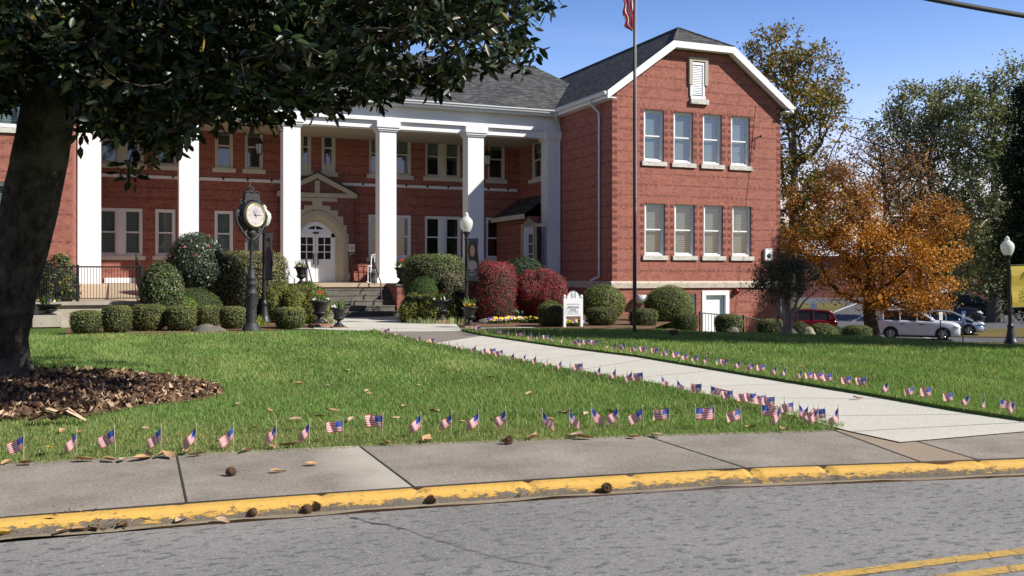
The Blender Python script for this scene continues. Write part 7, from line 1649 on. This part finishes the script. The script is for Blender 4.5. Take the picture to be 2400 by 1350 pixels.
# fallen leaves strip by the lot
def strip_leaves():
    r = np.random.default_rng(15); n = 5200; px = r.uniform(2040, 2420, n); d = 36+abs(r.normal(size=n))*6; x = (px-CX)/FPX*d; P_ = np.array([list(cw(a, b2, HT(a, b2)+.05)) for a, b2 in zip(x, d)]); V, F, C = leafquads(P_, unit(r.normal(size=(n, 3))*.3+np.array([0, 0, 1.])), .16, palette(n, [(.38, .16, .08), (.3, .12, .07), (.45, .26, .14), (.2, .1, .05)], r, .3), .7, r); npmesh('fallen_leaves', V, F, M['debris'], kind='stuff', col=C, label='reddish fallen leaves on the verge before the parking lot', cat='leaves')
strip_leaves()
def car(px, d, head, paint, label, kind='suv', L=4.65, W=1.82, H=1.68, yoff=0, pyb=None):
    x0 = (px-CX)/FPX*d; z0 = HT(x0, d)+.03 if pyb is None else CAM.z-(pyb-HY)/FPX*d
    b = cw(x0, d, z0); t = thing('parked_car', b, label, 'car', 'cars parked in the lot beyond the lawn', rz=head-TH)
    O0 = Vector((0, 0, 0)); hw = W/2
    # stations: x, sill z, belt z, half width   (front is +x)
    if kind == 'suv': st = [(-.5, .42, .95, .80), (-.492, .34, 1.05, .90), (-.45, .26, 1.12, .97), (-.3, .24, 1.10, 1), (0, .24, 1.07, 1), (.18, .24, 1.06, 1), (.3, .24, 1.03, .99), (.40, .25, .99, .96), (.465, .27, .91, .88), (.495, .30, .80, .78), (.5, .34, .6, .72)]; gh = [(-.485, 1.10, .95, .78), (-.43, 1.52, .80, .8), (-.37, 1.62, .76, .8), (-.12, 1.68, .77, .8), (.0, 1.64, .76, .8), (.20, 1.06, .90, .8)]
    else: st = [(-.5, .42, .82, .78), (-.48, .3, .92, .9), (-.42, .22, .95, .97), (-.2, .2, .93, 1), (0, .2, .92, 1), (.2, .2, .92, 1), (.32, .2, .86, .98), (.42, .21, .76, .92), (.48, .24, .62, .80), (.5, .3, .5, .66)]; gh = [(-.46, .96, .95, .8), (-.36, 1.36, .78, .8), (-.22, 1.50, .74, .8), (-.05, 1.53, .75, .8), (.08, 1.46, .74, .8), (.36, .88, .9, .8)]
    sH = H/(1.68 if kind == 'suv' else 1.53)
    rings = []; V = []; F = []
    for xs_, zs_, zb_2, wf in st:
        w = hw*wf; zs_ *= sH; zb_2 *= sH; m = (zs_+zb_2)/2
        rings.append([(xs_*L, -w*.93, zs_), (xs_*L, -w, zs_+.12), (xs_*L, -w, m), (xs_*L, -w*.985, zb_2-.1), (xs_*L, -w*.93, zb_2), (xs_*L, -w*.5, zb_2+.03), (xs_*L, w*.5, zb_2+.03), (xs_*L, w*.93, zb_2), (xs_*L, w*.985, zb_2-.1), (xs_*L, w, m), (xs_*L, w, zs_+.12), (xs_*L, w*.93, zs_)])
    n = 12; V = [p for r_ in rings for p in r_]; F = [(i*n+k, i*n+(k+1) % n, (i+1)*n+(k+1) % n, (i+1)*n+k) for i in range(len(rings)-1) for k in range(n)]
    mb = MB(); mb.add(V, F, 0, True); mb.add(rings[0], [tuple(range(n))]); mb.add(rings[-1], [tuple(reversed(range(n)))]); body = mb.build('body', M[paint], t, org=O0)
    R_ = .35*(H/1.6)**.5; wx = (-.31*L, .30*L)
    mb = MB()
    for xx in wx:
        for s in (-1, 1):
            pts = [(xx+(R_+.06)*math.cos(a), s*(hw+.004), R_+(R_+.06)*math.sin(a)) for a in np.linspace(-.3, PI+.3, 16)]; pts = [(p[0], p[1], max(p[2], .2)) for p in pts]; mb.poly([Vector(p) for p in pts])
    mb.build('wheel_arch', M['plastic_black'], body, org=O0)
    G = []
    for xs_, z, wf, _ in gh: G.append((xs_*L, z*sH, hw*wf))
    mb = MB(); gl = []; roofz = max(g_[1] for g_ in G)
    # glass volume: from belt up
    top = G[1:-1]; A_, B_ = G[0], G[-1]
    def bz(x): 
        return interp(x/L, [(s_[0], s_[2]*sH) for s_ in st])
    rg = []
    for (x, z, w) in G: rg.append([(x, -hw*.93, bz(x)+.005), (x, -w, z), (x, w, z), (x, hw*.93, bz(x)+.005)])
    # sample side panels
    for i in range(len(rg)-1):
        a, b2 = rg[i], rg[i+1]; mb.quad(a[0], b2[0], b2[1], a[1]); mb.quad(a[2], b2[2], b2[3], a[3])
        if i == 0 or i == len(rg)-2: mb.quad(a[1], b2[1], b2[2], a[2])
    glass = mb.build('windows', M['car_glass'], t, org=O0)
    mb = MB(); 
    for i in range(1, len(rg)-2):
        a, b2 = rg[i], rg[i+1]; mb.quad(Vector(a[1])+Z3*.012, Vector(b2[1])+Z3*.012, Vector(b2[2])+Z3*.012, Vector(a[2])+Z3*.012)
    for s in (1, 2):
        mb.tube([Vector(q[s])+Z3*.0 for q in rg[0:]], .045, 6)
    for xi in (-.44, -.425, -.41, -.40, -.20, .0):
        z = interp(xi, [(q[0], q[1]*sH) for q in gh]); w = interp(xi, [(q[0], q[2]) for q in gh])*hw
        for s in (-1, 1): mb.tube([(xi*L, s*hw*.935, bz(xi*L)), (xi*L-.03, s*(w+.005), z)], .035, 5)
    mb.build('roof', M[paint], t, org=O0)
    for xx in wx:
        for s in (-1, 1):
            mb = MB(); pr = [(R_*.55, -.11), (R_*.95, -.11), (R_, -.06), (R_, .06), (R_*.95, .11), (R_*.55, .11)]
            mb.lathe(pr, 22); mb.V = [(v[0]+xx, v[2]+s*(hw-.10), v[1]+R_) for v in mb.V]; wheel = mb.build('wheel', M['rubber'], t, org=O0)
            mb = MB(); mb.lathe([(R_*.62, .05), (R_*.58, .09), (R_*.5, .05), (.05, .07), (0, .09)], 20); 
            for k in range(7):
                an = 2*PI*k/7; mb.tube([(.05*math.cos(an), .05*math.sin(an), .09), (R_*.56*math.cos(an), R_*.56*math.sin(an), .09)], .028, 4)
            mb.V = [(v[0]+xx, s*v[2]+s*(hw-.06), v[1]+R_) for v in mb.V]; mb.build('rim', M['chrome'], wheel, org=O0)
    for s in (-1, 1):
        mb = MB(); zl_ = .72*sH; mb.prism([Vector((.503*L, s*hw*.46, zl_-.05)), Vector((.475*L, s*hw*.92, zl_-.02)), Vector((.41*L, s*hw*1.0, zl_+.12)), Vector((.485*L, s*hw*.66, zl_+.10))], (0.03, s*.02, .03)); mb.build('headlight', M['headlight'], t, org=O0)
        mb = MB(); mb.box(-.502*L, -.465*L, min(s*hw*.55, s*hw*.99), max(s*hw*.55, s*hw*.99), .82*sH, 1.0*sH); mb.build('taillight', M['taillight'], t, org=O0)
        mb = MB(); mb.lathe([(0, -.09), (.09, -.05), (.09, .05), (0, .09)], 8); mb.V = [(v[0]*.8+.17*L, s*(hw+.1)+v[2]*.9, v[1]+bz(.17*L)+.08) for v in mb.V]; mb.build('mirror', M[paint], t, org=O0)
    mb = MB(); mb.box(.462*L, .512*L, -hw*.42, hw*.42, .62*sH, .78*sH); mb.box(.47*L, .508*L, -hw*.6, hw*.6, .32*sH, .44*sH); mb.build('grille', M['plastic_black'], t, org=O0)
    mb = MB(); mb.box(-.35*L, .35*L, -hw*.95, hw*.95, .17, .25*sH); 
    for s in (-1, 1): mb.box(-.2*L, -.14*L, s*hw*1.0-.01, s*hw*1.0+.012, .86*sH, .90*sH); mb.box(.02*L, .08*L, s*hw-.01, s*hw+.012, .86*sH, .90*sH)
    mb.build('sill_trim', M['plastic_black'], t, org=O0)
car(2150, 58, -.42, 'car_white', 'white SUV parked facing right, nearest the lawn', H=1.78); car(2217, 62.5, -.42, 'car_silver', 'silver hatchback parked just behind the white SUV', 'hatch', L=4.4, H=1.52)
car(2218, 72, -.4, 'car_black', 'black SUV with its tail behind the silver hatchback', L=4.8, H=1.85); car(2290, 78, -.5, 'car_black', 'dark SUV farthest right under the trees', L=4.8, H=1.8); car(2255, 84, -.3, 'car_grey', 'dark grey car roof visible behind the black SUV', L=4.7, H=1.8)
car(1868, 60, -.30+PI, 'car_red', 'dark red SUV half hidden behind the small tree and wall corner', L=4.7, H=1.7)
# parking signs and post
def psign(px, d, ytop, ybot, w, mat, label, pole=True):
    x = (px-CX)/FPX*d; b = cw(x, d, HT(x, d)); K = d/FPX; z1 = CAM.z+(HY-ytop)*K; z0 = CAM.z+(HY-ybot)*K; t = thing('parking_sign', b, label, 'sign'); ex = cw(.95, .2)-cw(0, 0); ex.z = 0; ex.normalize(); out = Vector((ex.y, -ex.x, 0)); fr = (Vector((b.x, b.y, 0)), ex, out)
    mb = MB(); mb.tube([b, Vector((b.x, b.y, z1-.05))], .03, 6); mb.build('pole', M['iron'], t)
    mb = MB(); mb.box(-w*K/2, w*K/2, z0, z1, .035, .045, fr=fr); sgn = mb.build('sign_panel', M[mat], t)
    mb = MB(); 
    if mat == 'notice_white': mb.box(-w*K*.08, w*K*.08, z0+(z1-z0)*.2, z0+(z1-z0)*.8, .045, .048, fr=fr)
    else: mb.box(-w*K*.2, w*K*.2, z0+(z1-z0)*.35, z0+(z1-z0)*.7, .045, .048, fr=fr)
    mb.build('symbol', M['ink_grey'], sgn)
psign(2204, 46, 731, 750, 9, 'notice_white', 'small white parking sign on a thin post in front of the white SUV'); psign(2257, 46, 729, 753, 12, 'sign_blue', 'blue parking sign on a thin post in front of the silver hatchback')
x, d = gx(1906, 78); b = cw(x, d, HT(x, d)); t = thing('white_post', b, 'white post standing on the grass island behind the red SUV', 'post'); mb = MB(); mb.box(b.x-.3, b.x+.3, b.y-.05, b.y+.05, b.z, b.z+1.15); mb.lathe([(.16, 1.15), (.0, 1.5)], 4, b); mb.build('board', M['sign_white'], t)
x, d = gx(2211, 96); b = cw(x, d, HT(x, d)); t = thing('tall_sign', b, 'tall pale sign board beside the brick building across the lot', 'sign'); mb = MB(); mb.box(b.x-.5, b.x+.5, b.y-.1, b.y+.1, b.z, b.z+2.5); mb.build('board', M['gutter_metal'], t); mb = MB(); mb.box(b.x-.4, b.x+.4, b.y-.11, b.y-.1, b.z+1.5, b.z+2.0); mb.build('panel', M['ink_grey'], t)
# far brick buildings
def farbld(x0, x1, ytop, ybase, d, label, roof=None, mat='brick', wins=4):
    a, b_ = gx(x0, d), gx(x1, d); L_ = b_[0]-a[0]; K = d/FPX; z1 = CAM.z+(HY-ytop)*K; z0 = CAM.z+(HY-ybase)*K-1; o = cw(a[0], d, 0); t = thing('brick_building', (o.x, o.y, z0), label, 'building'); ex = (cw(1, 0)-cw(0, 0)); ex.z = 0; out = -fw_.copy(); out.z = 0; out.normalize(); fr = (Vector((o.x, o.y, 0)), ex.normalized(), out)
    mb = MB(); mb.box(0, L_, z0, z1, -10, 0, fr=fr); w = mb.build('wall', M['brick_red_plain'], t)
    if roof:
        mb = MB(); O, e, n_ = fr; R_ = lambda aa, bb, cc: O+e*aa+n_*cc+Z3*bb; h = (roof)*K
        mb.quad(R_(-.5, z1, .5), R_(L_+.5, z1, .5), R_(L_+.5, z1+h, -5), R_(-.5, z1+h, -5)); mb.quad(R_(-.5, z1, -10.5), R_(L_+.5, z1, -10.5), R_(L_+.5, z1+h, -5), R_(-.5, z1+h, -5)); mb.build('roof', M['gutter_metal'], t)
    for i in range(wins):
        mb = MB(); c = L_*(i+.5)/wins; mb.box(c-.6, c+.6, z0+(z1-z0)*.5, z0+(z1-z0)*.8, 0, .05, fr=fr); mb.build('window', M['car_glass'], t)
farbld(1880, 2140, 600, 690, 112, 'long brick building with a pale roof seen through the orange tree', 40)
farbld(2232, 2330, 652, 702, 104, 'brick building corner between the trees across the parking lot', None, wins=2)
# overhead wires
def wire(pts, r_, label):
    mb = MB(); P_ = [Vector(p) for p in pts]; a, b_ = P_; sag = (b_-a).length*.018; q = [a.lerp(b_, i/16)-Z3*sag*4*(i/16)*(1-i/16) for i in range(17)]; mb.tube(q, r_, 5); mb.build('overhead_wire', M['wire'], None, label, 'wire', 'overhead wires', org=a)
wire([onV(1776, 243, -.05), atD(2620, 330, 34)], .013, 'thin black wire running right from the gable wall towards the dark evergreen')
S1, S2 = onZ(1820, 943), onZ(2030, 931); n_ = (S2-S1).cross(Vector((1.21, -1.0, 1.23)))
ipl = lambda px, py: CAM+ray(px, py)*(n_.dot(S1-CAM)/n_.dot(ray(px, py)))
Wa, Wb = ipl(2325, -2), ipl(2400, 10); print('wire', wc(Wa.x, Wa.y), Wa.z, wc(Wb.x, Wb.y), Wb.z); wd = (Wb-Wa)
wire([Wa-wd*6, Wb+wd*8], .024, 'thick dark cable crossing the top right corner of the sky')
wire([atD(1990, 318, 60), atD(2160, 365, 56)], .03, 'faint wire crossing behind the trees right of the gable')
# ================================================================ LIGHT, SKY, CAMERA
sun_to = Vector((1.21, -1.0, 1.23)).normalized(); el = math.asin(sun_to.z); az = math.atan2(sun_to.x, sun_to.y)
sd = bpy.data.lights.new('sun', 'SUN'); sd.energy = 5.0; sd.angle = math.radians(.53); sd.color = (1.0, .955, .88); so = bpy.data.objects.new('sun', sd); COL.objects.link(so); so.rotation_euler = sun_to.to_track_quat('Z', 'Y').to_euler()
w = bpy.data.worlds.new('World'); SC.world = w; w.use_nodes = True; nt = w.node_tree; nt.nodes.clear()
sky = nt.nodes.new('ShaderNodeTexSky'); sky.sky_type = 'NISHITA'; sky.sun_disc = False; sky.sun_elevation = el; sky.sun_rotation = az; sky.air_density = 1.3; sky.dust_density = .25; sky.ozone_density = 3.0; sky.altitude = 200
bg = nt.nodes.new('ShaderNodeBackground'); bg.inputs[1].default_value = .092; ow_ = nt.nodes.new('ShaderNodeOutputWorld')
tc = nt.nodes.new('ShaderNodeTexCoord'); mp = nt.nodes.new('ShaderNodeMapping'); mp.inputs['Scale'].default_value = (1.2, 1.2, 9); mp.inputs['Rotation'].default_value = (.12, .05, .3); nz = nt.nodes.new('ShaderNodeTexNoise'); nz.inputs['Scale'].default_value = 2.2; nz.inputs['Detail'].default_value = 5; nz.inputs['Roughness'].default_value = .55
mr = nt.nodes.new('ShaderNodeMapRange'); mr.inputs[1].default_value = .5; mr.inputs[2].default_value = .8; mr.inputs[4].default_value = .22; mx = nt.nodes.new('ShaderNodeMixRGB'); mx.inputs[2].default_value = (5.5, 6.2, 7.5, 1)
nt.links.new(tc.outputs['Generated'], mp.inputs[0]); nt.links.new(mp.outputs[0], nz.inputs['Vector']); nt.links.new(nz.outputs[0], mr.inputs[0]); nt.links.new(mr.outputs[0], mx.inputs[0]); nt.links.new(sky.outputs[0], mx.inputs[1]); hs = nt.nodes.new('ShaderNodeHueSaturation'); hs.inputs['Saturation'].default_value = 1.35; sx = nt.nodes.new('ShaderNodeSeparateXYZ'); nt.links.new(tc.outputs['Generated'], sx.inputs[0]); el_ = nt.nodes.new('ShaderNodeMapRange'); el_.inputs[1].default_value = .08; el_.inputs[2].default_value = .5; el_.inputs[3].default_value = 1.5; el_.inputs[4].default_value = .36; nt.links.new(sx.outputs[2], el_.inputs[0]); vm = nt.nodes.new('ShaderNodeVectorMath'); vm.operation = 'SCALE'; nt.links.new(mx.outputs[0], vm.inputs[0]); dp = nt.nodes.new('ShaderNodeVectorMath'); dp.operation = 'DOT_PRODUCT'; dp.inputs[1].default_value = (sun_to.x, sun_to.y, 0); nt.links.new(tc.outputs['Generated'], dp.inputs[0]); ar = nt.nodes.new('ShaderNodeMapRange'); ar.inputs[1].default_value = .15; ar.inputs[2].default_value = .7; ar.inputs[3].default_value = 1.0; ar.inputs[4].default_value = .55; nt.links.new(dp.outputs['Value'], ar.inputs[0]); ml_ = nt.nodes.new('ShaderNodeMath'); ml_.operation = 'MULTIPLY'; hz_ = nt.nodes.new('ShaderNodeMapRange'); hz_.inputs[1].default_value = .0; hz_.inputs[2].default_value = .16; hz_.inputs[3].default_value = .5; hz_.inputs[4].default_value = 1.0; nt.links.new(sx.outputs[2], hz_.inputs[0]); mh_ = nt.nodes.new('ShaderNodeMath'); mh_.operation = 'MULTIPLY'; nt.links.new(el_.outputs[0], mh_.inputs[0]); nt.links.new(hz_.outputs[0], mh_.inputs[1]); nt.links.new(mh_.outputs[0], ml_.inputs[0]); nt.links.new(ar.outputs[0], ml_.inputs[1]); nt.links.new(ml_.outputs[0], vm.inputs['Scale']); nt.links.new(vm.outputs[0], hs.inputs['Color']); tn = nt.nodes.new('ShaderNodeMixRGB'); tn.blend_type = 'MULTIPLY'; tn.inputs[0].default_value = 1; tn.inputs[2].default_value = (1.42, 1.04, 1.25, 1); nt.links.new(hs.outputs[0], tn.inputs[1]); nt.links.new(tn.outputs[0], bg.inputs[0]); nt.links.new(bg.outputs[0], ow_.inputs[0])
cd = bpy.data.cameras.new('camera'); cd.sensor_width = 36; cd.lens = FPX/2400*36; cd.shift_y = -(675-HY)/2400; cd.clip_start = .1; cd.clip_end = 3000
co = bpy.data.objects.new('camera', cd); COL.objects.link(co); co.location = CAM; co.rotation_euler = (PI/2, 0, -TH); SC.camera = co
SC.view_settings.view_transform = 'Standard'; SC.view_settings.look = 'None'; SC.view_settings.gamma = 1; SC.view_settings.exposure = 0.55
SC.render.engine = 'CYCLES'; SC.cycles.max_bounces = 6; SC.cycles.diffuse_bounces = 2; SC.cycles.transparent_max_bounces = 12
